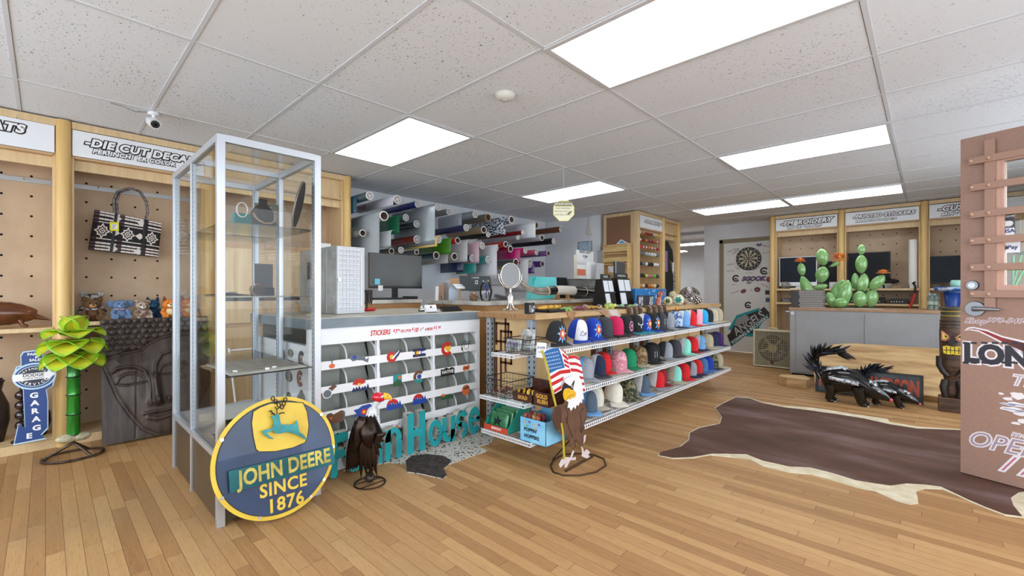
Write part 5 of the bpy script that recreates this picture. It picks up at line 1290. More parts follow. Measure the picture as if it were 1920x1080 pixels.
# green display carton with slanted sides
GC = mt('green_carton',(.10,.55,.50),.45,c2=(.12,.62,.52),sc=5); RC = mt('red_strip',(.78,.26,.16),.45)
gx0,gx1 = U(908,800,y=2.10).x,U(952,800,y=2.10).x
t = thing('candy_display','green slanted candy carton with a red front strip on the bottom end shelf','candy box',((gx0 + gx1)/2,2.2,z))
for x in (gx0,gx1 - .003):
    MB().poly([(2.10,z),(2.10,z + .035),(2.30,z + .235),(2.32,z + .235),(2.32,z)],Matrix(((0,0,1,x),(1,0,0,0),(0,1,0,0),(0,0,0,1))),0,.003).build('side',GC,t)
MB().box(gx0,gx1,2.318,2.321,z,z + .20).build('back',mt('palegreen',(.80,.86,.84),.5),t)
MB().box(gx0,gx1,2.10,2.32,z,z + .003).build('bottom',GC,t)
MB().box(gx0,gx1,2.097,2.10,z,z + .036).build('front_strip',RC,t)
MB().text('BIGFOOT',FY(2.0965).mat((gx0 + gx1)/2 + .01,z + .02),.022,0,.0006,0,off=.04).build('lettering',WHITE,t)
GP = mt('green_pouch',(.12,.38,.22),.3,c2=(.22,.52,.34),sc=20,coat=.4)
for k in range(3):
    y = 2.13 + .035*k; f = Frame((gx0 + .012 + .008*k,y,z + .004),(1,0,0),(0,.25,1)); w_,h_ = gx1 - gx0 - .05,.115 + .012*k
    q = thing('candy_pouch','green foil candy pouch, %s in the green carton' % ('front one','middle one','rear one')[k],'candy pouch',tuple(f.o),0,'green pouches in the carton')
    MB().surf(lambda u,v: f.P(u*w_,v*h_,.010*math.sin(PI*u)*math.sin(PI*v)),8,8).build('foil',GP,q,solid=.006)
    if k == 0: MB().poly([(w_*.3,h_*.2),(w_*.36,h_*.45),(w_*.28,h_*.6),(w_*.45,h_*.58),(w_*.5,h_*.78),(w_*.57,h_*.58),(w_*.72,h_*.62),(w_*.62,h_*.42),(w_*.68,h_*.2),(w_*.5,h_*.36)],f.mat(),.013,.0138).build('figure',BLACK,q)
bx0,bx1 = U(977,790,y=2.10).x,-1.69
BC = mt('blue_carton',(.42,.70,.86),.4,c2=(.56,.80,.92),sc=7)
t = carton('candy_box','light blue candy box lettered Poppin Hoppers on the bottom end shelf',bx0,bx1,2.09,2.31,z,.15,BC,BC,[("POPPIN'",.42,.52,.03),('HOPPERS',.46,.25,.03)],hb=.17,tm=BLACK)
b = MB(); f = FY(2.0895)
for a,zz,m in ((.2,.82,0),(.38,.86,1),(.55,.80,0),(.28,.68,2),(.62,.66,0),(.75,.84,1)): b.poly(circ(bx0 + (bx1 - bx0)*a,z + .15*zz,.010,12,ry=.007),f.mat(),0,.0008,m)
tag(b.build('printed_bugs',[mt('pb1',(.80,.60,.30),.5),mt('pb2',(.40,.35,.60),.5),mt('pb3',(.45,.65,.35),.5)],t),'small coloured bugs printed on the box')
for k in range(8):
    cc = ((.75,.40,.30),(.60,.25,.28),(.72,.62,.40))[k % 3]
    solo('candy_jar',MB().cyl((bx0 + .022 + (k % 4)*.034,2.125 + .05*(k // 4),z + .10),(bx0 + .022 + (k % 4)*.034,2.125 + .05*(k // 4),z + .168),.015,n=14).cyl((bx0 + .022 + (k % 4)*.034,2.125 + .05*(k // 4),z + .004),(bx0 + .022 + (k % 4)*.034,2.125 + .05*(k // 4),z + .10),.015,n=14),mt('jar%d' % (k % 3),cc,.3,c2=(.35,.2,.2),sc=60),'small round candy tub standing in the light blue box','candy tub',(bx0 + .02 + (k % 4)*.03,2.12 + .05*(k // 4),z),'candy tubs in the light blue box')

# ================================================================ flat metal eagle holding a flag
e0,e1 = U(1058,877,z=0),U(1108,850,z=0)
ESH = Vector((.045,-.047,0)); e0,e1 = e0 + ESH,e1 + ESH
ef = Frame(e0,(e1 - e0)); M = ef.mat()
t = thing('eagle_sculpture','painted flat metal bald eagle holding an American flag on a wire ring','garden sculpture',tuple((e0 + e1)/2))
_pj = Frame(e0 - ESH,(e1 - e0)); ge = lambda l: _pj.pxs([(a*140/605 + 1010,b_*250/1080 + 640) for a,b_ in l])
EBR = mt('eagle_brown',(.36,.25,.19),.45,c2=(.42,.30,.23),sc=12); EDK = mt('eagle_dark',(.13,.10,.09),.5); EWH = mt('eagle_white',(.90,.90,.92),.4); EY = mt('eagle_yellow',(.88,.68,.16),.35); POLE = mt('pole_yellow',(.72,.66,.20),.4)
cen = (e0 + e1)/2; 
rpts = [U(a,b_,z=.006) + ESH*.6 for a,b_ in ((1031,868),(1036,880),(1055,886),(1085,886),(1115,880),(1134,868),(1130,856),(1112,849),(1085,846),(1055,848),(1038,857))]
MB().tube(rpts,.005,8,closed=True).build('ring_base',mt('ring_brown',(.30,.20,.14),.4,.5),t)
MB().cyl(e0 + Vector((0,0,.006)),e1 + Vector((0,0,.006)),.007,n=8).build('cross_bar',mt('ring_brown',(.30,.20,.14),.4,.5),t)
back = ef.P(.10,.20,-.004); MB().cyl(back,U(1036,862,z=.006),.004,n=6).build('brace',EDK,t)
flag = ge([(35,85),(60,60),(110,40),(165,45),(205,75),(235,110),(290,100),(325,125),(345,200),(360,290),(372,375),(370,400),(335,400),(300,330),(200,300),(185,375),(130,408),(118,405)])
MB().poly(flag,M,-.012,-.008).build('flag',[EWH],t)
b = MB()
canton = ge([(40,88),(62,64),(110,45),(160,42),(185,110),(208,200),(150,215),(85,248)])
b.poly(canton,M,-.008,-.0068,0)
for i in range(8):
    for j in range(5):
        u,v = (i + .6)/8,(j + .7)/5.4
        x = 48 + 108*u + 42*v*(1) - 5; y = 70 + 155*v - 22*u + 4
        q = ge([(x,y)])[0]; b.poly(circ(q[0],q[1],.0036,5,ry=.0042),M,-.0068,-.0062,1)
tag(b.build('star_field',[mt('flag_blue',(.13,.38,.62),.4),EWH],t),'blue field with white stars')
b = MB()
stripes = [[(88,262),(100,280),(250,225),(245,205)],[(92,270),(96,295),(175,250),(255,240),(250,212),(170,222)],[(103,318),(108,345),(195,300),(200,270)],[(120,378),(125,402),(180,365),(182,340)],
    [(170,50),(200,75),(222,100),(215,82),(200,62)],[(190,105),(230,140),(238,130),(225,110),(190,85)],[(200,150),(242,175),(240,155),(205,130)],[(208,185),(245,205),(244,188),(205,165)],
    [(235,108),(290,102),(325,128),(330,145),(290,125),(240,132)],[(245,155),(300,158),(340,180),(343,198),(300,180),(248,178)],[(255,205),(305,210),(348,230),(352,248),(305,232),(258,230)],[(300,260),(358,275),(360,292),(305,285)],[(315,312),(362,320),(364,340),(325,338)],[(328,362),(368,368),(370,388),(335,388)]]
for s_ in stripes[1:]: b.poly(ge(s_),M,-.008,-.0066,0)
tag(b.build('red_stripes',mt('flag_red',(.74,.13,.14),.4),t),'red flag stripes')
MB().tube([ef.P(a,c_,.002) for a,c_ in ge([(22,72),(60,190),(95,370),(128,500)])],.0065,8).tube([ef.P(a,c_,.006) for a,c_ in ge([(165,635),(180,720),(190,920)])],.0065,8).sph(ef.P(*ge([(22,70)])[0],.002),.009,10,8).build('flag_pole',POLE,t)
body = ge([(120,510),(100,560),(105,620),(130,680),(165,720),(215,740),(240,745),(245,800),(262,850),(285,840),(282,770),(300,765),(310,810),(345,835),(352,760),(362,700),(350,640),(372,610),(378,550),(365,500),(335,455),(310,445),(240,480),(215,455),(175,500),(150,495)])
MB().poly(body,M,-.004,0).build('body',[EBR],t)
b = MB()
for l in ([(375,560),(355,640),(330,715),(318,700),(335,640),(320,560),(345,520)],):
    b.tube([ef.P(a,c_,.002) for a,c_ in ge(l)],.0018,5)
for l in ([(210,590),(235,680),(262,755)],[(165,520),(175,600)],[(280,770),(285,830)],[(200,500),(225,560),(215,640)]): b.tube([ef.P(a,c_,.001) for a,c_ in ge(l)],.0018,5)
b.build('feather_lines',EDK,t)
MB().poly(ge([(110,520),(150,500),(170,530),(172,640),(150,690),(118,660),(100,590)]),M,.002,.006).build('near_wing',mt('eagle_brown2',(.30,.20,.16),.4),t)
head = ge([(245,262),(275,252),(305,265),(325,310),(335,380),(343,450),(330,445),(328,480),(312,470),(300,500),(285,490),(275,525),(262,505),(240,540),(228,510),(215,515),(222,470),(200,455),(215,400),(185,360),(182,320),(200,285)])
MB().poly(head,M,.006,.010).build('head',[EWH],t)
b = MB().poly(ge([(178,330),(185,310),(235,345),(262,300),(270,298),(255,360),(262,385),(205,360),(182,365)]),M,.010,.0112,0)
b.poly(circ(*ge([(246,345)])[0],.006,14,ry=.010),M,.0112,.012,1).poly(circ(*ge([(246,345)])[0],.0028,10,ry=.006),M,.012,.0126,0)
tag(b.build('eye_marking',[EDK,EWH],t),'black brow and staring eye')
MB().poly(ge([(180,375),(215,358),(255,375),(278,395),(275,420),(262,435),(250,430),(235,445),(205,445),(195,462),(180,440),(174,405)]),M,.0105,.013).build('beak',EY,t)
b = MB()
b.tube([ef.P(a,c_,.0138) for a,c_ in ge([(260,412),(235,415),(212,432),(196,460)])],.0013,5).sph(ef.P(*ge([(215,383)])[0],.013),.0022,6,5)
b.build('beak_line',EDK,t)
for l in ([(265,855),(275,860),(255,915),(290,905),(285,930),(245,930),(215,985),(200,990),(205,950),(165,990),(155,965),(175,925),(205,905),(245,910)],[(330,820),(345,835),(352,870),(375,845),(400,870),(385,890),(398,900),(390,930),(365,915),(335,900),(340,870)],[(352,740),(368,730),(362,780),(350,800)]):
    MB().poly(ge(l),M,-.002,.002).build('foot' if l[0][1] > 750 else 'tail_feather',mt('claw_white',(.84,.78,.78),.4),t)

# ================================================================ service counters behind
MARB = mt('marbled_top',(.80,.79,.76),.35,c2=(.62,.60,.57),sc=7,det=6); OAKF = woodmat('counter_wood',(.72,.54,.34),(.64,.46,.27),st=(3,3,1),sc=2)
t = thing('service_desk','wooden desk with a pale top carrying the dark monitor, behind the sticker counter','desk',(-3.85,2.1,0))
MB().box(-4.15,-3.66,1.55,2.58,.995,1.03).build('top',MARB,t,bevel=.003)
MB().box(-4.13,-3.68,1.57,2.57,0,.995).build('body',OAKF,t)
t = thing('service_counter','long wooden service counter with a pale marbled top behind the butcher-block stand','counter',(-3.1,3.8,0))
MB().box(-3.64,-2.76,2.60,5.05,.985,1.02).build('top',MARB,t,bevel=.003)
MB().box(-3.62,-2.79,2.62,5.03,0,.985).build('body',OAKF,t)
for k in range(4): MB().box(-2.79,-2.785,2.64 + k*.6,3.20 + k*.6,.05,.97).build('panel',OAKF,t)
def onB(px,x): return Vector((x,U(px,545,x=x).y,1.0205))
ZB,ZS = 1.0205,.9495     # top of service counter, top of sticker counter
# acrylic cabinet with tiny drawers
t = thing('acrylic_cabinet','grey and clear locking acrylic jewelry cabinet on the sticker counter','jewelry cabinet',(-3.3,1.48,ZS))
AC = mt('acrylic_grey',(.66,.68,.68),.25,c2=(.58,.59,.58),sc=10)
cx0,cx1,cy0,cy1,cz1 = -3.60,-2.944,1.377,1.585,1.425
MB().box(cx0,cx1 - .02,cy0,cy1,ZS,cz1).build('body',AC,t,bevel=.003)
f = FX(cx1 - .02); b = MB(); c_ = MB()
MB().box(cx1 - .02,cx1 - .012,cy0 + .004,cy1 - .004,ZS + .004,cz1 - .004).build('door',mt('acrylic_door',(.80,.82,.84),.15,coat=.5),t)
for i in range(6):
    for j in range(13):
        y,z = cy0 + .016 + i*.0255,ZS + .03 + j*.0335
        b.box(cx1 - .012,cx1 - .008,y,y + .021,z,z + .026); c_.box(cx1 - .008,cx1 - .006,y + .004,y + .017,z + .006,z + .014)
tag(b.build('pocket_grid',mt('pocket',(.86,.87,.90),.3),t),'grid of small clear pockets'); tag(c_.build('pocket_cards',mt('pcards',(.62,.63,.68),.5,c2=(.85,.85,.86),sc=60),t),'small grey cards')
MB().box(cx1 - .012,cx1 - .004,cy1 - .035,cy1 - .028,ZS + .05,cz1 - .05).build('door_edge',WHITE,t)
MB().cyl((cx1 - .012,cy0 + .012,1.19),(cx1 + .004,cy0 + .012,1.19),.011,n=14).build('lock',CHROME,t)
for z in (1.02,1.33): MB().box(cx1 - .10,cx1 - .05,cy0 - .003,cy0,z,z + .05).build('hinge',ALU,t)
MB().cyl((-3.30,cy0,1.19),(-3.30,cy0 - .01,1.19),.012,n=12).build('lock',CHROME,t)
for xx in (-3.45,-3.12): MB().box(xx,xx + .006,cy0 - .004,cy0,ZS + .01,cz1 - .01).build('trim_strip',ALU,t)
MB().box(-3.44,-3.34,cy0 - .006,cy0,1.2,1.33).build('dark_label',mt('dklabel',(.22,.23,.24),.4),t)
t = thing('price_list','small white paper taped beside the round post above the acrylic cabinet','paper',(-4.44,2.0,1.45))
MB().box(-4.498,-4.496,1.93,2.03,1.42,1.60).build('sheet',PAPER,t)
# items on the sticker counter
p = U(690,583,z=ZS)
t = thing('red_dish','red dish with leather bracelets hanging over it at the left end of the sticker counter','dish',(p.x,p.y,ZS))
MB().lathe([(0,0),(.05,0),(.075,.022),(.07,.022),(.045,.006),(0,.006)],(p.x,p.y,ZS + .0005),24).build('dish',mt('red_glaze',(.82,.14,.10),.3),t)
MB().cyl((p.x - .02,p.y,ZS + .006),(p.x - .02,p.y,ZS + .17),.006).cyl((p.x - .02,p.y - .05,ZS + .165),(p.x - .02,p.y + .05,ZS + .165),.006).build('stand',BLACK,t)
for k in range(7):
    MB().tube([(p.x - .005 + .012*(k % 3),p.y - .04 + .012*k + .006*math.cos(a),ZS + .11 + .055*math.sin(a)) for a in [2*PI*i/16 for i in range(16)]],.0035,6,closed=True).build('bracelet',mt('brc%d' % (k % 3),((.85,.83,.80),(.25,.18,.15),(.12,.12,.13))[k % 3],.6),t)
p = U(791,584,z=ZS)
t = thing('desk_bell','small chrome desk bell on the sticker counter','bell',(p.x,p.y,ZS))
MB().lathe([(.030,.002),(.030,.008),(.012,.010)],(p.x,p.y,ZS),20).build('base',BLACK,t)
MB().lathe([(.028,.012),(.027,.022),(.018,.036),(0,.041)],(p.x,p.y,ZS),20).cyl((p.x,p.y,ZS + .04),(p.x,p.y,ZS + .05),.004,n=8).build('dome',CHROME,t)
p = U(810,586,z=ZS); f = Frame((p.x,p.y - .05,ZS + .001),(0,1,0),(-.25,0,1))
t = thing('card_holder','clear business card holder with white cards beside the desk bell','card holder',tuple(f.o))
MB().box(0,.10,0,.06,-.02,-.004,0,f.mat()).build('card',PAPER,t); MB().box(0,.10,0,.035,-.003,0,0,f.mat()).box(0,.10,0,.004,-.03,.03,0,f.mat()).build('holder',mt('clearish',(.86,.86,.88),.1,coat=.5),t)
MB().poly(circ(.05,.04,.010,12),f.mat(),-.004,-.003).build('printed_mark',mt('mark',(.2,.2,.25),.5),t)
p = U(850,584,z=ZS); 
t = thing('card_reader','low black slanted tablet stand with a cable at the right end of the sticker counter','card reader',(p.x,p.y,ZS))
f = Frame((p.x,p.y - .10,ZS + .002),(0,1,0),(-.8,0,.45)); MB().box(0,.20,0,.08,-.008,0,0,f.mat()).build('tablet',mt('glossblk',(.06,.065,.07),.15),t,bevel=.002)
MB().box(p.x - .06,p.x - .03,p.y - .06,p.y + .06,ZS + .001,ZS + .02).build('foot',BLACK,t)
MB().tube([(p.x - .07,p.y - .02,ZS + .02),(p.x - .10,p.y - .03,ZS + .07),(p.x - .18,p.y + .02,ZS + .12),(p.x - .30,p.y + .1,ZS + .115)],.0025,6).build('cable',BLACK,t)
# monitor and things on the desk
t = thing('monitor','large dark grey flat monitor on the service desk below the vinyl rolls','monitor',(-3.86,2.2,1.03))
fm = FX(-3.80); a0,z1 = fm.px(693,473); a1,z0 = fm.px(791,541)
MB().box(-3.83,-3.80,a0,a1,z0,z1).build('panel',mt('mon_back',(.19,.19,.19),.28,.3,c2=(.26,.26,.25),sc=2),t,bevel=.004)
MB().box(-3.8005,-3.797,a0,a1,z0,z0 + .022).build('chin',BLACK,t)
MB().box(-3.85,-3.83,(a0 + a1)/2 - .03,(a0 + a1)/2 + .03,1.035,z0 + .12).box(-3.93,-3.74,(a0 + a1)/2 - .12,(a0 + a1)/2 + .12,1.0305,1.04).build('stand',BLACK,t,bevel=.003)
for k,(px,py,w_,cc,lb) in enumerate(((707,528,.055,(.45,.75,.82),'light blue sticky note at the lower left of the monitor'),(713,540,.05,(.88,.88,.86),'white sticky note below the light blue one'))):
    a,z = fm.px(px,py); solo('sticky_note',MB().box(-3.796 + .0012*(1 - k),-3.795 + .0012*(1 - k),a - w_/2,a + w_/2,z - w_/2,z + w_/2),mt('note%d' % k,cc,.7),lb,'sticky note',(-3.795,a,z))
t = thing('keyboard','dark keyboard with white papers on the service desk','keyboard',(-3.73,2.25,1.031))
MB().box(-3.73,-3.665,2.05,2.42,1.0305,1.045).build('body',BLACK,t,bevel=.003)
b = MB()
for i in range(16):
    for j in range(3): b.box(-3.725 + j*.02,-3.71 + j*.02,2.06 + i*.022,2.077 + i*.022,1.045,1.050)
tag(b.build('keys',mt('keys',(.2,.2,.21),.5),t),'rows of small keys')
t = thing('framed_board','white board hanging on the wall right of the dark monitor','board',(-4.98,3.4,1.2))
fw_ = FX(-4.99); a0,z0 = fw_.px(792,545); a1,z1 = fw_.px(848,490)
MB().box(-4.999,-4.985,a0,a1,z0,z1).build('panel',mt('pale_blue_white',(.84,.88,.92),.4),t); 
for k in range(4):
    solo('telephone' if k == 0 else 'paper_sheet',MB().box(-3.80,-3.70,2.44,2.55,1.0305,1.06) if k == 0 else MB().box(-3.9 + .07*k,-3.82 + .07*k,1.62 + .06*k,1.80 + .06*k,1.0305 + .001*k,1.0312 + .001*k),BLACK if k == 0 else PAPER,'black desk telephone right of the monitor' if k == 0 else 'loose white paper sheet, %s on the service desk' % ('','lowest','middle one','uppermost')[k],'telephone' if k == 0 else 'paper',(-3.8,2.4,1.03))
# cardboard folders
for k,(px0,cc,hh,ww) in enumerate(((816,(.86,.85,.83),.13,.03),(823,(.62,.50,.40),.15,.05),(829,(.52,.50,.50),.17,.05),(835,(.66,.64,.64),.19,.05),(842,(.70,.55,.40),.21,.12))):
    p = onB(px0 - 0,-3.52); p.y = max(p.y,2.61 + .012*k); f = Frame((p.x,p.y,ZB),(math.cos(.9),math.sin(.9)*.6,0),(.10 + .02*k,.22,1))
    solo('cardboard_folder',MB().box(0,ww,0,hh*1.05,0,.004,0,f.off(-.004).mat()),mt('fold%d' % k,cc,.8),('short pale folder, leftmost of the leaning folders','brown folder second from the left','dark grey folder in the middle of the leaning folders','grey folder second from the right','tall tan cardboard sheet, tallest of the leaning folders')[k],'folder',tuple(p),'folders leaning on the service counter')
# curled acrylic with a paper pad
p = onB(862,-3.22)
t = thing('paper_holder','curled clear holder with a white paper pad over its top on the service counter','paper holder',(p.x,p.y,ZB))
pr = [(0,0),(0,.09),(.01,.125),(.04,.145),(.08,.14),(.10,.12)]
MB().surf(lambda u,v: (p.x - .09 + pr[min(5,int(u*5))][0] + 0,p.y - .06 + .12*v,ZB + .002 + pr[min(5,int(u*5))][1]),5,1).build('holder',mt('clear_blue',(.78,.82,.88),.1,coat=.6),t,solid=.003)
q = pr
MB().surf(lambda u,v: (p.x - .09 + q[2][0]*(1 - u) + q[5][0]*u + .008,p.y - .05 + .10*v,ZB + .128 + .035*math.sin(PI*(.25 + .7*u)) - .02*u),6,1).build('paper_pad',mt('scribbled',(.90,.90,.90),.7,c2=(.60,.60,.62),sc=50,lo=.6,hi=.7),t,solid=.004)
# pos tablet and laptop
q0 = onB(868,-3.36); f = Frame((q0.x,q0.y,ZB + .002),(.25,1,0),(-.35,0,1))
t = thing('register_screen','dark register touch screen on a silver stand, lettering along its top edge','register',tuple(f.o))
MB().box(.0,.36,.10,.26,-.012,0,0,f.mat()).build('screen',mt('reg_grey',(.24,.27,.28),.35),t,bevel=.004)
MB().box(.10,.22,.012,.12,-.03,-.012,0,f.mat()).build('stand',mt('stand_silver',(.62,.64,.65),.3,.5),t,bevel=.006)
b = MB().text('A. MASTER',f.mat(.18,.238,.0),.018,0,.001,0,off=.03); M_ = f.mat()
b.poly([(.165,.17),(.195,.17),(.205,.21),(.175,.21)],M_,0,.001,0).poly([(.172,.178),(.190,.178),(.196,.202),(.180,.202)],M_,.001,.0016,1); b.build('printed_mark',[mt('offw',(.9,.9,.88),.5),mt('dk3',(.1,.1,.1),.5)],t)
q0 = onB(918,-3.12); f = Frame((q0.x,q0.y,ZB + .002),(.15,1,0),(-.3,0,1))
t = thing('tablet','dark tablet leaning right of the glass vase','tablet',tuple(f.o))
MB().box(0,.22,0,.16,-.01,0,0,f.mat()).build('screen',mt('tab_dk',(.20,.19,.21),.25),t,bevel=.003)
MB().box(.015,.205,.014,.146,0,.0006,0,f.mat()).build('glass',mt('tab_gl',(.27,.26,.28),.12),t)
p = onB(888,-2.98)
t = thing('shell_basket','small basket of brown shells on the service counter left of the glass vase','basket',(p.x,p.y,ZB))
MB().lathe([(0,.002),(.03,.002),(.042,.05),(.038,.05),(.028,.008),(0,.008)],(p.x,p.y,ZB),16).build('basket',mt('wicker',(.50,.38,.28),.8,c2=(.35,.25,.18),sc=80),t)
for k in range(9): MB().sph((p.x + .022*math.cos(k*2.4),p.y + .022*math.sin(k*2.4),ZB + .052 + .008*(k % 3)),(.012,.010,.009),8,6).build('shell',mt('shell%d' % (k % 2),((.55,.38,.28),(.75,.62,.50))[k % 2],.4),t)
p = onB(911,-2.90)
t = thing('glass_vase','clear glass vase with a blue painted design on the service counter','vase',(p.x,p.y,ZB))
CG = glassmat('vase_glass',(.90,.92,.93),.02,1.6)
vp = [(0,.003),(.040,.003),(.048,.02),(.058,.07),(.058,.10),(.048,.14),(.030,.165),(.028,.175),(.036,.19)]
MB().lathe(vp,(p.x,p.y,ZB),28).build('glass',CG,t)
VB = mt('vase_blue',(.12,.20,.42),.3); d0 = math.atan2(-p.y,-p.x)
def onv(da,z): 
    r = next((r0 + (r1 - r0)*(z - z0_)/(z1_ - z0_) for (r0,z0_),(r1,z1_) in zip(vp[1:],vp[2:]) if z0_ <= z <= z1_),.05); a = d0 + da
    return (p.x + (r + .001)*math.cos(a),p.y + (r + .001)*math.sin(a),ZB + z)
for l in (([-.6,-.2,.1],[.15,.155,.12]),([-.5,.0,.4,.7],[.13,.145,.14,.12]),([-.2,.1,.0,.1,-.05],[.13,.10,.07,.04,.03]),([.3,.45,.3],[.15,.12,.10])):
    MB().tube([onv(a,z) for a,z in zip(*l)],.005,6).build('painted_stroke',VB,t)
# octopus mirror
p = U(975,582,z=TZ); p.z = TZ + .0005
t = thing('table_mirror','round silver swivel mirror on a tentacle-legged stand at the front of the butcher-block top','mirror',tuple(p))
SIL = mt('silver',(.80,.79,.77),.14,1)
mc = U(957,516,x=p.x); R_ = .082
fmr = Frame(mc,(math.sin(TH + .35),-math.cos(TH + .35),0),(0,0,1)); 
MB().poly(circ(0,0,R_*.93,36,ry=R_*1.12),fmr.mat(),-.004,.003).build('mirror_glass',mt('mirror',(.42,.42,.42),.3,.6),t)
MB().tube([fmr.P(R_*math.cos(a),R_*1.18*math.sin(a),0) for a in [2*PI*i/40 for i in range(40)]],.0055,8,closed=True).build('rim',SIL,t)
MB().tube([fmr.P(R_*1.22*math.cos(a),R_*1.3*math.sin(a),0) for a in [PI + PI*i/20 for i in range(21)]],.005,8).sph(fmr.P(R_*1.22,0,0),.010,10,8).sph(fmr.P(-R_*1.22,0,0),.010,10,8).build('yoke',SIL,t)
bt = fmr.P(0,-R_*1.3,0); 
MB().lathe([(.006,0),(.012,-.01),(.008,-.02),(.014,-.032),(.010,-.04)],bt,16).build('knob',SIL,t)
for k in range(6):
    a = k*PI/3 + .3; o = Vector((math.cos(a),math.sin(a),0)); top = bt + Vector((0,0,-.035)); H_ = top.z - p.z
    MB().tube([top,top + o*.018 + Vector((0,0,-H_*.25)),Vector((top.x,top.y,0)) + o*.012 + Vector((0,0,p.z + H_*.45)),Vector((top.x,top.y,0)) + o*.03 + Vector((0,0,p.z + .02)),Vector((top.x,top.y,0)) + o*.055 + Vector((0,0,p.z + .009))],[.007,.008,.007,.007,.008],8).sph(Vector((top.x,top.y,0)) + o*.058 + Vector((0,0,p.z + .008)),(.014,.014,.007),10,6).build('leg',SIL,t)
# horn on a little stand
t = thing('drinking_horn','large polished black and brown horn with white bands lying on the service counter','horn',(-2.9,3.6,ZB))
hx = -2.90
pts = [U(a,b_,x=hx) for a,b_ in ((976,530),(990,541),(1008,546),(1025,546),(1040,544),(1055,544),(1075,545),(1095,547),(1108,549))]
rads = [.020,.030,.038,.044,.048,.050,.052,.050,.046]
def seg(i0,i1,m,k=1.0,name='horn_body'):
    P_ = [Vector(pts[i]) for i in range(i0,i1 + 1)]; MB().tube(P_,[r*k for r in rads[i0:i1 + 1]],20).build(name,m,t)
seg(0,3,mt('horn_chrome',(.62,.57,.50),.15,.7,c2=(.85,.82,.78),sc=9)); seg(3,4,mt('horn_black',(.10,.09,.08),.2)); seg(4,6,mt('horn_white',(.86,.84,.80),.3)); seg(6,8,mt('horn_black',(.10,.09,.08),.2))
for i in (3,7): 
    a,b_ = Vector(pts[i]),Vector(pts[i + 1]); d = (b_ - a).normalized(); MB().tube([a - d*.006,a + d*.006],rads[i]*1.08,20).build('band',mt('bandcream',(.80,.77,.66),.4),t)
MB().box(hx - .06,hx + .06,pts[5].y - .14,pts[5].y + .14,ZB + .0005,ZB + .012).box(hx - .02,hx + .02,pts[5].y - .1,pts[5].y - .08,ZB + .012,pts[5].z - .045).box(hx - .02,hx + .02,pts[5].y + .08,pts[5].y + .10,ZB + .012,pts[5].z - .045).build('stand',OAKF,t)
tp = Vector(pts[8])
for k in range(9):
    e = U(1145 - 2*(k % 4),523 + 3.4*k,x=hx + .02)
    MB().tube([tp + Vector((.02*math.cos(k),0,.02*math.sin(k))),tp.lerp(e,.5) + Vector((0,0,-.012)),e],.004,5).build('raffia',mt('raffia',(.72,.66,.56),.8),t)
# teal bag, black box, crate with papers
f = FX(-3.15); a0,z1 = f.px(998,518); a1,z0 = f.px(1046,558)
t = thing('teal_bag','turquoise gift bag with a bow on the service counter behind the horn','bag',(-3.15,(a0 + a1)/2,ZB))
TQ = mt('turquoise',(.35,.80,.80),.5,c2=(.50,.88,.88),sc=3)
MB().add([(-3.25,a0,ZB + .001),(-3.15,a0,ZB + .001),(-3.15,a1,ZB + .001),(-3.25,a1,ZB + .001),(-3.22,a0 + .03,z1),(-3.17,a0 + .03,z1),(-3.17,a1,z1),(-3.22,a1,z1)],[(0,3,2,1),(4,5,6,7),(0,1,5,4),(1,2,6,5),(2,3,7,6),(3,0,4,7)]).build('body',TQ,t,bevel=.004)
MB().tube([(-3.15,a0 + .03 + .02*math.cos(a),z1 - .02 + .025*math.sin(a)) for a in [2*PI*i/14 for i in range(14)]],.006,6,closed=True).tube([(-3.15,a0 + .03,z1 - .03),(-3.14,a0 + .0,z1 - .10)],.008,6).build('bow',mt('turq_dark',(.20,.70,.70),.5),t)
a0_,z1_ = f.px(1047,520); a2_,_ = f.px(1063,558)
solo('black_box',MB().box(-3.25,-3.15,a0_,a2_,ZB + .0005,z1_),MATTEBLK,'plain black box standing right of the turquoise gift bag','box',(-3.2,a0_,ZB),bevel=.003)
fc = FX(-3.0); a0,z1 = fc.px(1075,523); a1,_ = fc.px(1150,558)
a0 = max(a0,a2_ + .02); a1 = min(a1,5.02)
t = thing('plastic_crate','grey perforated plastic crate full of papers on the service counter','crate',(-3.1,(a0 + a1)/2,ZB))
CRT = mt('crate_grey',(.40,.40,.38),.5)
MB().surf(lambda u,v: (-3.0 + .02*v,a0 + .03 + (a1 - a0 - .06)*u + (u - .5)*.06*v,ZB + .001 + (z1 - ZB)*v),1,1).surf(lambda u,v: (-3.3 - .02*v,a1 - .03 - (a1 - a0 - .06)*u - (u - .5)*.06*v,ZB + .001 + (z1 - ZB)*v),1,1).surf(lambda u,v: (-3.3 - .02*v + (.3 + .04*v)*u,a0 + .03 - .03*v,ZB + .001 + (z1 - ZB)*v),1,1).surf(lambda u,v: (-3.0 + .02*v - (.3 + .04*v)*u,a1 - .03 + .03*v,ZB + .001 + (z1 - ZB)*v),1,1).box(-3.3,-3.0,a0 + .03,a1 - .03,ZB + .001,ZB + .003).build('body',CRT,t,solid=.004)
MB().box(-3.0,-2.972,a0 - .01,a1 + .01,z1 - .006,z1 + .004).box(-3.33,-3.30,a0 - .01,a1 + .01,z1 - .006,z1 + .004).box(-3.33,-2.972,a0 - .012,a0 + .012,z1 - .006,z1 + .004).box(-3.33,-2.972,a1 - .012,a1 + .012,z1 - .006,z1 + .004).build('rim',CRT,t)
b = MB(); rh = random.Random(9)
for i in range(18):
    for j in range(5):
        if rh.random() < .75: b.add([(-2.9965 + .02*(.2 + .13*j) + .003,a0 + .06 + (a1 - a0 - .12)*i/17 + .008*math.cos(w),ZB + (z1 - ZB)*(.2 + .13*j) + .008*math.sin(w)) for w in [2*PI*k/8 for k in range(8)]],[tuple(range(8))])
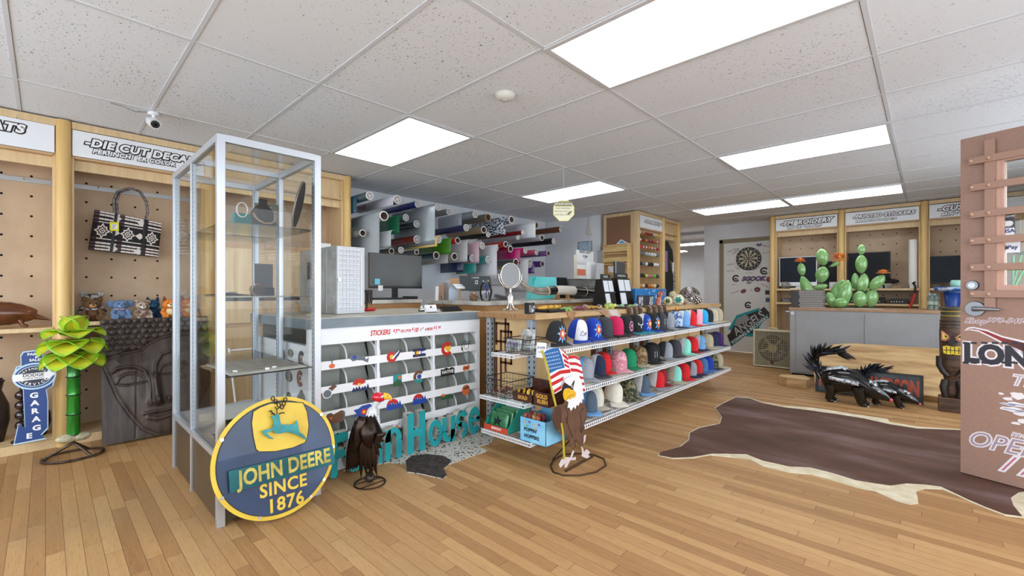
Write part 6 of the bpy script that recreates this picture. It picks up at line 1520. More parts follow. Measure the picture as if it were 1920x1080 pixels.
tag(b.build('holes',mt('pale_hole',(.70,.70,.70),.8,c2=(.20,.20,.20),sc=9,lo=.45,hi=.55),t),'round holes of the crate')
PAPM = [PAPER,mt('paper_grey',(.72,.72,.73),.7),mt('paper_orange',(.85,.48,.36),.7),mt('paper_black',(.15,.15,.14),.7),mt('paper_cream',(.84,.80,.72),.7)]
for k,(x0,y0,x1,y1,m,lb) in enumerate(((1076,478,1082,522,4,'narrow dark and cream card at the left in the grey crate'),(1082,497,1098,522,0,'white card in the left half of the grey crate'),(1082,505,1098,516,2,'orange card sticking out of the grey crate'),(1099,492,1116,522,0,'tall white envelope in the middle of the grey crate'),(1118,494,1132,522,1,'grey sheet at the right in the grey crate'),(1120,468,1137,495,1,'pale sheet taped up at an angle above the grey crate'))):
    fx = -3.08 - .03*(k % 4); fq = FX(fx + (.04 if m == 2 else 0)); a,z = fq.px(x0,y1); c2__,d = fq.px(x1,y0)
    if k == 5: fq = FY(YB2 - .0015); a,z = fq.px(x0,y1); c2__,d = fq.px(x1,y0)
    solo('paper_card',MB().box(0,c2__ - a,0,d - z + (.04 if m != 2 and k < 5 else 0),-.001,.001,0,fq.off(0,a,z - (.04 if m != 2 and k < 5 else 0)).mat()),PAPM[m],lb,'paper',(fx,a,z))
# letter board
fq = FX(-3.36); a0,z0 = fq.px(1080,520); a1,z1 = fq.px(1112,472)
t = thing('letter_board','pale wall sign with the words BOSS LADY behind the grey crate','sign',(-3.36,a0,z0))
MB().box(-3.362,-3.352,a0,a1,ZB + .001,z1).build('board',mt('board_lt',(.84,.84,.85),.6),t)
b = MB().text('BOSS LADY',fq.mat((a0 + a1)/2,z1 - .02,.008),.045,0,.001,0,off=.04,sp=1.2).text('& Gab',fq.mat((a0 + a1)/2,z1 - .075,.008),.04,0,.001,0,off=.04); b.box(-3.352,-3.351,(a0 + a1)/2 - .03,(a0 + a1)/2 + .03,z1 - .105,z1 - .10)
b.build('lettering',BLACK,t)
# black spinner racks with pale cards
def card_rack(px0,px1,py0,x,label,cols,gap_card,sgn):
    f = FX(x); a0,z1 = f.px(px0,py0); a1,_ = f.px(px1,py0)
    zb = TZ + .0005 if x > -2.6 else ZB + .0005
    t = thing('card_rack',label,'card rack',(x,(a0 + a1)/2,zb)); d_ = .16
    MB().add([(x - d_,a0,zb),(x,a0,zb),(x,a1,zb),(x - d_,a1,zb),(x - d_*.8,a0 + .01,z1),(x - d_*.35,a0 + .01,z1),(x - d_*.35,a1 - .01,z1),(x - d_*.8,a1 - .01,z1)],[(0,3,2,1),(4,5,6,7),(0,1,5,4),(1,2,6,5),(2,3,7,6),(3,0,4,7)]).build('stand',mt('rack_black',(.07,.075,.08),.3),t)
    H_ = z1 - zb; g = Frame((x,a0,zb),(0,1,0),(-d_*.35,0,H_))
    for r_ in range(2):
        for c_ in range(cols):
            w_ = (a1 - a0 - .03)/cols
            if r_ == 0 and c_ == gap_card: continue
            MB().box(.018 + c_*w_,.018 + c_*w_ + w_*.86,.02 + r_*H_*.47,.02 + r_*H_*.47 + H_*.42,.0,.005,0,g.mat()).build('card',mt('card_white',(.83,.85,.88),.4),t)
        MB().box(.010,a1 - a0 - .01,.008 + r_*H_*.47,.024 + r_*H_*.47,.005,.014,0,g.mat()).build('ledge',BLACK,t)
    MB().box(a0 + .015,a1 - .015,z1,z1 + .05,-d_*.5,-d_*.47,0,f.mat()).build('title_card',mt('title',(.12,.14,.13),.4),t)
    MB().text(sgn,f.mat((a0 + a1)/2,z1 + .025,-d_*.47),.03,0,.001,0,off=.02).build('lettering',mt('ltr',(.75,.78,.75),.5),t)
card_rack(1137,1158,523,-2.28,'left black card rack with pale cards on the butcher-block top',2,1,'HERBS')
card_rack(1165,1190,521,-2.28,'right black card rack with pale cards on the butcher-block top',2,1,'HOME SPUN')
ZT_ = TZ + .0005
# small tarot-like black box
f = FX(-2.02); a0,z1 = f.px(986,559); a1,_ = f.px(1003,559); a0 = max(a0,2.31)
t = thing('small_box','small black and white printed box near the mirror on the butcher-block top','box',(-2.04,a0,ZT_))
MB().box(-2.06,-2.02,a0,a1,ZT_,ZT_ + .078).build('box',BLACK,t)
MB().box(-2.0199,-2.0192,a0 + .028,a1 - .004,ZT_ + .006,ZT_ + .060).build('printed_panel',mt('print_bw',(.72,.74,.76),.5,c2=(.12,.12,.14),sc=60,lo=.45,hi=.55),t)
MB().text('LUNA',Frame((-2.0195,a0 + .012,ZT_ + .038),(0,0,1),(0,-1,0)).mat(),.018,0,.0006,0).build('lettering',WHITE,t)
# tray of yellow peppers-like pots, little animal figures
f = FX(-2.02)
def pos(px,x=-2.02): return U(px,575,x=x).y
y0,y1 = pos(1017,-2.10),pos(1050,-2.10)
t = thing('black_tray','low black tray of painted whistles on the butcher-block top','tray',(-2.12,(y0 + y1)/2,ZT_))
MB().box(-2.20,-2.04,y0,y1,ZT_,ZT_ + .006).box(-2.20,-2.195,y0,y1,ZT_,ZT_ + .024).box(-2.045,-2.04,y0,y1,ZT_,ZT_ + .024).box(-2.20,-2.04,y0,y0 + .005,ZT_,ZT_ + .024).box(-2.20,-2.04,y1 - .005,y1,ZT_,ZT_ + .024).build('tray',BLACK,t)
for k in range(3):
    yy_ = y0 + .04 + k*(y1 - y0 - .08)/2
    tt = thing('painted_whistle','yellow and brown painted clay whistle lying in the black tray','whistle',(-2.12,yy_,ZT_ + .007),0,'painted whistles in the black tray')
    MB().tube([(-2.15,yy_ - .03,ZT_ + .028),(-2.12,yy_,ZT_ + .032),(-2.09,yy_ + .035,ZT_ + .045)],[.010,.018,.010],12).build('body',mt('whistle_yel',(.82,.63,.22),.35),tt)
    MB().sph((-2.10,yy_ + .025,ZT_ + .042),(.014,.014,.013),10,8).build('head',mt('whistle_brn',(.32,.18,.14),.35),tt)
def critter(px,x,label,c1,c2,kind='lizard',s=1.0,rot=0):
    y = pos(px,x); t = thing('animal_figurine',label + ' on the butcher-block top','figurine',(x,y,ZT_),rot,'small painted animals along the butcher-block top',world=False)
    m1 = mt('crit' + label[:16],c1,.3,c2=c2,sc=70,coat=.4); m2 = mt('critb' + label[:16],c2,.3)
    if kind == 'lizard':
        MB().tube([(0,-.075*s,.010),(0,-.04*s,.014*s),(0,0,.020*s),(0,.035*s,.020*s),(0,.058*s,.018*s),(0,.075*s,.014*s)],[.003,.009*s,.017*s,.013*s,.014*s,.006*s],12).build('body',m1,t)
        for yy2 in (-.012,.032):
            for sg in (-1,1): MB().tube([(0,yy2*s,.014*s),(sg*.022*s,yy2*s + .004,.018*s),(sg*.032*s,yy2*s + .012,.005)],[.006*s,.005*s,.005*s],6).build('leg',m2,t)
        for sg in (-1,1): MB().sph((sg*.009*s,.060*s,.028*s),.0045*s,8,6).build('eye',BLACK,t)
    else:
        MB().sph((0,0,.024*s),(.028*s,.036*s,.023*s),14,10).build('shell',m1,t)
        MB().tube([(0,.028*s,.020*s),(0,.050*s,.030*s)],[.010*s,.012*s],10).build('head',m2,t)
        for a in (.7,2.4,3.9,5.5): MB().tube([(.018*s*math.cos(a),.024*s*math.sin(a),.014*s),(.034*s*math.cos(a),.040*s*math.sin(a),.006)],[.008*s,.005*s],6).build('leg',m2,t)
GRL = (.22,.50,.25); YLG = (.62,.75,.35)
for px,x,lb,a,b_,k,s_ in ((1058,-2.06,'green painted lizard just right of the black tray',GRL,YLG,'lizard',1.0),(1070,-2.18,'dark green speckled lizard behind the brown leather corner',(.14,.30,.16),(.50,.60,.25),'lizard',.9),(1083,-2.08,'navy and red painted lizard',(.12,.16,.34),(.55,.18,.16),'lizard',1.0),
    (1097,-2.20,'maroon painted turtle',(.42,.12,.14),(.75,.70,.60),'turtle',.9),(1108,-2.06,'yellow-headed painted toucan-like whistle bird',(.85,.62,.18),(.30,.14,.10),'lizard',1.1),(1124,-2.06,'dark maroon and cream painted turtle',(.24,.11,.12),(.80,.72,.60),'turtle',.95),
    (1142,-2.06,'largest bright green painted frog',(.26,.58,.30),(.85,.80,.35),'turtle',1.25),(1153,-2.12,'pale green spotted lizard right of the bright green frog',(.55,.72,.55),(.80,.85,.78),'lizard',1.0),(1166,-2.04,'mint and white painted turtle',(.60,.78,.66),(.30,.50,.38),'turtle',.9),(1181,-2.04,'lime green painted lizard before the right black card rack',(.60,.76,.30),(.25,.45,.22),'lizard',1.0),(1192,-2.05,'grey-blue painted turtle next to the fur strips',(.45,.58,.62),(.75,.82,.85),'turtle',.9)):
    critter(px,x,lb,a,b_,k,s_,rot=random.Random(px).uniform(-.8,.8))
# leather and fur pieces over the front edge
def drape(name,label,px_top0,px_top1,lobes,mat,y_top=None,thick=.003,inset=.30,cat='hide'):
    """sheet lying on the top and hanging over the front edge; lobes = hanging outline in pixels"""
    f = FX(TX1 + .004); a0 = f.px(px_top0,580)[0]; a1 = f.px(px_top1,580)[0]
    t = thing(name,label,cat,(TX1,(a0 + a1)/2,TZ))
    pts = f.pxs(lobes); pts = [(a,min(b_,TZ + .0015)) for a,b_ in pts]
    MB().poly([(a0,TZ + .0015)] + pts + [(a1,TZ + .0015)],f.mat(),0,thick).build('hanging_part',mat,t)
    MB().poly([(TX1 + .006,a0),(TX1 - inset,a0 + .03),(TX1 - inset*.7,(a0 + a1)/2),(TX1 - inset,a1 - .02),(TX1 + .006,a1)],Matrix.Identity(4),TZ + .0006,TZ + .0016 + thick*.3).build('flat_part',mat,t)
    return t
drape('leather_piece','small brown leather corner hanging over the front edge',1061,1082,[(1063,586),(1066,596),(1071,601),(1076,595),(1080,586)],mt('leather_brown',(.60,.42,.28),.6,c2=(.68,.50,.34),sc=12),inset=.12,cat='leather')
drape('goat_hide','white and tan hide draped over the front edge, hanging lowest',1120,1160,[(1123,583),(1133,592),(1145,600),(1152,607),(1158,613),(1165,611),(1168,600),(1163,589),(1160,583)],mt('goat',(.84,.80,.76),.85,c2=(.66,.50,.38),sc=5,lo=.40,hi=.62),inset=.25)
FUR = mt('fur_brown',(.30,.22,.17),.9,c2=(.62,.54,.46),sc=60,st=(1,1,.15)); 
def furs(label,p0,p1,low,n,seed,gname='fur_strips'):
    f = FX(TX1 + .006); r = random.Random(seed); t = thing(gname,label,'fur',(TX1,f.px((p0 + p1)/2,580)[0],TZ))
    for k in range(n):
        q = k/(n - 1); px = p0 + (p1 - p0)*q; a,z1 = f.px(px,577); ln = 1.02*(low(q))*(0.8 + .35*r.random())
        MB().tube([(TX1 - .12,a - .03,TZ + .012),(TX1 - .01,a,TZ + .015),(TX1 + .012,a + .001,TZ + .010),(TX1 + .018,a + .003,TZ - .02),(TX1 + .014 + .01*r.random(),a + .01*(r.random() - .5),TZ - ln*.6),(TX1 + .015,a + .02*(r.random() - .5),TZ - ln)],[.007,.008,.009,.010,.009,.003],7).build('fur_strip',mt('fur%d' % (k % 3),((.24,.17,.13),(.48,.36,.28),(.68,.62,.55))[k % 3],.9,c2=((.35,.27,.2),(.30,.2,.15),(.4,.33,.28))[k % 3],sc=70),t)
furs('left bunch of brown fur strips hanging over the front edge',1176,1202,lambda q: .15 - .07*abs(q - .3),9,1)
furs('right bunch of brown and white fur strips hanging over the front edge',1212,1246,lambda q: .10 + .10*q,11,2)
# brochures, red figure, flower balls, clear bag, blue bag
f = FX(-2.18); a0,z1 = f.px(1197,545); a1,_ = f.px(1226,545)
t = thing('photo_display','standing photo display with dark and white pictures left of the red figure','photo display',(-2.18,a0,ZT_))
MB().box(-2.20,-2.18,a0,a1,ZT_,ZT_ + .115).build('backing',mt('navy2',(.15,.17,.22),.5),t)
for k in range(3): MB().box(-2.18,-2.178,a0 + .01 + k*(a1 - a0)/3,a0 + (k + .85)*(a1 - a0)/3,ZT_ + .01,ZT_ + .10).build('photo',mt('photo%d' % k,((.75,.77,.80),(.15,.16,.2),(.82,.84,.86))[k],.4,c2=(.25,.25,.3),sc=30),t)
f = FX(-2.42); a0,z1 = f.px(1192,538); a1,_ = f.px(1250,538)
solo('blue_bag',MB().box(-2.50,-2.42,a0,min(a1,5.5),ZT_,ZT_ + .19),mt('bag_blue',(.12,.45,.72),.4,c2=(.80,.85,.88),sc=9,lo=.58,hi=.66),'blue and white printed bag standing behind the photo display','bag',(-2.46,a0,ZT_),bevel=.012)
y = pos(1235,-2.05)
t = thing('red_figure','dark red shiny spiralled figure beside the photo display','figurine',(-2.05,y,ZT_))
RM = mt('red_marble',(.45,.12,.10),.25,c2=(.75,.45,.38),sc=40,coat=.5)
MB().tube([(-2.05,y,ZT_),(-2.05,y,ZT_ + .05),(-2.05,y + .005,ZT_ + .09),(-2.05,y + .02,ZT_ + .12),(-2.04,y + .05,ZT_ + .14),(-2.04,y + .075,ZT_ + .135)],[.035,.032,.024,.026,.030,.010],16).build('body',RM,t)
MB().tube([(-2.05,y - .02,ZT_ + .10),(-2.05,y - .035,ZT_ + .16)],[.007,.002],6).build('horn',BLACK,t)
DOT = mt('dotted',(.90,.88,.82),.4)
def ball(px,py,x,r,label,base,dots,star=None):
    y = pos(px,x); zc_ = ZT_ + r + .0006 + (0 if py is None else .0605)
    t = thing('decorative_ball',label,'ornament',(x,y,zc_ - r),0,None)
    MB().sph((x,y,zc_),r,20,14).build('ball',mt('ball' + label[:12],base,.3,coat=.4),t)
    b = MB(); r0 = random.Random(px)
    for i in range(46):
        z = 1 - 2*(i + .5)/46; a = i*2.39996; rr = math.sqrt(1 - z*z); n = Vector((rr*math.cos(a),rr*math.sin(a),z)); u = n.orthogonal().normalized(); w = n.cross(u); s = r*(.15 + .05*r0.random())
        b.add([Vector((x,y,zc_)) + n*r*1.012 + u*s*math.cos(k) + w*s*math.sin(k) for k in [2*PI*j/10 for j in range(10)]],[tuple(range(10))])
    b.build('dots',mt('dots' + label[:12],dots,.4),t)
    if star:
        o = Vector((x,y,zc_)); d = -o.normalized(); d = Vector((-x,-y,.1)).normalized()
        for k in range(6):
            a = k*PI/3; u = d.cross(Vector((0,0,1))).normalized(); w = d.cross(u); q = u*math.cos(a) + w*math.sin(a); s_ = u*-math.sin(a) + w*math.cos(a)
            MB().add([o + d*r*1.05,o + d*r*1.0 + q*r*.35 + s_*r*.2,o + d*r*.85 + q*r*.7,o + d*r*1.0 + q*r*.35 - s_*r*.2],[(0,1,2,3)]).build('petal',mt('petal' + label[:12],star,.3),t,solid=.002)
ball(1252,None,-2.10,.050,'cream and green ball with dark leaf marks',(.80,.78,.62),(.90,.88,.78),(.30,.35,.18))
ball(1272,None,-2.03,.062,'largest cream ball with a teal flower on its front',(.85,.82,.70),(.92,.90,.80),(.05,.50,.48))
ball(1307,None,-2.03,.055,'black ball with big white dots at the right',(.25,.10,.12),(.92,.91,.88))
ball(1284,None,-2.10,.036,'small brown ball with cream dots between two larger balls',(.45,.28,.24),(.90,.86,.80))
ball(1262,545,-2.40,.050,'pale yellow dotted ball in the net bag',(.72,.66,.48),(.92,.90,.76))
ball(1291,546,-2.42,.062,'large dark pink and white dotted ball in the net bag',(.50,.20,.28),(.93,.90,.90))
t = thing('net_bag','big clear net bag slumped around the dotted balls','bag',(-2.36,pos(1288,-2.36),ZT_))
yb = pos(1290,-2.42)
MB().surf(lambda u,v: (-2.41 + .105*math.cos(2*PI*u)*math.sin(PI*(.04 + .9*v)) ** .5,yb + .03 + (.33*math.sin(2*PI*u))*math.sin(PI*(.08 + .84*v)) ** .6*(1 - .35*v),ZT_ + .004 + .215*v),28,10).build('film',glassmat('cloudy_film',(.84,.88,.87),.25,1.8),t)
b = MB()
for k in range(12):
    u = k/12; b.tube([(-2.41 + .107*math.cos(2*PI*u)*math.sin(PI*(.04 + .9*v)) ** .5,yb + .03 + (.335*math.sin(2*PI*u))*math.sin(PI*(.08 + .84*v)) ** .6*(1 - .35*v),ZT_ + .005 + .215*v) for v in [j/8 for j in range(9)]],.002,5)
tag(b.build('cords',mt('cordg',(.70,.76,.72),.6),t),'thin pale cords of the net')
solo('orange_clip',MB().sph((TX1 + .011,pos(1267,TX1),.925),(.012,.018,.022),12,8),mt('clip_or',(.92,.58,.16),.4),'small orange clip hanging on the front edge of the butcher-block top','clip',(TX1,pos(1267,TX1),.925))

# ================================================================ vinyl rolls on the left wall
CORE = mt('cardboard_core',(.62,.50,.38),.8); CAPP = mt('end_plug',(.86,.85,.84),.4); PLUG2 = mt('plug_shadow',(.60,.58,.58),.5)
GRV,NVY = (.62,.62,.64),(.10,.13,.38)
rolls = [ # end px, py, vertical diameter px, length m, colour, open core?, label bits
 (693,367,15,.42,(.09,.30,.38),0,'dark teal'),(745,374,16,.46,(.42,.20,.36),0,'purple glitter'),(783,383,12,.40,(.10,.15,.42),0,'navy blue'),(821,388,13,.50,(.62,.64,.66),0,'silver grey'),(841,397,11,.35,(.48,.49,.50),0,'mid grey'),
 (720,405,18,.45,(.66,.67,.68),1,'pale grey open-cored'),(761,408,13,.32,(.14,.40,.32),0,'emerald green'),(781,420,13,.34,(.22,.27,.32),0,'slate blue'),(891,402,13,.40,(.66,.69,.72),0,'light silver'),(915,408,14,.42,(.44,.42,.38),2,'taupe'),
 (959,412,14,.42,(.55,.57,.60),1,'zebra patterned'),(1005,422,11,.42,(.66,.60,.30),2,'gold metallic'),(1052,430,11,.46,(.40,.24,.15),0,'brown'),(680,437,13,.34,(.50,.51,.52),1,'dark-ended grey'),(705,436,10,.30,(.28,.46,.50),0,'faint teal'),
 (725,441,14,.30,(.70,.35,.25),1,'rust orange'),(874,427,13,.42,(.14,.16,.38),0,'indigo'),(907,431,13,.40,(.62,.56,.42),1,'khaki'),(915,440,10,.38,(.10,.18,.14),0,'dark green'),(980,436,8,.50,(.45,.08,.10),0,'thin dark red'),
 (782,449,15,.34,(.50,.17,.12),0,'brick red'),(822,449,14,.50,(.82,.66,.28),0,'mustard yellow'),(858,451,12,.42,(.80,.10,.10),1,'bright red'),(870,457,13,.34,(.60,.08,.12),0,'crimson'),(971,445,9,.40,(.72,.74,.76),0,'thin silver'),(1016,446,11,.42,(.68,.70,.72),1,'light grey open-ended'),
 (1038,452,11,.46,(.07,.08,.12),0,'black'),(904,461,13,.38,(.78,.08,.14),0,'scarlet'),(930,465,12,.36,(.48,.07,.12),0,'wine red'),(948,458,11,.36,(.75,.18,.12),1,'orange red'),(957,467,12,.34,(.62,.10,.28),1,'raspberry'),(985,470,11,.34,(.78,.12,.42),0,'magenta'),
 (1006,473,10,.36,(.80,.32,.48),0,'rose pink'),(1028,475,10,.38,(.48,.36,.58),1,'lavender'),(752,469,12,.30,(.30,.28,.27),0,'charcoal'),(734,471,11,.30,(.35,.33,.30),1,'dark bronze'),(693,468,10,.28,(.55,.54,.54),0,'silver low'),(781,473,9,.3,(.35,.35,.36),1,'grey low'),
 (818,479,14,.36,(.10,.22,.26),1,'dark petrol'),(852,481,14,.38,(.55,.54,.53),1,'warm grey'),(885,484,13,.34,(.12,.18,.32),0,'midnight blue'),(915,487,14,.34,(.22,.68,.66),0,'turquoise'),(967,492,14,.32,(.35,.36,.38),1,'graphite'),(993,494,16,.34,(.82,.62,.14),0,'golden yellow'),(1017,495,11,.34,(.32,.18,.52),1,'violet')]
XW_ = XW + .02
def wall_y(px,py,x): return U(px,py,x=x)
for i,(px,py,dia,ln,col,op,nm) in enumerate(rolls):
    ln *= 1.8; dia *= 1.04
    xe = XW_ + ln; e = U(px,py,x=xe); dpt = (e.x*_c + e.y*_s); r = dia/2/F*dpt
    t = thing('vinyl_roll','%s vinyl roll sticking out of the left wall' % nm,'vinyl roll',(XW,e.y,e.z),0,'vinyl rolls on the left wall')
    met = .35 if nm in ('gold metallic','thin silver','purple glitter','silver grey','light silver') else 0
    c2 = {'zebra patterned': (.10,.12,.18),'purple glitter': (.16,.10,.16),'gold metallic': (.85,.78,.45)}.get(nm)
    m_ = mt('vinyl_' + nm.replace(' ','_'),col if c2 is None else ((.80,.83,.88) if nm[0] == 'z' else col),.22,met,c2=c2,sc=28 if nm[0] != 'z' else 22,st=(1,2.4,2.4),lo=.46,hi=.54,coat=.3)
    MB().cyl((XW_,e.y,e.z),(xe,e.y,e.z),r,n=22,caps=False).build('vinyl',m_,t)
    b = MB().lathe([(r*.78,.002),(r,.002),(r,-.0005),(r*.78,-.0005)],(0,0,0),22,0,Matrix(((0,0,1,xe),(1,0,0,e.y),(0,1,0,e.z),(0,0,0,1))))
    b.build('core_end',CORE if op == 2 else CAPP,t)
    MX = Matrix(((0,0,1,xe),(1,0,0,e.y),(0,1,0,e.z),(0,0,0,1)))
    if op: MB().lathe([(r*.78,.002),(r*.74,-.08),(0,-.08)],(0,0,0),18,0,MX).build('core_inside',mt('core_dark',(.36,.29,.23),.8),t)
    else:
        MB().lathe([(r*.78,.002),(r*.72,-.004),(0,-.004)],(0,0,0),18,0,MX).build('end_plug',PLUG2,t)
        b = MB()
        for k in range(4): a = k*PI/2 + .5; b.box(-.004,.001,-r*.06,r*.06,0,r*.6,0,Matrix.Translation((xe,e.y,e.z)) @ Matrix.Rotation(a,4,'X'))
        b.build('plug_rib',CAPP,t)
    MB().cyl((XW,e.y,e.z),(XW_ + .002,e.y,e.z),r*.5,n=10).build('wall_peg',BLACK,t)
# loose sheets unrolled from some rolls
def sheet(px,py,dia,ln,col,drop,a0,a1,label,rough=.3,met=0,swing=.0,alpha=1):
    ln *= 1.8; dia *= 1.04; label += ' hanging below its roll' if 'hanging' not in label else ' from its roll'; drop *= 1.2
    xe = XW_ + ln; e = U(px,py,x=xe); r = dia/2/F*(e.x*_c + e.y*_s)*1.03; x0,x1 = XW_ + ln*a0,XW_ + ln*a1
    prof = [(r*math.sin(w),r*math.cos(w)) for w in [PI*i/8 - .2 for i in range(5)]]
    prof = [(-r*math.sin(w)*-1,r*math.cos(w)) for w in [i*PI/2/6 for i in range(7)]] + [(r*(1 + swing*k),-drop*k/6) for k in range(1,7)]
    def fn(u,v):
        i = min(len(prof) - 1,int(round(v*(len(prof) - 1)))); return (x0 + (x1 - x0)*u,e.y - prof[i][0],e.z + prof[i][1])
    m_ = mt('sheet_' + label[:14].replace(' ','_'),col,rough,met,coat=.2) if alpha == 1 else mt('sheet_' + label[:10],col,.25,alpha=alpha)
    if 'zebra' in label: m_ = _mc['vinyl_zebra_patterned']
    solo('vinyl_sheet',MB().surf(fn,1,len(prof) - 1),m_,label,'vinyl sheet',(x1,e.y,e.z),'vinyl sheets hanging from the rolls',solid=.0015)
sheet(693,367,15,.42,(.07,.28,.36),.13,.0,.75,'dark teal sheet hanging at the upper left')
sheet(720,405,18,.45,(.70,.73,.75),.38,.0,1.0,'wide translucent grey sheet at the far left',alpha=.62)
sheet(761,408,13,.32,(.12,.48,.33),.15,.0,.88,'emerald green sheet')
sheet(821,388,13,.50,(.60,.63,.65),.36,.05,1.0,'tall silver grey sheet hanging in the middle',.25,.3)
sheet(745,374,16,.46,(.70,.70,.74),.055,.3,1.0,'pale backing of the purple glitter roll')
sheet(891,402,13,.40,(.66,.69,.72),.13,.0,.7,'light silver sheet at the top')
sheet(959,412,14,.42,(.55,.57,.62),.17,.0,.92,'zebra patterned sheet')
sheet(1005,422,11,.42,(.80,.81,.83),.16,.2,1.04,'white backing sheet below the gold metallic roll')
sheet(725,441,14,.30,(.86,.86,.87),.12,.5,1.3,'white backing sheet below the rust orange roll')
sheet(822,449,14,.50,(.82,.68,.34),.07,.0,1.04,'mustard yellow sheet')
sheet(858,451,12,.42,(.28,.56,.12),.13,.0,.9,'bright green sheet')
sheet(870,457,13,.34,(.74,.74,.75),.20,.2,1.2,'grey sheet below the crimson roll')
sheet(904,461,13,.38,(.82,.10,.18),.09,.0,.95,'scarlet sheet')
sheet(930,465,12,.36,(.80,.80,.82),.36,.15,1.1,'white backing sheet below the wine red roll')
sheet(904,461,14.5,.38,(.80,.66,.70),.19,.1,1.0,'pale pink backing sheet')
sheet(985,470,11,.34,(.74,.10,.42),.16,.0,.9,'magenta sheet')
sheet(915,487,14,.34,(.24,.70,.68),.15,.0,.7,'turquoise sheet')
sheet(885,484,13,.34,(.12,.18,.34),.15,.0,.8,'midnight blue sheet')
sheet(993,494,16,.34,(.76,.76,.77),.36,.2,1.05,'light grey sheet below the golden yellow roll')
sheet(1017,495,11,.34,(.32,.18,.52),.12,.0,.8,'violet sheet')
sheet(852,481,14,.38,(.66,.66,.66),.07,.0,.9,'warm grey sheet')

# ================================================================ back wall items and thread cabinet
fb_ = FY(YB2)
a0,z0 = fb_.px(1084,474); a1,z1 = fb_.px(1111,451)
t = thing('picture_frame','small silver framed certificate on the back wall','picture',((a0 + a1)/2,YB2,z0))
MB().box(a0,a1,YB2 - .012,YB2 - .001,z0 - .05,z1).build('frame',ALU,t); MB().box(a0 + .02,a1 - .02,YB2 - .0135,YB2 - .0122,z0 - .03,z1 - .02).build('print',mt('cert',(.72,.80,.86),.5,c2=(.45,.60,.72),sc=25,st=(1,1,5),lo=.5,hi=.6),t)
a0,z1 = fb_.px(1100,412); a1,z0 = fb_.px(1113,440)
t = thing('wall_box','narrow beige conduit and junction box on the back wall','junction box',((a0 + a1)/2,YB2,z0))
MB().box((a0 + a1)/2 - .05,(a0 + a1)/2 + .05,YB2 - .04,YB2 - .001,z0,z0 + .13).build('box',mt('beige',(.82,.80,.77),.5),t,bevel=.004)
MB().cyl(((a0 + a1)/2,YB2 - .02,z0 + .13),((a0 + a1)/2,YB2 - .02,ZC - .006),.012).cyl(((a0 + a1)/2,YB2 - .02,z0),((a0 + a1)/2,YB2 - .02,1.0),.007).build('conduit',mt('beige2',(.78,.77,.75),.5),t)
CF = FX(-3.2)
t = bay(CF,6.20,7.07,.60,'tall maple thread cabinet bay with rows of bobbins below a white header',[],[],shelves=(),left_post=False)
MB().box(-3.80,-3.25,6.172,6.24,0,2.33).build('side_wall',MAPLE,t)
MB().box(-3.74,-3.32,6.165,6.172,1.84,2.28).build('side_inset',mt('brown_board',(.52,.38,.28),.7),t)
MB().box(-3.265,-3.20,6.160,6.24,0,2.335).build('post',MAPLE,t)
header(CF,6.25,7.02,2.092,2.28,[('-COLOR PRINTING',6.68,2.20,.062)],'white header board of the thread cabinet in the middle distance')
solo('white_carton',MB().box(-2.45,-2.37,pos(1262,-2.42) - .03,pos(1290,-2.42) + .0,ZT_,ZT_ + .06),PAPER,'low white carton under the balls in the clear net bag','box',(-2.42,pos(1280,-2.42),ZT_))
t = bay(CF,7.07,7.70,.60,'narrow cabinet bay with the hanging black shirt',[],[],shelves=())
pal = [(.75,.75,.77),(.80,.25,.22),(.85,.85,.80),(.25,.12,.12),(.55,.50,.45),(.12,.12,.12),(.80,.65,.30),(.40,.15,.18)]
rbn = random.Random(21)
for r_,(py,kind) in enumerate(((438,0),(451,1),(464,2),(476,3),(495,4),(517,5),(536,6))):
    z = U(1212,py,x=-3.232).z
    t = thing('rod','thin rod %s in the thread cabinet' % ('at the top','second from the top','third from the top','in the middle','third from the bottom','second from the bottom','at the bottom')[r_],'rod',(-3.4,6.65,z),0,'rods in the thread cabinet')
    MB().cyl((-3.232,6.262,z),(-3.232,7.005,z),.005).build('bar',ALU,t)
    n = 14 if kind < 3 else 7
    proto = None
    for k in range(n):
        y = 6.305 + .68*k/n
        if kind < 3: cols_ = [pal[rbn.randrange(8)],(.80,.70,.50) if kind == 0 and k > 8 else (.70,.2,.2)]; r0,w_ = .022,.022
        else: cols_ = [((.72,.74,.76),(.45,.45,.47),(.10,.10,.11),(.85,.85,.86))[rbn.randrange(4)] if kind < 5 else ((.10,.10,.10),(.80,.80,.30),(.75,.50,.50),(.35,.75,.20),(.15,.15,.15))[min(4,k*5 // n)] if kind == 5 else ((.86,.62,.28),(.90,.85,.75),(.15,.12,.10),(.80,.45,.20))[k % 4]]*2; r0,w_ = .03,.045
        m_ = mt('bob%.2f%.2f%.2f' % cols_[k % 2],cols_[k % 2],.35)
        q = thing('bobbin',('%s wrapped bobbins %s' % (('silver and maroon','dark and red','red and white','silver','grey and white','black, yellow and green','orange and cream')[r_],'on one rod of the thread cabinet')),'bobbin',(-3.232,y,z),0,'bobbins, rod %s' % 'abcdefg'[r_],world=False)
        MX = Matrix.Rotation(-PI/2,4,'X')
        MB().lathe([(.008,-w_*.9),(r0*.6,-w_*.8),(r0,-w_*.4),(r0,w_*.4),(r0*.6,w_*.8),(.008,w_*.9)],(0,0,0),12,0,MX).build('wrap',m_,q)
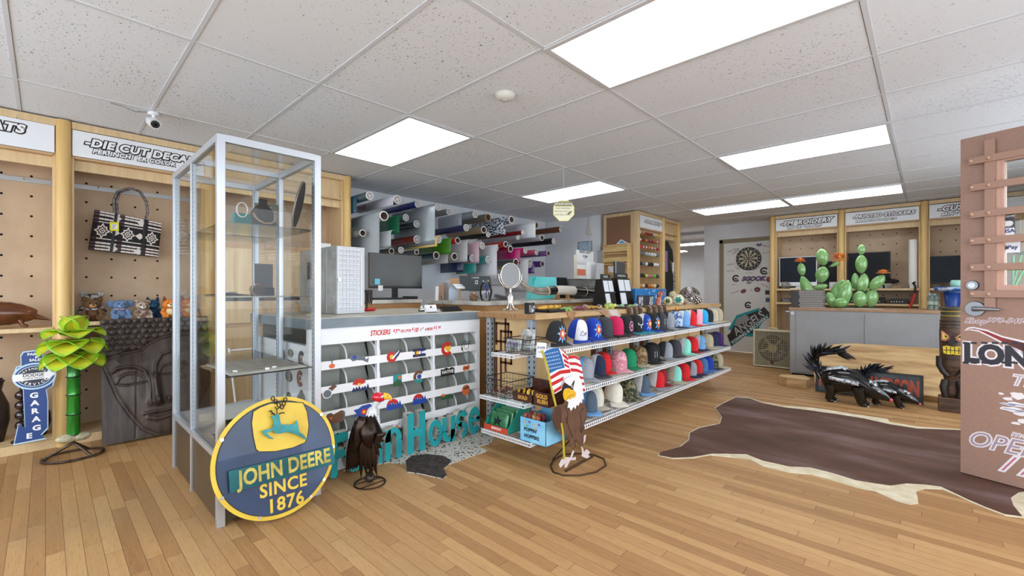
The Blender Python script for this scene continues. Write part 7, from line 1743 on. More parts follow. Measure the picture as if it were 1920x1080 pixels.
# black shirt
fs_ = FX(-3.235)
sh = fs_.pxs([(1247,458),(1252,452),(1261,470),(1266,487),(1262,492),(1256,482),(1262,520),(1268,552),(1247,560)])
sh = [(a + .0,b_) for a,b_ in sh]; amin = 7.135
sh = [(min(7.54,max(amin,a)),b_) for a,b_ in sh]
t = thing('black_shirt','black shirt with colourful print hanging in the narrow cabinet bay','shirt',(-3.235,7.3,1.3))
MB().poly(sh,fs_.mat(),-.02,.0).build('shirt',CB,t,bevel=.004)
a0,z1 = fs_.px(1247,470); a1,z0 = fs_.px(1254,510); a0 = max(a0,amin + .01); a1 = a0 + .10
MB().box(a0,a1,z0,z1,.0,.0015,0,fs_.mat()).build('print',mt('shirt_print',(.25,.50,.70),.6,c2=(.70,.40,.45),sc=28,lo=.48,hi=.52),t)
MB().cyl((-3.245,7.13,sh[1][1] + .012),(-3.245,7.63,sh[1][1] + .012),.006).build('hanger_bar',ALU,t)
t = thing('bottle_rack','upright rack of small bottles right of the black shirt','rack',(-3.35,7.55,.06))
MB().box(-3.29,-3.24,7.56,7.61,.0615,1.45).build('column',mt('rack_dark',(.25,.22,.22),.5,c2=(.75,.74,.74),sc=35,lo=.48,hi=.52),t); MB().cyl((-3.265,7.585,1.45),(-3.265,7.585,1.62),.018).build('tube',PAPER,t)
# wooden organizer against the cabinet side
t = thing('wooden_organizer','pale wooden letter organizer with slots against the thread cabinet side','organizer',(-3.5,6.1,1.0))
fo = FY(6.06); ox0,oz1 = fo.px(1133,459); ox1,_ = fo.px(1179,459)
PINE = woodmat('pine',(.86,.74,.52),(.78,.64,.42),st=(2,2,14),sc=2)
MB().box(ox0,ox1,6.02,6.155,.0,1.05).build('stand',PINE,t)
MB().box(ox0,ox1,6.13,6.155,1.05,oz1).box(ox0,ox0 + .012,6.02,6.13,1.05,oz1).box(ox1 - .012,ox1,6.02,6.13,1.05,oz1).build('back_and_sides',PINE,t)
for k,zz in enumerate((1.20,1.36,1.52,1.68)): MB().box(ox0 + .012,ox1 - .012,6.02,6.13,zz,zz + .012).build('shelf',PINE,t)
for zz in (1.08,1.24,1.56,1.72): MB().box(ox0 + .012,ox1 - .012,6.02,6.03,zz,zz + .07).build('front_lip',PINE,t)
MB().box(ox0 + .1,ox1 - .12,6.012,6.018,1.40,1.50).build('white_card',mt('wc',(.85,.82,.80),.6,c2=(.5,.4,.4),sc=40,lo=.6,hi=.7),t)
t = thing('triangle_picture','blue and white triangular card standing on the wooden organizer','card',(ox0 + .25,6.1,oz1))
tr = fo.off(.0).pxs([(1152,459),(1161,448),(1175,459)]); c3 = (sum(a for a,_ in tr)/3,sum(b_ for _,b_ in tr)/3)
tr = [(a,max(b_,oz1 + .001)) for a,b_ in tr]
MB().poly(tr,fo.mat(),-.06,-.055).poly([(c3[0] + (a - c3[0])*.6,c3[1] + .006 + (b_ - c3[1])*.6) for a,b_ in tr],fo.mat(),-.055,-.0535,1).build('card',[WHITE,mt('tri_blue',(.30,.60,.76),.4)],t)
t = thing('grey_binder','dark grey binder leaning before the wooden organizer','binder',(-3.3,5.9,1.0))
a0,z1 = FX(-2.52).px(1152,490); a1,_ = FX(-2.52).px(1170,490)
t.location = (-2.52,a0,ZT_); t.matrix_basis = Matrix.Translation((-2.52,a0,ZT_))
MB().box(-2.535,-2.505,a0,a1,ZT_,z1).build('cover',mt('binder',(.27,.27,.27),.4),t,bevel=.004); MB().box(-2.504,-2.503,a0,a0 + .006,ZT_,z1).build('spine',WHITE,t)

# ================================================================ far wall bays
FB = FY(8.2)
fx = [-1.858,-.944,-.035,.88]
rowsF = [1.962 - .1525*k for k in range(0,12)]
SHF = (1.15,.93)
bay(FB,fx[0],fx[1],.38,'far display bay under the EMBROIDERY header',[-1.68 + .1513*k for k in range(5)],rowsF,shelves=SHF,left_post=True)
bay(FB,fx[1],fx[2],.38,'far display bay under the PRINTED STICKERS header',[-.787 + .1513*k for k in range(5)],rowsF,shelves=SHF)
bay(FB,fx[2],fx[3],.38,'far display bay behind the brown door',[.13 + .1513*k for k in range(5)],rowsF,shelves=SHF)
header(FB,fx[0] + .05,fx[1] - .05,2.06,2.275,[('-EMBROIDERY',-1.40,2.20,.094),('SINGLE & 3D PUFF',-1.42,2.125,.048)],'white far header board with the word EMBROIDERY')
header(FB,fx[1] + .05,fx[2] - .05,2.06,2.275,[('-PRINTED STICKERS',-.47,2.20,.066),('PER INCH NO SHEETS',-.55,2.135,.040)],'white far header board with the words PRINTED STICKERS')
header(FB,fx[2] + .05,fx[3] - .05,2.06,2.275,[('-CUSTOM',.33,2.205,.094),('BRING YOUR OWN',.36,2.13,.046)],'white far header board starting with CUST, partly behind the brown door')
solo('wall_sign',MB().box(.62,.86,8.18,8.187,2.085,2.27),SIGNW,'white card over the header seen through the glass of the brown door','sign',(.7,8.18,2.1))
# screens and clutter on the shelves
def screen(name,label,x0,x1,z0,z1,y,frame,glass,chin=.0,t0=SHF[0]):
    t = thing(name,label,'screen',((x0 + x1)/2,y,t0 + .0005))
    MB().box(x0,x1,y,y + .025,z0,z1).build('bezel',frame,t,bevel=.003)
    MB().box(x0 + .012,x1 - .012,y - .0015,y,z0 + .012 + chin,z1 - .012).build('glass',glass,t)
    MB().box((x0 + x1)/2 - .03,(x0 + x1)/2 + .03,y + .026,y + .035,t0 + .0105,z0 + .1).box((x0 + x1)/2 - .1,(x0 + x1)/2 + .1,y - .04,y + .10,t0 + .0008,t0 + .0105).build('stand',frame,t)
SG_ = mt('screen_glass',(.05,.055,.07),.4,spec=.2); SG2 = mt('screen_glass_blue',(.08,.11,.16),.4,spec=.2)
f3 = FY(8.32)
a0,z1 = f3.px(1461,483); a1,z0 = f3.px(1532,536)
screen('computer','silver-framed all-in-one computer behind the left cactus',a0,a1,z0,z1,8.32,mt('imac',(.78,.79,.80),.3,.3),SG2,.05)
a0,z1 = f3.px(1498,481); a1,z0 = f3.px(1561,530)
a0,z1 = f3.px(1587,475); a1,z0 = f3.px(1670,543); screen('television','large black television behind the tallest cactus',max(a0,fx[1] + .06),a1,max(z0,SHF[0] + .013),z1,8.32,BLACK,SG_)
a0,z1 = f3.px(1741,481); a1,z0 = f3.px(1830,530); screen('monitor','dark monitor in the right far bay beside the brown door',max(a0,fx[2] + .06),a1,max(z0,SHF[0] + .02),z1,8.32,BLACK,SG2)
a0,z1 = f3.px(1538,486); a1,_ = f3.px(1560,486)
screen('monitor','narrow dark monitor right of the silver-framed computer',-1.25,-1.02,SHF[0] + .03,1.58,8.46,BLACK,SG_)
zs_ = SHF[0] + .001
a,_ = f3.px(1473,540)
t = thing('mug','small silver patterned mug on the far left shelf','mug',(a,8.26,zs_)); MB().lathe([(0,.001),(.045,.001),(.048,.11),(.042,.11),(.04,.01),(0,.01)],(a,8.26,zs_),18).build('cup',mt('mug',(.62,.60,.58),.4,c2=(.35,.33,.32),sc=40),t)
MB().tube([(a + .045 + .028*math.sin(w),8.26,zs_ + .055 + .03*math.cos(w)) for w in [PI*k/8 for k in range(9)]],.005,6).build('handle',mt('mug',(.6,.6,.6)),t)
for k,(px,w_,h_,c_,lb) in enumerate(((1563,.09,.10,(.82,.82,.82),'small white box on the far shelf right of the left round post'),(1650,.12,.05,(.75,.75,.74),'white carton on the far shelf below the black television'),(1664,.10,.07,(.62,.60,.55),'beige carton on the far shelf near the red handle'),(1690,.22,.045,(.60,.50,.40),'pile of tan craft parts on the far shelf below the white tube'),(1757,.08,.05,(.35,.33,.3),'small dark box on the right far shelf'))):
    a,_ = f3.px(px,540)
    solo('carton',MB().box(a - w_/2,a + w_/2,8.24,8.30,zs_,zs_ + h_),mt('carton%d' % k,c_,.6,c2=tuple(v*.7 for v in c_),sc=18),lb,'box',(a,8.28,zs_),bevel=.003)
a0,z1 = FY(8.25).px(1714,449); a1,_ = FY(8.25).px(1723,449); a0 = min(a0,fx[2] - .16)
t = thing('paper_tube','tall white tube standing at the right end of the middle far bay','tube',(a0,8.27,zs_)); MB().cyl((a0 + .045,8.27,zs_),(a0 + .045,8.27,z1),.045,n=24).build('tube',PAPER,t)
MB().cyl((a0 + .045,8.27,z1),(a0 + .045,8.27,z1 + .002),.034,n=24).build('opening',mt('tube_in',(.65,.65,.66),.7),t)
a,z = FY(8.22).px(1697,527)
t = thing('fur_duster','dark fluffy duster lying on the tan parts with its red handle hanging down','duster',(a,8.22,zs_))
r5 = random.Random(6); b = MB()
for k in range(90):
    q = r5.random(); o = Vector((a - .27 + .18*q,8.27 + .04*r5.random(),zs_ + .085 + .05*math.sin(PI*q)*r5.random())); d = Vector((r5.uniform(-1,1),r5.uniform(-1,0),r5.uniform(-.3,1.0))).normalized()*.045
    b.tube([o,o + d],[.006,.001],4)
b.sph((a - .16,8.28,zs_ + .10),(.10,.035,.035),12,8)
b.build('fluff',mt('fluff',(.13,.10,.10),.9),t)
p0,p1 = FY(8.165).px(1716,550),FY(8.165).px(1706,577)
MB().cyl((p0[0],8.165,p0[1]),(p1[0],8.165,p1[1]),.016).build('red_handle',mt('handle_red',(.72,.14,.12),.4),t)
a,_ = FY(8.24).px(1720,530); MB().tube([(a - .02,8.26,zs_ + .09),(p0[0] - .02,8.2,zs_ + .07),(p0[0],8.168,zs_ + .03),(p0[0],8.165,p0[1])],.014,8).build('shaft',BLACK,t)
z2 = SHF[1] + .001
t = thing('router','small black box with pale ribs on the lower far shelf at left','device',(-1.62,8.28,z2)); MB().box(-1.74,-1.50,8.24,8.36,z2,z2 + .06).build('body',BLACK,t)
b = MB()
for k in range(14): b.box(-1.72 + k*.015,-1.713 + k*.015,8.238,8.24,z2 + .01,z2 + .05)
tag(b.build('ribs',mt('ribs',(.60,.60,.62),.4),t),'pale vertical ribs')
for k,(x,w_,lb) in enumerate(((-.80,.16,'dark bin on the lower far shelf at the left of the middle bay'),(-.55,.2,'dark bin in the middle of the lower far shelf'),(-.30,.2,'dark bin at the right end of the lower far shelf'))):
    t = thing('storage_bin',lb,'bin',(x,8.35,z2)); MB().box(x - w_/2,x + w_/2,8.30,8.48,z2,z2 + .11 - .02*k).build('bin',mt('bin_dark',(.13,.11,.10),.5),t,bevel=.004)
    b = MB(); 
    for j in range(5): b.cyl((x - w_/2 + .02 + j*.03,8.299,z2 + .03),(x - w_/2 + .02 + j*.03,8.2985,z2 + .03),.007,n=8)
    tag(b.build('dots',PAPER,t),'row of pale dots')

# ---------------------------------------------------------------- door with dart board
t0_ = FY(YFAR + .01)
OLV = mt('door_frame_olive',(.52,.47,.36),.5)
struct('trim_3',MB().box(-2.835,-2.775,YFAR - .02,YFAR + .12,0,2.055).box(-1.93,-1.87,YFAR - .02,YFAR + .12,0,2.055).box(-2.835,-1.87,YFAR - .02,YFAR + .12,2.0,2.07),OLV)
d = MB().box(-2.77,-1.935,YFAR + .01,YFAR + .05,.012,1.995); door = struct('door_1',d,mt('door_white',(.83,.83,.82),.45))
dc = FY(YFAR + .01)
a,z = dc.px(1404,485)
t = thing('dart_board','round dart board hung on the white sticker-covered far door','dart board',(a,YFAR,z))
db = dc.off(0,a,z); Md = db.mat(); b = MB(); R_ = .205; cc_ = [BLACK,mt('dart_cream',(.74,.70,.60),.6),mt('dart_grey',(.42,.42,.40),.5),RED]
MB().poly(circ(0,0,R_,40),Md,.0,.028).build('board',BLACK,t)
for k in range(20):
    w0,w1 = 2*PI*(k - .5)/20 + PI/2,2*PI*(k + .5)/20 + PI/2
    m = k % 2
    if m: b.poly(circ(0,0,.150,4,w0,w1) + circ(0,0,.02,4,w0,w1)[::-1],Md,.028,.0285,1)
    b.poly(circ(0,0,.156,4,w0,w1) + circ(0,0,.149,4,w0,w1)[::-1],Md,.0285,.029,2 if m else 1); b.poly(circ(0,0,.098,4,w0,w1) + circ(0,0,.090,4,w0,w1)[::-1],Md,.0285,.029,2 if m else 1)
b.poly(circ(0,0,.012,12),Md,.0285,.0295,3)
tag(b.build('scoring_wedges',cc_,t),'cream and black scoring wedges')
b = MB()
for k,n_ in enumerate((20,1,18,4,13,6,10,15,2,17,3,19,7,16,8,11,14,9,12,5)):
    w = PI/2 - k*PI/10; b.text(str(n_),db.mat(.180*math.cos(w),.180*math.sin(w)),.030,0,.0285,0,off=.03)
b.build('numbers',mt('num',(.8,.8,.78),.5),t)
STK = [mt('dk_sticker',(.16,.16,.17),.5),mt('purple_sticker',(.42,.28,.52),.5),mt('red_sticker',(.55,.22,.20),.5),WHITE,mt('grey_sticker',(.55,.50,.48),.5),mt('blue_sticker',(.25,.32,.45),.5)]
def dst(px,py,fn,lb,rot=0):
    a,z = dc.px(px,py); M_ = dc.off(.0005,a,z).mat() @ Matrix.Rotation(rot,4,'Z'); b = MB(); fn(b,M_); solo('door_sticker',b,STK,lb,'sticker',(a,YFAR + .0095,z))
def C_(r): return lambda b,M_: b.poly(arcband(0,0,r*.55,r,.6,5.7),M_,0,.001,0).poly([(-r*.5,-r*.1),(-r*.1,r*.2),(r*.2,-.0),(r*.6,-r*.1),(r*.5,-r*.3),(-r*.4,-r*.3)],M_,.001,.0015,0)
def W_(s_,m,sz,sh=.3): return lambda b,M_: b.text(s_,M_,sz,0,.001,m,shear=sh,off=.06).text(s_,M_,sz,0,.0018,3,shear=sh,off=-.01)
dst(1380,522,C_(.065),'dark C mountain sticker on the far door, left below the dart board')
dst(1433,508,C_(.068),'dark C mountain sticker on the far door, right below the dart board')
dst(1403,572,C_(.062),'dark C mountain sticker on the far door above the turquoise banner')
dst(1412,523,lambda b,M_: b.text('5GOOK',M_,.105,0,.001,0,shear=.3,off=.08).text('5GOOK',M_,.105,0,.0018,1,shear=.3,off=.02).text('GIV',M_ @ Matrix.Translation((-.07,-.07,0)),.05,0,.001,0,shear=.3,off=.05),'purple graffiti lettering sticker on the far door')
for i,(px,py,s_,m,sz,r,lb) in enumerate(((1372,470,'LURRTTED',2,.035,.35,'small red slanted word sticker at the upper left of the far door'),(1379,472,'CABLES',0,.045,.7,'black slanted word sticker left of the dart board'),(1370,496,'HUSTLE',2,.038,.2,'brown word sticker low left of the dart board'),(1369,508,'COLORADO',0,.024,0,'thin black word sticker at the left edge of the far door'),
    (1382,503,'BOOST',0,.028,-.6,'small dark slanted sticker beside the dart board'),(1434,461,'FREIGHT',2,.038,-.3,'dark red sticker at the upper right of the far door'),(1437,474,'LURRTTED',2,.026,.1,'tiny red word sticker right of the dart board'),(1404,512,'LURRTTED',4,.026,0,'tiny grey word sticker under the dart board'),
    (1378,548,'LURRTTED',2,.030,.35,'small red word sticker low on the left of the far door'),(1420,503,'RECOVERY',2,.030,.5,'brown slanted sticker right under the dart board'),(1433,535,'LURRTTED',2,.028,-.5,'small red slanted sticker at the right of the far door'),(1376,533,'signed',4,.03,.1,'thin grey handwriting sticker on the far door'),(1408,544,'BK',4,.035,0,'tiny grey outline sticker in the middle of the far door'))):
    dst(px,py,W_(s_,m,sz),lb,r)
dst(1394,546,lambda b,M_: b.poly(circ(0,0,.05,12,ry=.035),M_,0,.001,0).poly(circ(0,0,.036,12,ry=.022),M_,.001,.0016,2),'oval red and black face sticker on the far door, left one',.5)
dst(1420,543,lambda b,M_: b.poly(circ(0,0,.05,12,ry=.045),M_,0,.001,0).poly(circ(0,-.006,.034,12,ry=.026),M_,.001,.0016,2).poly(circ(-.012,.002,.005,8),M_,.0016,.002,3).poly(circ(.012,.002,.005,8),M_,.0016,.002,3),'red and black face sticker on the far door, right one')
dst(1423,459,lambda b,M_: b.poly([(-.05,0),(-.02,.03),(0,.01),(.03,.03),(.05,0),(.02,-.03),(-.02,-.02)],M_,0,.001,5),'small blue jagged sticker at the top right of the dart board')
dst(1442,524,lambda b,M_: b.poly(circ(0,0,.05,14),M_,0,.001,2),'round dull red sticker at the right edge of the far door')
# turquoise parallelogram banner
q = lambda l: dc.off(.0005).pxs([(a*130/585 + 1350,b_*240/1080 + 440) for a,b_ in l])
t = thing('towing_banner','turquoise and black slanted banner reading ANGELS TOWING & RECOVERY on the far door','banner',(-2.5,YFAR + .0095,.6))
M_ = dc.off(.0005).mat()
MB().poly(q([(70,800),(140,680),(335,615),(330,640),(370,700),(300,860),(230,860)]),M_,0,.002).build('hexagon',mt('tow_teal',(.12,.58,.62),.4),t)
MB().poly(q([(85,830),(150,700),(325,640),(350,700),(290,835),(120,830)]),M_,.002,.003).build('dark_field',STK[0],t)
MB().poly(q([(60,850),(372,608),(415,655),(420,690),(95,945)]),M_,.003,.0036).build('slanted_band',STK[0],t)
def along(p0,p1): (a0,z0),(a1,z1) = q([p0,p1]); return math.atan2(z1 - z0,a1 - a0),((a0 + a1)/2,(z0 + z1)/2),math.hypot(a1 - a0,z1 - z0)
an,mid,L_ = along((90,850),(400,650)); b = MB().text('ANGELS',M_ @ Matrix.Translation((*mid,0)) @ Matrix.Rotation(an,4,'Z'),.20,0,.0042,0,shear=.15,off=.02,sx=L_/.92); b.build('lettering',mt('angel_silver',(.74,.74,.75),.35,.3),t)
an,mid,L_ = along((95,920),(412,690)); b = MB().text('TOWING & RECOVERY',M_ @ Matrix.Translation((*mid,0)) @ Matrix.Rotation(an,4,'Z'),.075,0,.0050,0,off=.02,sx=L_/.80)
MB().poly(q([(85,905),(405,665),(418,700),(98,942)]),M_,.0036,.0044).build('teal_strip',mt('tow_teal2',(.10,.40,.43),.4),t); b.build('lettering',WHITE,t)
MB().poly(q([(120,765),(150,700),(185,690),(215,672),(240,690),(240,730),(190,745),(150,775)]),M_,.003,.0045).build('tow_truck',mt('truck',(.55,.56,.57),.4),t)
for k,(px,py) in enumerate(((1439,548),(1440,562))):
    a,z = dc.px(px,py); solo('door_plate',MB().box(a - .035,a + .035,YFAR + .004,YFAR + .0095,z - .04,z + .035),STK[0 if k == 0 else 5],('upper','lower')[k] + ' small dark square plate at the right edge of the far door','plate',(a,YFAR,z))

# ---------------------------------------------------------------- box fan
t = thing('box_fan','cream box fan standing on the floor left of the grey cabinet','fan',(-1.65,7.25,0))
CRM = mt('fan_cream',(.80,.77,.67),.45); CRG = mt('fan_grille',(.76,.73,.62),.4)
x0,x1,z1 = -1.885,-1.385,.548; yf = 7.2
MB().box(x0,x1,yf,yf + .12,.01,.03).box(x0,x1,yf,yf + .12,z1 - .025,z1).box(x0,x0 + .025,yf,yf + .12,.03,z1 - .025).box(x1 - .025,x1,yf,yf + .12,.03,z1 - .025).build('case',CRM,t,bevel=.008)
b = MB()
for k in range(1,20): b.cyl((x0 + .02 + k*.023,yf + .01,.03),(x0 + .02 + k*.023,yf + .01,z1 - .025),.0026,n=5)
for k in range(1,16): b.cyl((x0 + .025,yf + .012,.03 + k*.032),(x1 - .025,yf + .012,.03 + k*.032),.0020,n=5)
cx_,cz_ = (x0 + x1)/2,.28
for r in (.06,.13,.20): b.tube([(cx_ + r*math.cos(w),yf + .008,cz_ + r*math.sin(w)) for w in [2*PI*k/32 for k in range(32)]],.0016,5,closed=True)
tag(b.build('grille',CRG,t),'wire grille')
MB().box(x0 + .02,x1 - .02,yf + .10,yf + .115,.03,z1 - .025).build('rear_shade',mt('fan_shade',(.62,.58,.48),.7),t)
for k in range(5):
    w = 2*PI*k/5 + .3
    MB().surf(lambda u,v: (cx_ + (.04 + .155*u)*math.cos(w + (v - .5)*(.7 + .5*u)),yf + .045 + .03*v,cz_ + (.04 + .155*u)*math.sin(w + (v - .5)*(.7 + .5*u))),5,5).build('blade',mt('blade',(.33,.30,.25),.4),t,solid=.002)
MB().cyl((cx_,yf + .02,cz_),(cx_,yf + .09,cz_),.055,n=20).build('hub',mt('fan_hub',(.70,.62,.42),.4),t)
MB().tube([(cx_ - .055,yf + .06,z1),(cx_ - .05,yf + .06,z1 + .025),(cx_ + .05,yf + .06,z1 + .025),(cx_ + .055,yf + .06,z1)],.008,8).build('handle',CRM,t)
MB().box(cx_ - .02,cx_ + .02,yf - .002,yf,.06,.10).build('label',mt('lab_brown',(.35,.22,.18),.5),t)

# ---------------------------------------------------------------- long grey cabinet
GX0,GX1,GY0,GY1,GZ = -1.335,.42,6.8,7.45,.895
t = thing('grey_cabinet','long low grey cabinet with a tan top edge carrying the cactus sculptures','cabinet',((GX0 + GX1)/2,7.1,0))
GP_ = mt('grey_panel',(.58,.585,.585),.5,c2=(.60,.605,.61),sc=6); GP2 = mt('grey_panel2',(.48,.485,.49),.5)
MB().box(GX0,GX1,GY0 + .008,GY1,.03,GZ - .035).build('body',GP_,t)
MB().box(GX0 + .02,GX1,GY0 + .03,GY1 - .03,0,.03).build('plinth',MATTEBLK,t)
MB().box(GX0 - .01,GX1,GY0 - .005,GY1,GZ - .035,GZ).build('top',mt('tan_top',(.68,.54,.42),.5,c2=(.60,.46,.34),sc=8),t,bevel=.003)
for a,b_ in ((GX0 + .07,GX0 + .73),(GX0 + .78,GX0 + 1.40),(GX0 + 1.45,GX1 - .03)):
    MB().box(a,b_,GY0,GY0 + .008,.05,GZ - .06).build('door',GP_,t,bevel=.002)
MB().cyl((GX0 + .03,GY0 + .008,GZ - .075),(GX0 + .03,GY0 - .01,GZ - .075),.022,n=14).cyl((GX0 - .05,GY0 + .02,GZ - .06),(GX0,GY0 + .02,GZ - .06),.010,n=8).build('corner_latch',ALU,t)
ZG = GZ + .0005
# magazine stack
fm_ = FY(6.88); a0,zt_ = fm_.px(1483,544); a1,_ = fm_.px(1545,544)
a0 = max(a0,GX0)
n = 10
for k in range(n):
    h = (zt_ - ZG)/n; rr_ = random.Random(k).uniform(-.01,.01)
    t = thing('magazine','dark-spined magazine, number %d from the bottom of the stack left of the cactus' % (k + 1),'magazine',((a0 + a1)/2,6.94,ZG + k*h),0,'magazines stacked on the grey cabinet',world=False)
    t['label'] = 'thick dark-spined magazine in the neat stack on the grey cabinet, left of the cactus'
    MB().box(-(a1 - a0)/2 + rr_,(a1 - a0)/2 + rr_,-.10,.04,0,h*.98).build('pages',mt('pages',(.62,.60,.58),.6),t)
    MB().box(-(a1 - a0)/2 + rr_ - .001,-(a1 - a0)/2 + rr_ + .10,-.102,.0,h*.08,h*.95).build('spine',mt('mag_dark',(.12,.11,.11),.4),t)
    MB().box(-(a1 - a0)/2 + rr_,(a1 - a0)/2 + rr_,-.1015,.04,h*.70,h*.98).build('cover',mt('mag_cover',(.22,.22,.22),.4),t)
# cactus sculptures
CGR = mt('cactus_green',(.56,.74,.48),.22,.1,c2=(.48,.68,.40),sc=4,coat=.6); CDK = mt('cactus_joint',(.25,.32,.18),.6)
PET = mt('petal_orange',(.85,.34,.14),.35,c2=(.93,.68,.36),sc=30)
def pad(t,px0,py0,px1,py1,wpx,y,bulb=.62):
    """teardrop pad from its narrow foot (px0,py0) to its top (px1,py1)"""
    f = FY(y); a = Vector((*f.px(px0,py0),0)); b_ = Vector((*f.px(px1,py1),0)); w = abs(f.px(px1 + wpx,py1)[0] - f.px(px1,py1)[0])/2*1.18
    n = 12; P_,R_ = [],[]
    for i in range(n + 1):
        q = i/n; c = a.lerp(b_,q); r = w*(math.sin(PI*q ** (.75)) ** .62 if 0 < q < 1 else .08)*(.62 + .5*q)*.93
        P_.append((c.x,y,c.y)); R_.append((r,r*.62) if abs(b_.x - a.x) < abs(b_.y - a.y)*1.2 else (r*.8,r*.8))
    # orient flat side to the front
    vs = MB(); d = (b_ - a).normalized(); nrm = Vector((-d.y,d.x,0))
    m = 18; V_ = []; Fc = []
    for i in range(n + 1):
        for j in range(m):
            w_ = 2*PI*j/m; r = R_[i][0]; o = nrm*math.cos(w_)*r
            V_.append((P_[i][0] + o.x,y + math.sin(w_)*r*.62,max(ZG + .0008,P_[i][2] + o.y)))
    for i in range(n):
        for j in range(m): Fc.append((i*m + j,i*m + (j + 1) % m,(i + 1)*m + (j + 1) % m,(i + 1)*m + j))
    Fc += [tuple(range(m))[::-1],tuple(n*m + j for j in range(m))]
    MB().add(V_,Fc,0,True).build('pad',CGR,t)
    MB().sph((P_[0][0],y,max(ZG + .0108,P_[0][2])),(.016,.016,.010),10,6).build('joint',CDK,t)
def flower(t,px,py,rpx,y,flat=.5):
    f = FY(y); a,z = f.px(px,py); r = abs(f.px(px + rpx,py)[0] - a)
    for ring,(nn,rr,el) in enumerate(((12,1.0,.15),(10,.8,.5),(7,.5,.9))):
        for k in range(nn):
            w = 2*PI*k/nn + ring*.3; o = Vector((a,y,z)); d = Vector((math.cos(w)*math.cos(el),-math.sin(w)*math.cos(el)*.9,math.sin(el))); s_ = Vector((-math.sin(w),-math.cos(w)*.9,0))
            d = Vector((d.x,d.y*flat - .35*(1 - flat),d.z*flat + (-math.sin(w))*(1 - flat)*-1*.8)) if flat < 1 else d
            d.normalize()
            MB().surf(lambda u,v: o + d*rr*r*u + s_*(v*2 - 1)*r*.20*math.sin(PI*(.1 + .85*u)) + Vector((0,0,.010*ring)),4,2).build('petal',PET,t,solid=.002)
    MB().sph((a,y - .01,z + .015),r*.25,10,8).build('flower_centre',PET,t)
y = 7.08
t = thing('cactus_sculpture','green metal prickly-pear cactus with two orange flowers, left one on the grey cabinet','cactus',(U(1548,575,y=y).x,y,ZG))
pad(t,1560,576,1582,524,34,y); pad(t,1566,577,1540,530,0.1,y) if False else None
for a in ((1527,575,1503,517,25),(1505,517,1501,493,17),(1540,577,1536,530,0)):
    if a[4]: pad(t,*a,y)
pad(t,1541,544,1537,532,30,y + .02); pad(t,1539,530,1544,499,29,y); pad(t,1545,498,1539,466,27,y)
pad(t,1556,500,1578,490,12,y); pad(t,1582,577,1576,562,30,y + .03); pad(t,1565,577,1552,548,22,y - .05); pad(t,1576,578,1590,525,32,y - .06); pad(t,1578,577,1574,558,34,y - .08)
flower(t,1500,490,11,y,.75); flower(t,1574,483,18,y - .03,.4)
MB().cyl((U(1527,577,y=y).x,y,ZG + .004),(U(1600,577,y=y).x,y,ZG + .0088),.008,n=8).build('foot_rod',CDK,t)
y = 7.17
t = thing('cactus_sculpture','tallest green metal cactus with an orange flower on its right pad','cactus',(U(1625,575,y=y).x,y,ZG))
pad(t,1612,576,1612,545,32,y - .04); pad(t,1632,576,1636,541,30,y + .02); pad(t,1632,543,1658,516,27,y); pad(t,1612,545,1614,521,16,y - .03); pad(t,1606,545,1603,512,18,y + .03)
pad(t,1620,547,1620,512,22,y + .01); pad(t,1615,513,1615,477,26,y); pad(t,1615,478,1616,458,18,y)
flower(t,1656,513,15,y,.9)
MB().cyl((U(1600,577,y=y).x,y - .02,ZG + .004),(U(1648,577,y=y).x,y - .02,ZG + .0088),.008,n=8).build('foot_rod',CDK,t)
solo('paper_strip',MB().box(U(1580,577,y=6.86).x,U(1655,577,y=6.86).x,6.82,6.9,ZG,ZG + .002),PAPER,'crumpled white paper strip in front of the cactus sculptures','paper',(-.6,6.86,ZG))
# bottles and the blue stand at the right end
for k,px in enumerate((1745,1754)):
    a = U(px,570,y=6.98).x
    t = thing('flashlight','%s grey-green canister at the right end of the grey cabinet' % ('left','right')[k],'canister',(a,6.98,ZG)); MB().lathe([(0,0),(.03,0),(.03,.05),(.025,.055),(.025,.11),(.032,.12),(.032,.15),(.018,.19),(0,.19)],(a,6.98,ZG),16).build('body',mt('can_green',(.30,.36,.32),.3,c2=(.60,.64,.62),sc=18),t)
    MB().lathe([(.0305,.06),(.0305,.10)],(a,6.98,ZG),16).build('band',mt('can_band',(.62,.68,.60),.5),t)
a = U(1775,570,y=7.05).x
t = thing('brown_box','brown cardboard box beside the blue stand on the grey cabinet','box',(a,7.1,ZG)); MB().box(a - .05,a + .03,7.12,7.3,ZG,ZG + .22).build('carton',mt('kraft',(.58,.42,.29),.7),t)
a = U(1786,560,y=6.95).x
t = thing('blue_stand','blue tapered stand carrying a wide blue and white tray','stand',(a,6.95,ZG))
BS = mt('stand_blue',(.10,.25,.55),.35)
MB().lathe([(0,0),(.05,0),(.055,.02),(.075,.20),(0,.20)],(a,6.95,ZG),20).build('cone',BS,t)
MB().lathe([(.075,.20),(.145,.225),(.155,.25),(.13,.262),(.08,.25),(0,.25)],(a,6.95,ZG),24).build('tray',mt('tray_blue',(.16,.36,.66),.35,c2=(.75,.80,.86),sc=16,lo=.52,hi=.6),t)
t = thing('mint_jar','small mint green jar on the blue and white tray','jar',(a + .03,6.95,ZG + .263)); MB().lathe([(0,0),(.05,0),(.052,.05),(.045,.06),(.045,.075),(0,.075)],(a + .03,6.93,ZG + .2625),20).build('jar',mt('mint_glaze',(.62,.84,.78),.3),t)

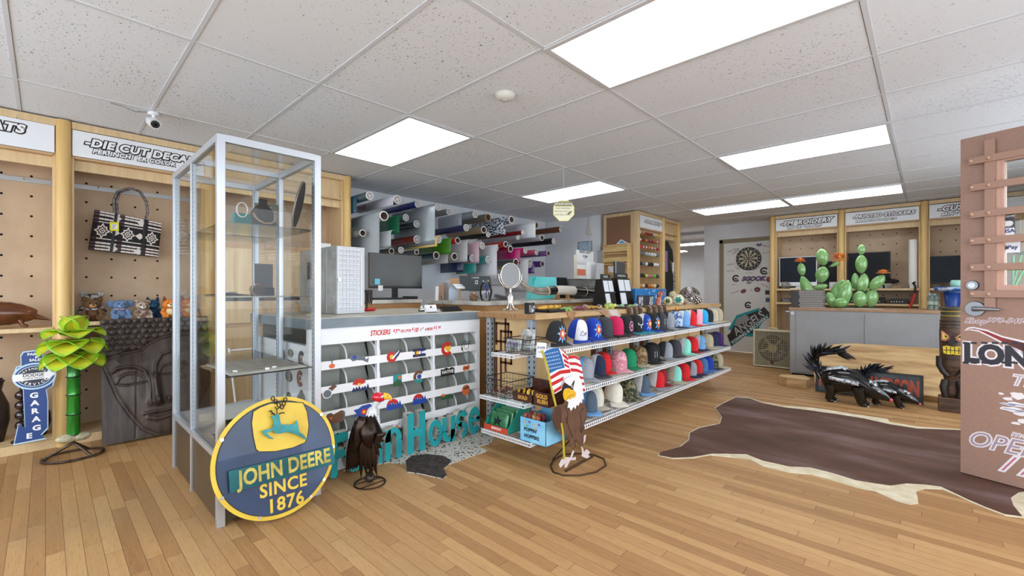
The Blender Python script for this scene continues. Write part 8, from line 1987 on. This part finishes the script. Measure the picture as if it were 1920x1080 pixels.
# ---------------------------------------------------------------- rough slab leaning on the cabinet, framed sign, skunks, tiki
SL = mt('saw_wood',(.76,.63,.44),.65,c2=(.60,.45,.28),sc=2.4,st=(1,6,6),det=8,lo=.42,hi=.68,bump=.3)
fsl = Frame((-1.02,6.10,.0),(1,0,0),(0,.62,.46))
t = thing('wood_slab','large rough-sawn wooden slab leaning against the grey cabinet','slab',(-.45,6.3,0))
top = fsl.pxs([(1525,690),(1524,672),(1545,662),(1562,655),(1600,653),(1700,660),(1762,664),(1800,668)])
low = [(1.28,.0),(.6,.0),(.08,.0)]
MB().poly(top + low,fsl.mat(0,.002,.02),-.02,.06).build('slab',SL,t,bevel=.006)
b = MB(); rk = random.Random(8)
for k in range(34):
    a_ = .12 + k*.034; b.poly([(a_,.03),(a_ + .003,.03),(a_ + .123,.55),(a_ + .120,.55)],fsl.mat(0,0,.0),.0802,.0806)
t = thing('wood_offcut','short rough wooden offcut lying at the left foot of the leaning slab','slab',(-1.2,6.05,0))
of = [U(a,b_,z=0) for a,b_ in ((1478,722),(1500,728),(1528,735),(1560,735))]
MB().poly([(-1.20,5.93),(-1.0,5.91),(-.99,6.10),(-1.08,6.26),(-1.28,6.18),(-1.30,6.02)],Matrix.Identity(4),.002,.10).build('offcut',SL,t,bevel=.008)
fh = Frame((-.905,5.86,.002),(1,0,0),(0,.10,1)); hw = .875
t = thing('metal_sign','long black framed metal sign with orange letters leaning on the slab behind the skunks','sign',(-.47,5.87,0))
MB().box(0,hw,0,.285,-.008,0,0,fh.mat()).build('panel',mt('sign_blackmetal',(.10,.10,.11),.3,.4,c2=(.22,.22,.23),sc=5),t)
for b4 in ((0,hw,0,.02),(0,hw,.265,.285),(0,.02,.02,.265),(hw - .02,hw,.02,.265)): MB().box(*b4,0,.012,0,fh.mat()).build('frame_bar',BLACK,t)
MB().text('HARLEY-DAVIDSON',fh.mat(hw/2,.14),.20,0,.0015,0,off=.05,sx=.455,sp=1.0).build('lettering',mt('hd_orange',(.72,.27,.10),.45,c2=(.60,.22,.08),sc=20),t)
SKB = mt('skunk_black',(.055,.055,.06),.18,.4,coat=.6); SKW = mt('skunk_white',(.80,.82,.84),.3,.2,c2=(.30,.33,.36),sc=60,lo=.5,hi=.6)
def skunk(x,y,s,rot,label):
    t = thing('skunk_sculpture',label,'animal sculpture',(x,y,0),rot,world=False)   # faces +x
    MB().tube([(-.20*s,0,.17*s),(-.17*s,0,.18*s),(-.10*s,0,.20*s),(0,0,.21*s),(.08*s,0,.19*s),(.14*s,0,.155*s),(.20*s,0,.13*s),(.25*s,0,.10*s),(.285*s,0,.08*s)],[(.05*s,.04*s),(.10*s,.075*s),(.122*s,.095*s),(.112*s,.092*s),(.088*s,.074*s),(.066*s,.060*s),(.056*s,.052*s),(.036*s,.034*s),(.014*s,.014*s)],18).build('body',SKB,t)
    for xx,fx_ in ((-.14,-.01),(.07,.02)):
        for sg in (-1,1):
            MB().tube([(xx*s,sg*.045*s,.16*s),((xx + .01)*s,sg*.055*s,.09*s),((xx + fx_)*s,sg*.055*s,.03*s),((xx + fx_ + .035)*s,sg*.057*s,.012*s)],[.055*s,.040*s,.028*s,.014*s],10).sph(((xx + fx_ + .02)*s,sg*.057*s,.013*s),(.034*s,.020*s,.0125*s),10,6).build('leg',SKB,t)
            for c_ in (-1,0,1): MB().sph(((xx + fx_ + .052)*s,(sg*.057 + c_*.010)*s,.008*s),(.008*s,.004*s,.005*s),6,5).build('claw',SKW,t)
    MB().sph((.288*s,0,.082*s),(.018*s,.017*s,.016*s),12,8).build('nose',mt('skunk_pink',(.82,.30,.42),.4),t)
    for sg in (-1,1):
        MB().sph((.215*s,sg*.046*s,.15*s),(.009*s,.006*s,.008*s),10,6).build('eye',WHITE,t); MB().sph((.216*s,sg*.052*s,.15*s),.004*s,6,5).build('pupil',BLACK,t)
        MB().sph((.165*s,sg*.045*s,.20*s),(.014*s,.008*s,.018*s),10,6).build('ear',SKB,t)
        st_ = MB().surf(lambda u,v: ((-.17 + .37*u)*s,sg*(.016 + .034*v)*s*(1 - .3*u),(.332 - .20*max(0,u - .35) - .10*max(0,.3 - u) - .020*v)*s + (.004*s)*(1 if u < .7 else 1.2)),16,2); st_.build('white_stripe',SKW,t,solid=.004*s)
        MB().surf(lambda u,v: ((-.14 + .22*u)*s,sg*(.090 + .010*math.sin(PI*u))*s,(.245 - .03*v - .03*u)*s),10,2).build('side_stripe',SKW,t,solid=.004*s)
    r = random.Random(int(s*10))
    arc = lambda q: Vector((-.20 - .12*math.sin(q*2.4) ,0,.18 + .24*q + .05*math.sin(q*PI)))
    tip = lambda q: Vector((-.22 - .09*math.sin(q*2.6) + .22*q ** 2.5,0,.20 + .27*math.sin(q*1.6)))
    MB().tube([tip(k/10)*s for k in range(9)],[.025*s*(1 - k/12) for k in range(9)],8).build('tail_core',SKB,t)
    for k in range(64):
        q = .05 + .95*k/63; o = tip(q)*s; g = (tip(min(1,q + .05)) - tip(q - .05)).normalized(); w = r.uniform(0,2*PI); sd = Vector((0,1,0)); up = g.cross(sd)
        d = (g*1.0 + (sd*math.cos(w)*.55 + up*math.sin(w))*.95).normalized(); ln = (.085 + .04*r.random())*s
        P4 = [o + d*ln*u + g*(.02*s*u*u) for u in (0,.35,.7,1)]
        MB().tube(P4,[(.007*s,.010*s),(.014*s,.008*s),(.010*s,.006*s),(.001,.001)],6).build('tail_feather',SKB if k % 4 else mt('skunk_sheen',(.20,.24,.30),.25,.5),t)
p = U(1592,757,z=0); skunk(p.x,p.y + .02,1.08,-.05,'larger black metal skunk with a raised bushy tail, left one on the floor')
p = U(1668,762,z=0); skunk(p.x,p.y + .02,.74,-.10,'smaller black metal skunk with a pink nose, right one on the floor')
# tiki
t = thing('tiki_statue','tall dark carved wooden tiki with yellow grin, half behind the brown door','statue',(.155,5.75,0))
TK = mt('tiki_wood',(.22,.16,.12),.5,c2=(.36,.26,.18),sc=9,st=(1,1,3),det=6,bump=.5,bsc=30); TKD = mt('tiki_dark',(.13,.10,.085),.5); TG = mt('tiki_green',(.22,.28,.18),.5); TY = mt('tiki_yellow',(.86,.76,.18),.4); TP = mt('tiki_pink',(.72,.45,.42),.5)
cx_,cy_ = .165,5.78; R_ = .085
MB().box(cx_ - .095,cx_ + .095,cy_ - .095,cy_ + .08,0,.13).build('base',TK,t,bevel=.008)
MB().lathe([(0,.13),(.055,.13),(.06,.18),(.05,.26),(.065,.34),(.08,.38),(.085,.42),(.088,.75),(.08,.84),(.075,.965),(0,.965)],(cx_,cy_,0),22).build('body',TK,t)
for zz,m_,k in ((.955,TG,0),(.925,TY,1),(.915,TG,2),(.885,TY,3),(.875,TG,4)): MB().lathe([(R_*.9,zz - .012),(R_*.97,zz - .006),(R_*.9,zz)] if m_ is TG else [(R_*.95,zz - .004),(R_*.99,zz - .002),(R_*.95,zz)],(cx_,cy_,0),22).build('head_band',m_,t)
for zz in (.84,.81,.78): MB().lathe([(R_*.98,zz - .012),(R_*1.04,zz - .006),(R_*.98,zz)],(cx_,cy_,0),22).build('carved_ring',TKD,t)
ftk = FY(cy_ - R_*1.02); 
def tk(l,m,c0,c1,nm): MB().poly(l,ftk.mat(cx_,0),c0,c1).build(nm,m,t)
for sg in (-1,1):
    tk([(sg*.075,.745),(sg*.06,.74),(sg*.015,.69),(sg*.02,.665),(sg*.05,.65),(sg*.075,.66)],TP,.0,.010,'eye_rim'); tk([(sg*.068,.73),(sg*.055,.72),(sg*.028,.69),(sg*.045,.668),(sg*.066,.672)],TY,.010,.014,'eye'); tk([(sg*.052,.71),(sg*.032,.69),(sg*.05,.685)],TKD,.014,.017,'pupil')
    MB().tube([(cx_ + sg*.08,cy_ - .02,.50),(cx_ + sg*.085,cy_ - .04,.42),(cx_ + sg*.06,cy_ - .085,.36),(cx_ + sg*.03,cy_ - .09,.33)],[.03,.026,.022,.018],10).build('arm',TKD,t)
    MB().tube([(cx_ + sg*.045,cy_ - .03,.28),(cx_ + sg*.06,cy_ - .06,.22),(cx_ + sg*.045,cy_ - .06,.135)],[.03,.028,.025],10).build('leg',TKD,t)
tk([(-.012,.70),(.012,.70),(.03,.64),(0,.625),(-.03,.64)],TKD,0,.03,'nose')
tk([(-.065,.60),(-.04,.61),(0,.60),(.04,.61),(.065,.60),(.06,.535),(.03,.53),(0,.535),(-.03,.53),(-.06,.54)],TY,.0,.012,'mouth')
b = MB()
for xx in (-.04,-.013,.013,.04): b.poly([(xx - .003,.60),(xx + .003,.60),(xx + .002,.54),(xx - .002,.54)],ftk.mat(cx_,0),.012,.014)
b.poly([(-.058,.573),(.058,.573),(.058,.567),(-.058,.567)],ftk.mat(cx_,0),.012,.014); tag(b.build('teeth_gaps',TKD,t),'dark gaps between the teeth')

# ================================================================ big brown cowhide
hp = [(1238,850),(1233,855),(1262,861),(1300,860),(1330,854),(1360,857),(1405,862),(1430,875),(1480,887),(1520,890),(1560,901),(1605,915),(1640,922),(1680,940),(1705,947),(1722,945),(1720,932),(1717,922),(1735,917),(1765,918),(1790,928),(1815,940),(1850,955),(1885,968),(1920,972),(1960,975),(2000,950),(1960,880),(1900,830),(1800,806),(1720,801),(1668,792),(1664,786),(1640,783),(1600,777),(1560,770),(1520,765),(1470,762),(1430,755),(1405,746),(1380,744),(1352,758),(1340,765),(1352,782),(1348,795),(1310,802),(1292,812),(1290,826),(1275,838)]
bp = [(1238,850),(1236,855),(1262,860),(1300,858),(1335,852),(1360,852),(1400,853),(1430,865),(1480,876),(1520,878),(1560,888),(1605,902),(1640,908),(1670,912),(1700,908),(1735,910),(1765,914),(1790,926),(1815,938),(1850,953),(1885,966),(1916,970),(1900,950),(1895,935),(1910,925),(1950,920),(1960,880),(1900,835),(1800,808),(1720,805),(1668,797),(1620,786),(1570,778),(1520,771),(1470,765),(1430,757),(1405,748),(1380,746),(1352,760),(1342,766),(1354,783),(1350,796),(1312,804),(1294,813),(1292,827),(1277,839)]
t = thing('cowhide_rug','large brown cowhide with a cream edge spread on the floor at the right','rug',(-.5,4.2,0))
MB().poly([tuple(U(a,b,z=0))[:2] for a,b in hp],Matrix.Identity(4),.0005,.005).build('cream_edge',mt('hide_cream',(.84,.80,.70),.85,c2=(.76,.70,.58),sc=12),t)
def cowmat():
    m,N,L_,B = newmat('brown_cowhide'); tc = N.new('ShaderNodeTexCoord')
    mp = N.new('ShaderNodeMapping'); mp.inputs['Scale'].default_value = (.8,2.2,1); L_.new(tc.outputs['Object'],mp.inputs[0])
    n1 = N.new('ShaderNodeTexNoise'); n1.inputs['Scale'].default_value = 1.7; n1.inputs['Detail'].default_value = 5; L_.new(mp.outputs[0],n1.inputs['Vector'])
    r = N.new('ShaderNodeValToRGB'); e = r.color_ramp.elements; e[0].position = .32; e[0].color = (*lin((.29,.19,.155)),1); e[1].position = .72; e[1].color = (*lin((.47,.38,.38)),1); k = e.new(.5); k.color = (*lin((.37,.26,.215)),1)
    L_.new(n1.outputs['Fac'],r.inputs[0])
    mp2 = N.new('ShaderNodeMapping'); mp2.inputs['Scale'].default_value = (60,300,1); mp2.inputs['Rotation'].default_value = (0,0,.3); L_.new(tc.outputs['Object'],mp2.inputs[0])
    n2 = N.new('ShaderNodeTexNoise'); n2.inputs['Scale'].default_value = 1; n2.inputs['Detail'].default_value = 3; L_.new(mp2.outputs[0],n2.inputs['Vector'])
    mx = N.new('ShaderNodeMix'); mx.data_type = 'RGBA'; mx.blend_type = 'MULTIPLY'; mr = N.new('ShaderNodeMapRange'); mr.inputs['From Min'].default_value = .4; mr.inputs['From Max'].default_value = .7; mr.inputs['To Max'].default_value = .5; L_.new(n2.outputs['Fac'],mr.inputs[0])
    L_.new(mr.outputs[0],mx.inputs[0]); L_.new(r.outputs[0],mx.inputs[6]); mx.inputs[7].default_value = (.35,.3,.28,1); L_.new(mx.outputs[2],B.inputs['Base Color'])
    B.inputs['Roughness'].default_value = .7; B.inputs['Specular IOR Level'].default_value = .25
    bm_ = N.new('ShaderNodeBump'); bm_.inputs['Strength'].default_value = .4; bm_.inputs['Distance'].default_value = .003; L_.new(n2.outputs['Fac'],bm_.inputs['Height']); L_.new(bm_.outputs[0],B.inputs['Normal'])
    return m
tag(MB().poly([tuple(U(a,b,z=0))[:2] for a,b in bp],Matrix.Identity(4),.005,.0075).build('brown_fur',cowmat(),t),'brown fur of the hide')
# ================================================================ open entrance door
D0 = U(1801,885,z=0); D0 = Vector((.146,3.84,0)); dd = Vector((.92,-.392,0)).normalized()
# fit the leaf direction so that its foot runs to (1918, 918)
D1 = U(1918,918,z=0); dd = (Vector((D1.x,D1.y,0)) - Vector((D0.x,D0.y,0))).normalized(); D0 = U(1801,885,z=.012); D0.z = 0
FD = Frame(D0,dd); LW,LH = .91,2.03
DP = mt('door_brown',(.61,.48,.42),.5,c2=(.59,.46,.40),sc=60,bump=.06,bsc=300); DPD = mt('door_edge',(.50,.36,.30),.6)
wa0 = FD.px(1877,400)[0]; wz0 = FD.px(1877,538)[1]; wz1 = FD.px(1877,303)[1]; wa1 = LW - wa0
b = MB()
def db_(a0,a1,z0,z1): b.box(a0,a1,z0,z1,-.044,0,0,FD.mat())
db_(0,wa0,.012,LH); db_(wa1,LW,.012,LH); db_(wa0,wa1,.012,wz0); db_(wa0,wa1,wz1,LH)
t = b.build('door_2',DP,None); tag(t,kind='structure')
DO = t
MB().box(wa0,wa1,wz0,wz1,-.026,-.020,0,FD.mat()).build('door_glass',glassmat('door_pane',(.93,.95,.94),0,1.2),DO)
fr_ = MB()
for a0,a1,z0,z1 in ((wa0 - .03,wa0,wz0 - .03,wz1 + .03),(wa1,wa1 + .03,wz0 - .03,wz1 + .03),(wa0,wa1,wz0 - .03,wz0),(wa0,wa1,wz1,wz1 + .03)): fr_.box(a0,a1,z0,z1,0,.006,0,FD.mat())
fr_.box(wa0,wa0 + .012,wz0,wz1,-.044,0,0,FD.mat()).box(wa0 + .012,wa1,wz0,wz0 + .010,-.044,0,0,FD.mat())
fr_.build('window_moulding',mt('moulding',(.78,.62,.55),.5),DO)
bars = [(1820,307,1925,281),(1822,356,1925,335),(1822,405,1925,391),(1822,454,1925,444),(1822,502,1925,499),(1822,551,1925,552)]
BM_ = mt('bar_brown',(.63,.49,.42),.45)
for x0,y0,x1,y1 in bars:
    a,z = FD.px(x0,y0); a1_,z1_ = FD.px(1900,y0 + (y1 - y0)*(80/(x1 - x0))); z = (z + z1_)/2
    MB().box(a,LW - a,z - .020,z + .020,.024,.032,0,FD.mat()).build('security_bar',BM_,DO,bevel=.002)
    for aa in (a + .012,FD.px(1858,y0)[0]): MB().cyl(FD.P(aa,z,0),FD.P(aa,z,.040),.008,n=10).sph(FD.P(aa,z,.038),.010,10,6).build('bar_bolt',mt('bolt_brown',(.74,.60,.52),.4),DO)
a,z1 = FD.px(1858,262); _,z0 = FD.px(1858,578)
MB().box(a - .022,a + .022,z0,z1,.010,.023,0,FD.mat()).build('security_bar',BM_,DO,bevel=.002)
MB().box(LW - a - .022,LW - a + .022,z0,z1,.010,.023,0,FD.mat()).build('security_bar',BM_,DO,bevel=.002)
LOCKM = mt('brushed_lock',(.52,.53,.55),.32,.9)
a,z = FD.px(1824,535)
MB().cyl(FD.P(a,z,0),FD.P(a,z,.014),.030,.026,n=26).build('deadbolt',LOCKM,DO); MB().cyl(FD.P(a,z,.014),FD.P(a,z,.018),.016,n=20).box(a - .002,a + .002,z - .008,z + .008,.018,.0185,0,FD.mat()).build('deadbolt_cylinder',ALU,DO)
a,z = FD.px(1829,579)
MB().cyl(FD.P(a,z,0),FD.P(a,z,.012),.046,.042,n=32).cyl(FD.P(a,z,.012),FD.P(a,z,.05),.016,n=20).build('lever_rose',LOCKM,DO)
a2_,z2_ = FD.px(1880,586)
MB().tube([FD.P(a,z,.05),FD.P(a + .03,z + .002,.054),FD.P(a2_ - .02,z,.052),FD.P(a2_,z,.046)],[(.014,.010),(.012,.009),(.010,.007),(.009,.006)],12).build('lever',LOCKM,DO)
# cards behind the door glass
q2 = FD.off(-.018)
def card(px0,py0,px1,py1,cols,words,lb):
    a0,z1 = q2.px(px0,py0); a1,z0 = q2.px(px1,py1); t = thing('payment_sticker',lb,'sticker',tuple(q2.P(a0,z0)))
    M_ = q2.mat(); MB().box(a0,a1,z0,z1,0,.0015,0,M_).build('card',mt('pc' + lb[:9],cols[0],.4),t)
    b = MB()
    for s_,u,v,sz in words: b.text(s_,q2.mat(a0 + (a1 - a0)*u,z0 + (z1 - z0)*v),sz,0,.0028,0,off=.03)
    if words: b.build('lettering',mt('pl' + lb[:9],cols[1],.5),t)
    return t,a0,a1,z0,z1
card(1877,401,1902,411,((.20,.22,.26),(.85,.85,.85)),[('DISCOVER',.5,.5,.013)],'dark card reading DISCOVER behind the door glass')
t_,a0,a1,z0,z1 = card(1877,412,1902,427,((.17,.19,.24),(.85,.85,.85)),[],'dark card with two overlapping pale circles behind the door glass')
MB().poly(circ(a0 + (a1 - a0)*.38,(z0 + z1)/2,.016,20),q2.mat(),.0015,.002).poly(circ(a0 + (a1 - a0)*.62,(z0 + z1)/2,.016,20),q2.mat(),.002,.0025).build('circles',mt('mc',(.86,.86,.86),.5),t_)
card(1877,427,1902,440,((.90,.91,.93),(.13,.20,.42)),[('VISA',.5,.5,.028)],'white card reading VISA behind the door glass')
t_,a0,a1,z0,z1 = card(1876,455,1913,473,((.92,.92,.93),(.35,.35,.36)),[('Pay',.62,.5,.03)],'white card with an apple mark and the word Pay behind the door glass')
c3 = (a0 + (a1 - a0)*.25,(z0 + z1)/2); MB().poly(circ(c3[0],c3[1] - .001,.010,16,ry=.011),q2.mat(),.0015,.0025).poly([(c3[0],c3[1] + .010),(c3[0] + .006,c3[1] + .017),(c3[0] + .002,c3[1] + .018)],q2.mat(),.0015,.0025).build('apple_mark',mt('apple',(.25,.25,.26),.5),t_)
# vinyl lettering on the door
DW = mt('decal_white',(.90,.88,.90),.4); DB = mt('decal_navy',(.12,.12,.17),.4); DR = mt('decal_red',(.58,.14,.12),.4); DLB = mt('decal_blue',(.25,.38,.62),.4)
def out(words,name,lb,mats,halo=.10):
    b = MB()
    for s_,px,py,sz,kw in words:
        a,z = FD.px(px,py); k = dict(kw); sx = k.pop('sx',1); sh = k.pop('shear',0); of_ = k.pop('off',.0)
        b.text(s_,FD.mat(a,z),sz,0,.0010,0,shear=sh,off=halo,sx=sx,align='LEFT'); b.text(s_,FD.mat(a,z),sz,0,.0018,1,shear=sh,off=of_,sx=sx,align='LEFT')
    tag(b.build(name,mats,DO),lb)
out([('Shop',1808,601,.046,dict(shear=.35)),('970-549-7595',1849,600,.040,dict(shear=.35,sx=1.08))],'phone_lettering','white outlined words Shop 970-549-75',[DW,mt('decal_rose',(.55,.38,.40),.4)],.05)
out([('LONE',1807,662,.150,dict(off=.055,sx=.86)),],'name_lettering','navy slab letters LON',[DW,DB],.12)
b = MB()
for w in ('LON',):
    z_ = FD.px(1812,660)[1]
    for px in (1811,1826,1846,1866,1884,1902):
        for py in (643,680):
            a,z = FD.px(px,py); b.poly([(a - .012,z - .006),(a + .012,z - .006),(a + .014,z),(a + .012,z + .006),(a - .012,z + .006),(a - .014,z)],FD.mat(),.0018,.0020)
b.build('letter_serifs',DB,DO)
horn = FD.pxs([(1808,620),(1815,614),(1825,613),(1850,618),(1880,630),(1925,640),(1925,668),(1890,650),(1860,634),(1835,622),(1818,619)])
hin = FD.pxs([(1812,619),(1818,616),(1828,616),(1850,621),(1880,633),(1925,644),(1925,662),(1890,646),(1860,631),(1835,619),(1820,617)])
MB().poly(horn,FD.mat(),0,.001).build('horn_outline',DW,DO); MB().poly(hin,FD.mat(),.001,.0018).build('horn_mark',mt('horn_red',(.62,.16,.14),.4,c2=(.20,.08,.10),sc=4),DO)
out([('Tri',1893,712,.085,dict(shear=.3))],'script_lettering','white outlined script starting with Tr',[DW,mt('decal_rose2',(.74,.68,.72),.4)],.06)
out([('OPEN',1812,820,.125,dict(shear=.35,sx=.92))],'open_lettering','white outlined script word OPEN',[DW,mt('decal_mauve',(.64,.56,.62),.4)],.05)
out([('mo',1895,812,.05,dict(shear=.3))],'small_script','small white script',[DW,mt('decal_rose2',(.7,.6,.6),.4)],.05)
out([('/ /',1877,868,.13,dict(shear=.3)),],'hours_lettering','white outlined slanted strokes of the opening hours',[DW,mt('decal_pinkred',(.74,.42,.50),.4)],.07)
b = MB(); rb2 = random.Random(12)
for px,py,w_,h_ in ((1877,738,.012,.006),(1890,748,.020,.010),(1908,742,.03,.02),(1915,760,.06,.012),(1890,758,.035,.006),(1900,768,.05,.012),(1915,775,.03,.015),(1905,794,.02,.008),(1918,790,.02,.012)):
    a,z = FD.px(px,py); b.poly([(a + w_*(1 + .25*rb2.uniform(-1,1))*math.cos(k*PI/6),z + h_*(1 + .35*rb2.uniform(-1,1))*math.sin(k*PI/6)) for k in range(12)],FD.mat(),0,.001,0)
    if w_ > .03: b.box(a - w_*.8,a + w_*.8,z - .002,z + .001,.001,.0016,1,FD.mat())
tag(b.build('splash_marks',[DW,DLB],DO),'white and blue irregular printed marks')
for zz in (.25,1.0,1.78): MB().cyl(FD.P(LW + .006,zz,-.02),FD.P(LW + .006,zz + .10,-.02),.008,n=10).build('hinge',ALU,DO)
MB().box(0,LW,.0045,.012,-.03,-.014,0,FD.mat()).build('door_sweep',BLACK,DO)
# green stem of a metal flower seen through the door glass
t = thing('flower_sculpture','thin green metal flower stems seen through the glass of the brown door','garden sculpture',(.52,6.3,0))
for dx,dx2 in ((0,.10),(.06,.05),(-.04,.16)): MB().tube([(.50 + dx,6.3,.0),(.52 + dx,6.3,.8),(.54 + dx2,6.3,1.45)],.010,8).build('stem',GRN,t)
MB().lathe([(0,0),(.12,0),(.12,.012),(0,.012)],(.52,6.3,0),24).build('base',BLACK,t)
for k in range(7): leaf(t,(.64,6.3,1.45),k*2*PI/7,.5,.12,.03,.8,'petal',mt('leaf_dark',(.16,.20,.12),.4,.3))
# brass door knob at the lower left edge of the picture
p = U(3,1012,y=.42); 
t = thing('post_knob','shiny rounded metal knob on a short dark post at the lower left corner','knob',(p.x,p.y,0))
rk_ = .0
MB().cyl((p.x,p.y,0),(p.x,p.y,p.z - .03),.016,n=14).build('post',mt('knob_post',(.20,.13,.10),.5),t)
MB().lathe([(.014,-.034),(.024,-.028),(.026,-.016),(.016,-.008)],p,20).build('collar',mt('knob_brown',(.34,.20,.16),.35,.5),t)
MB().sph(p + Vector((0,0,.012)),(.028,.028,.024),20,12).build('knob',mt('knob_nickel',(.72,.66,.58),.25,.9),t)
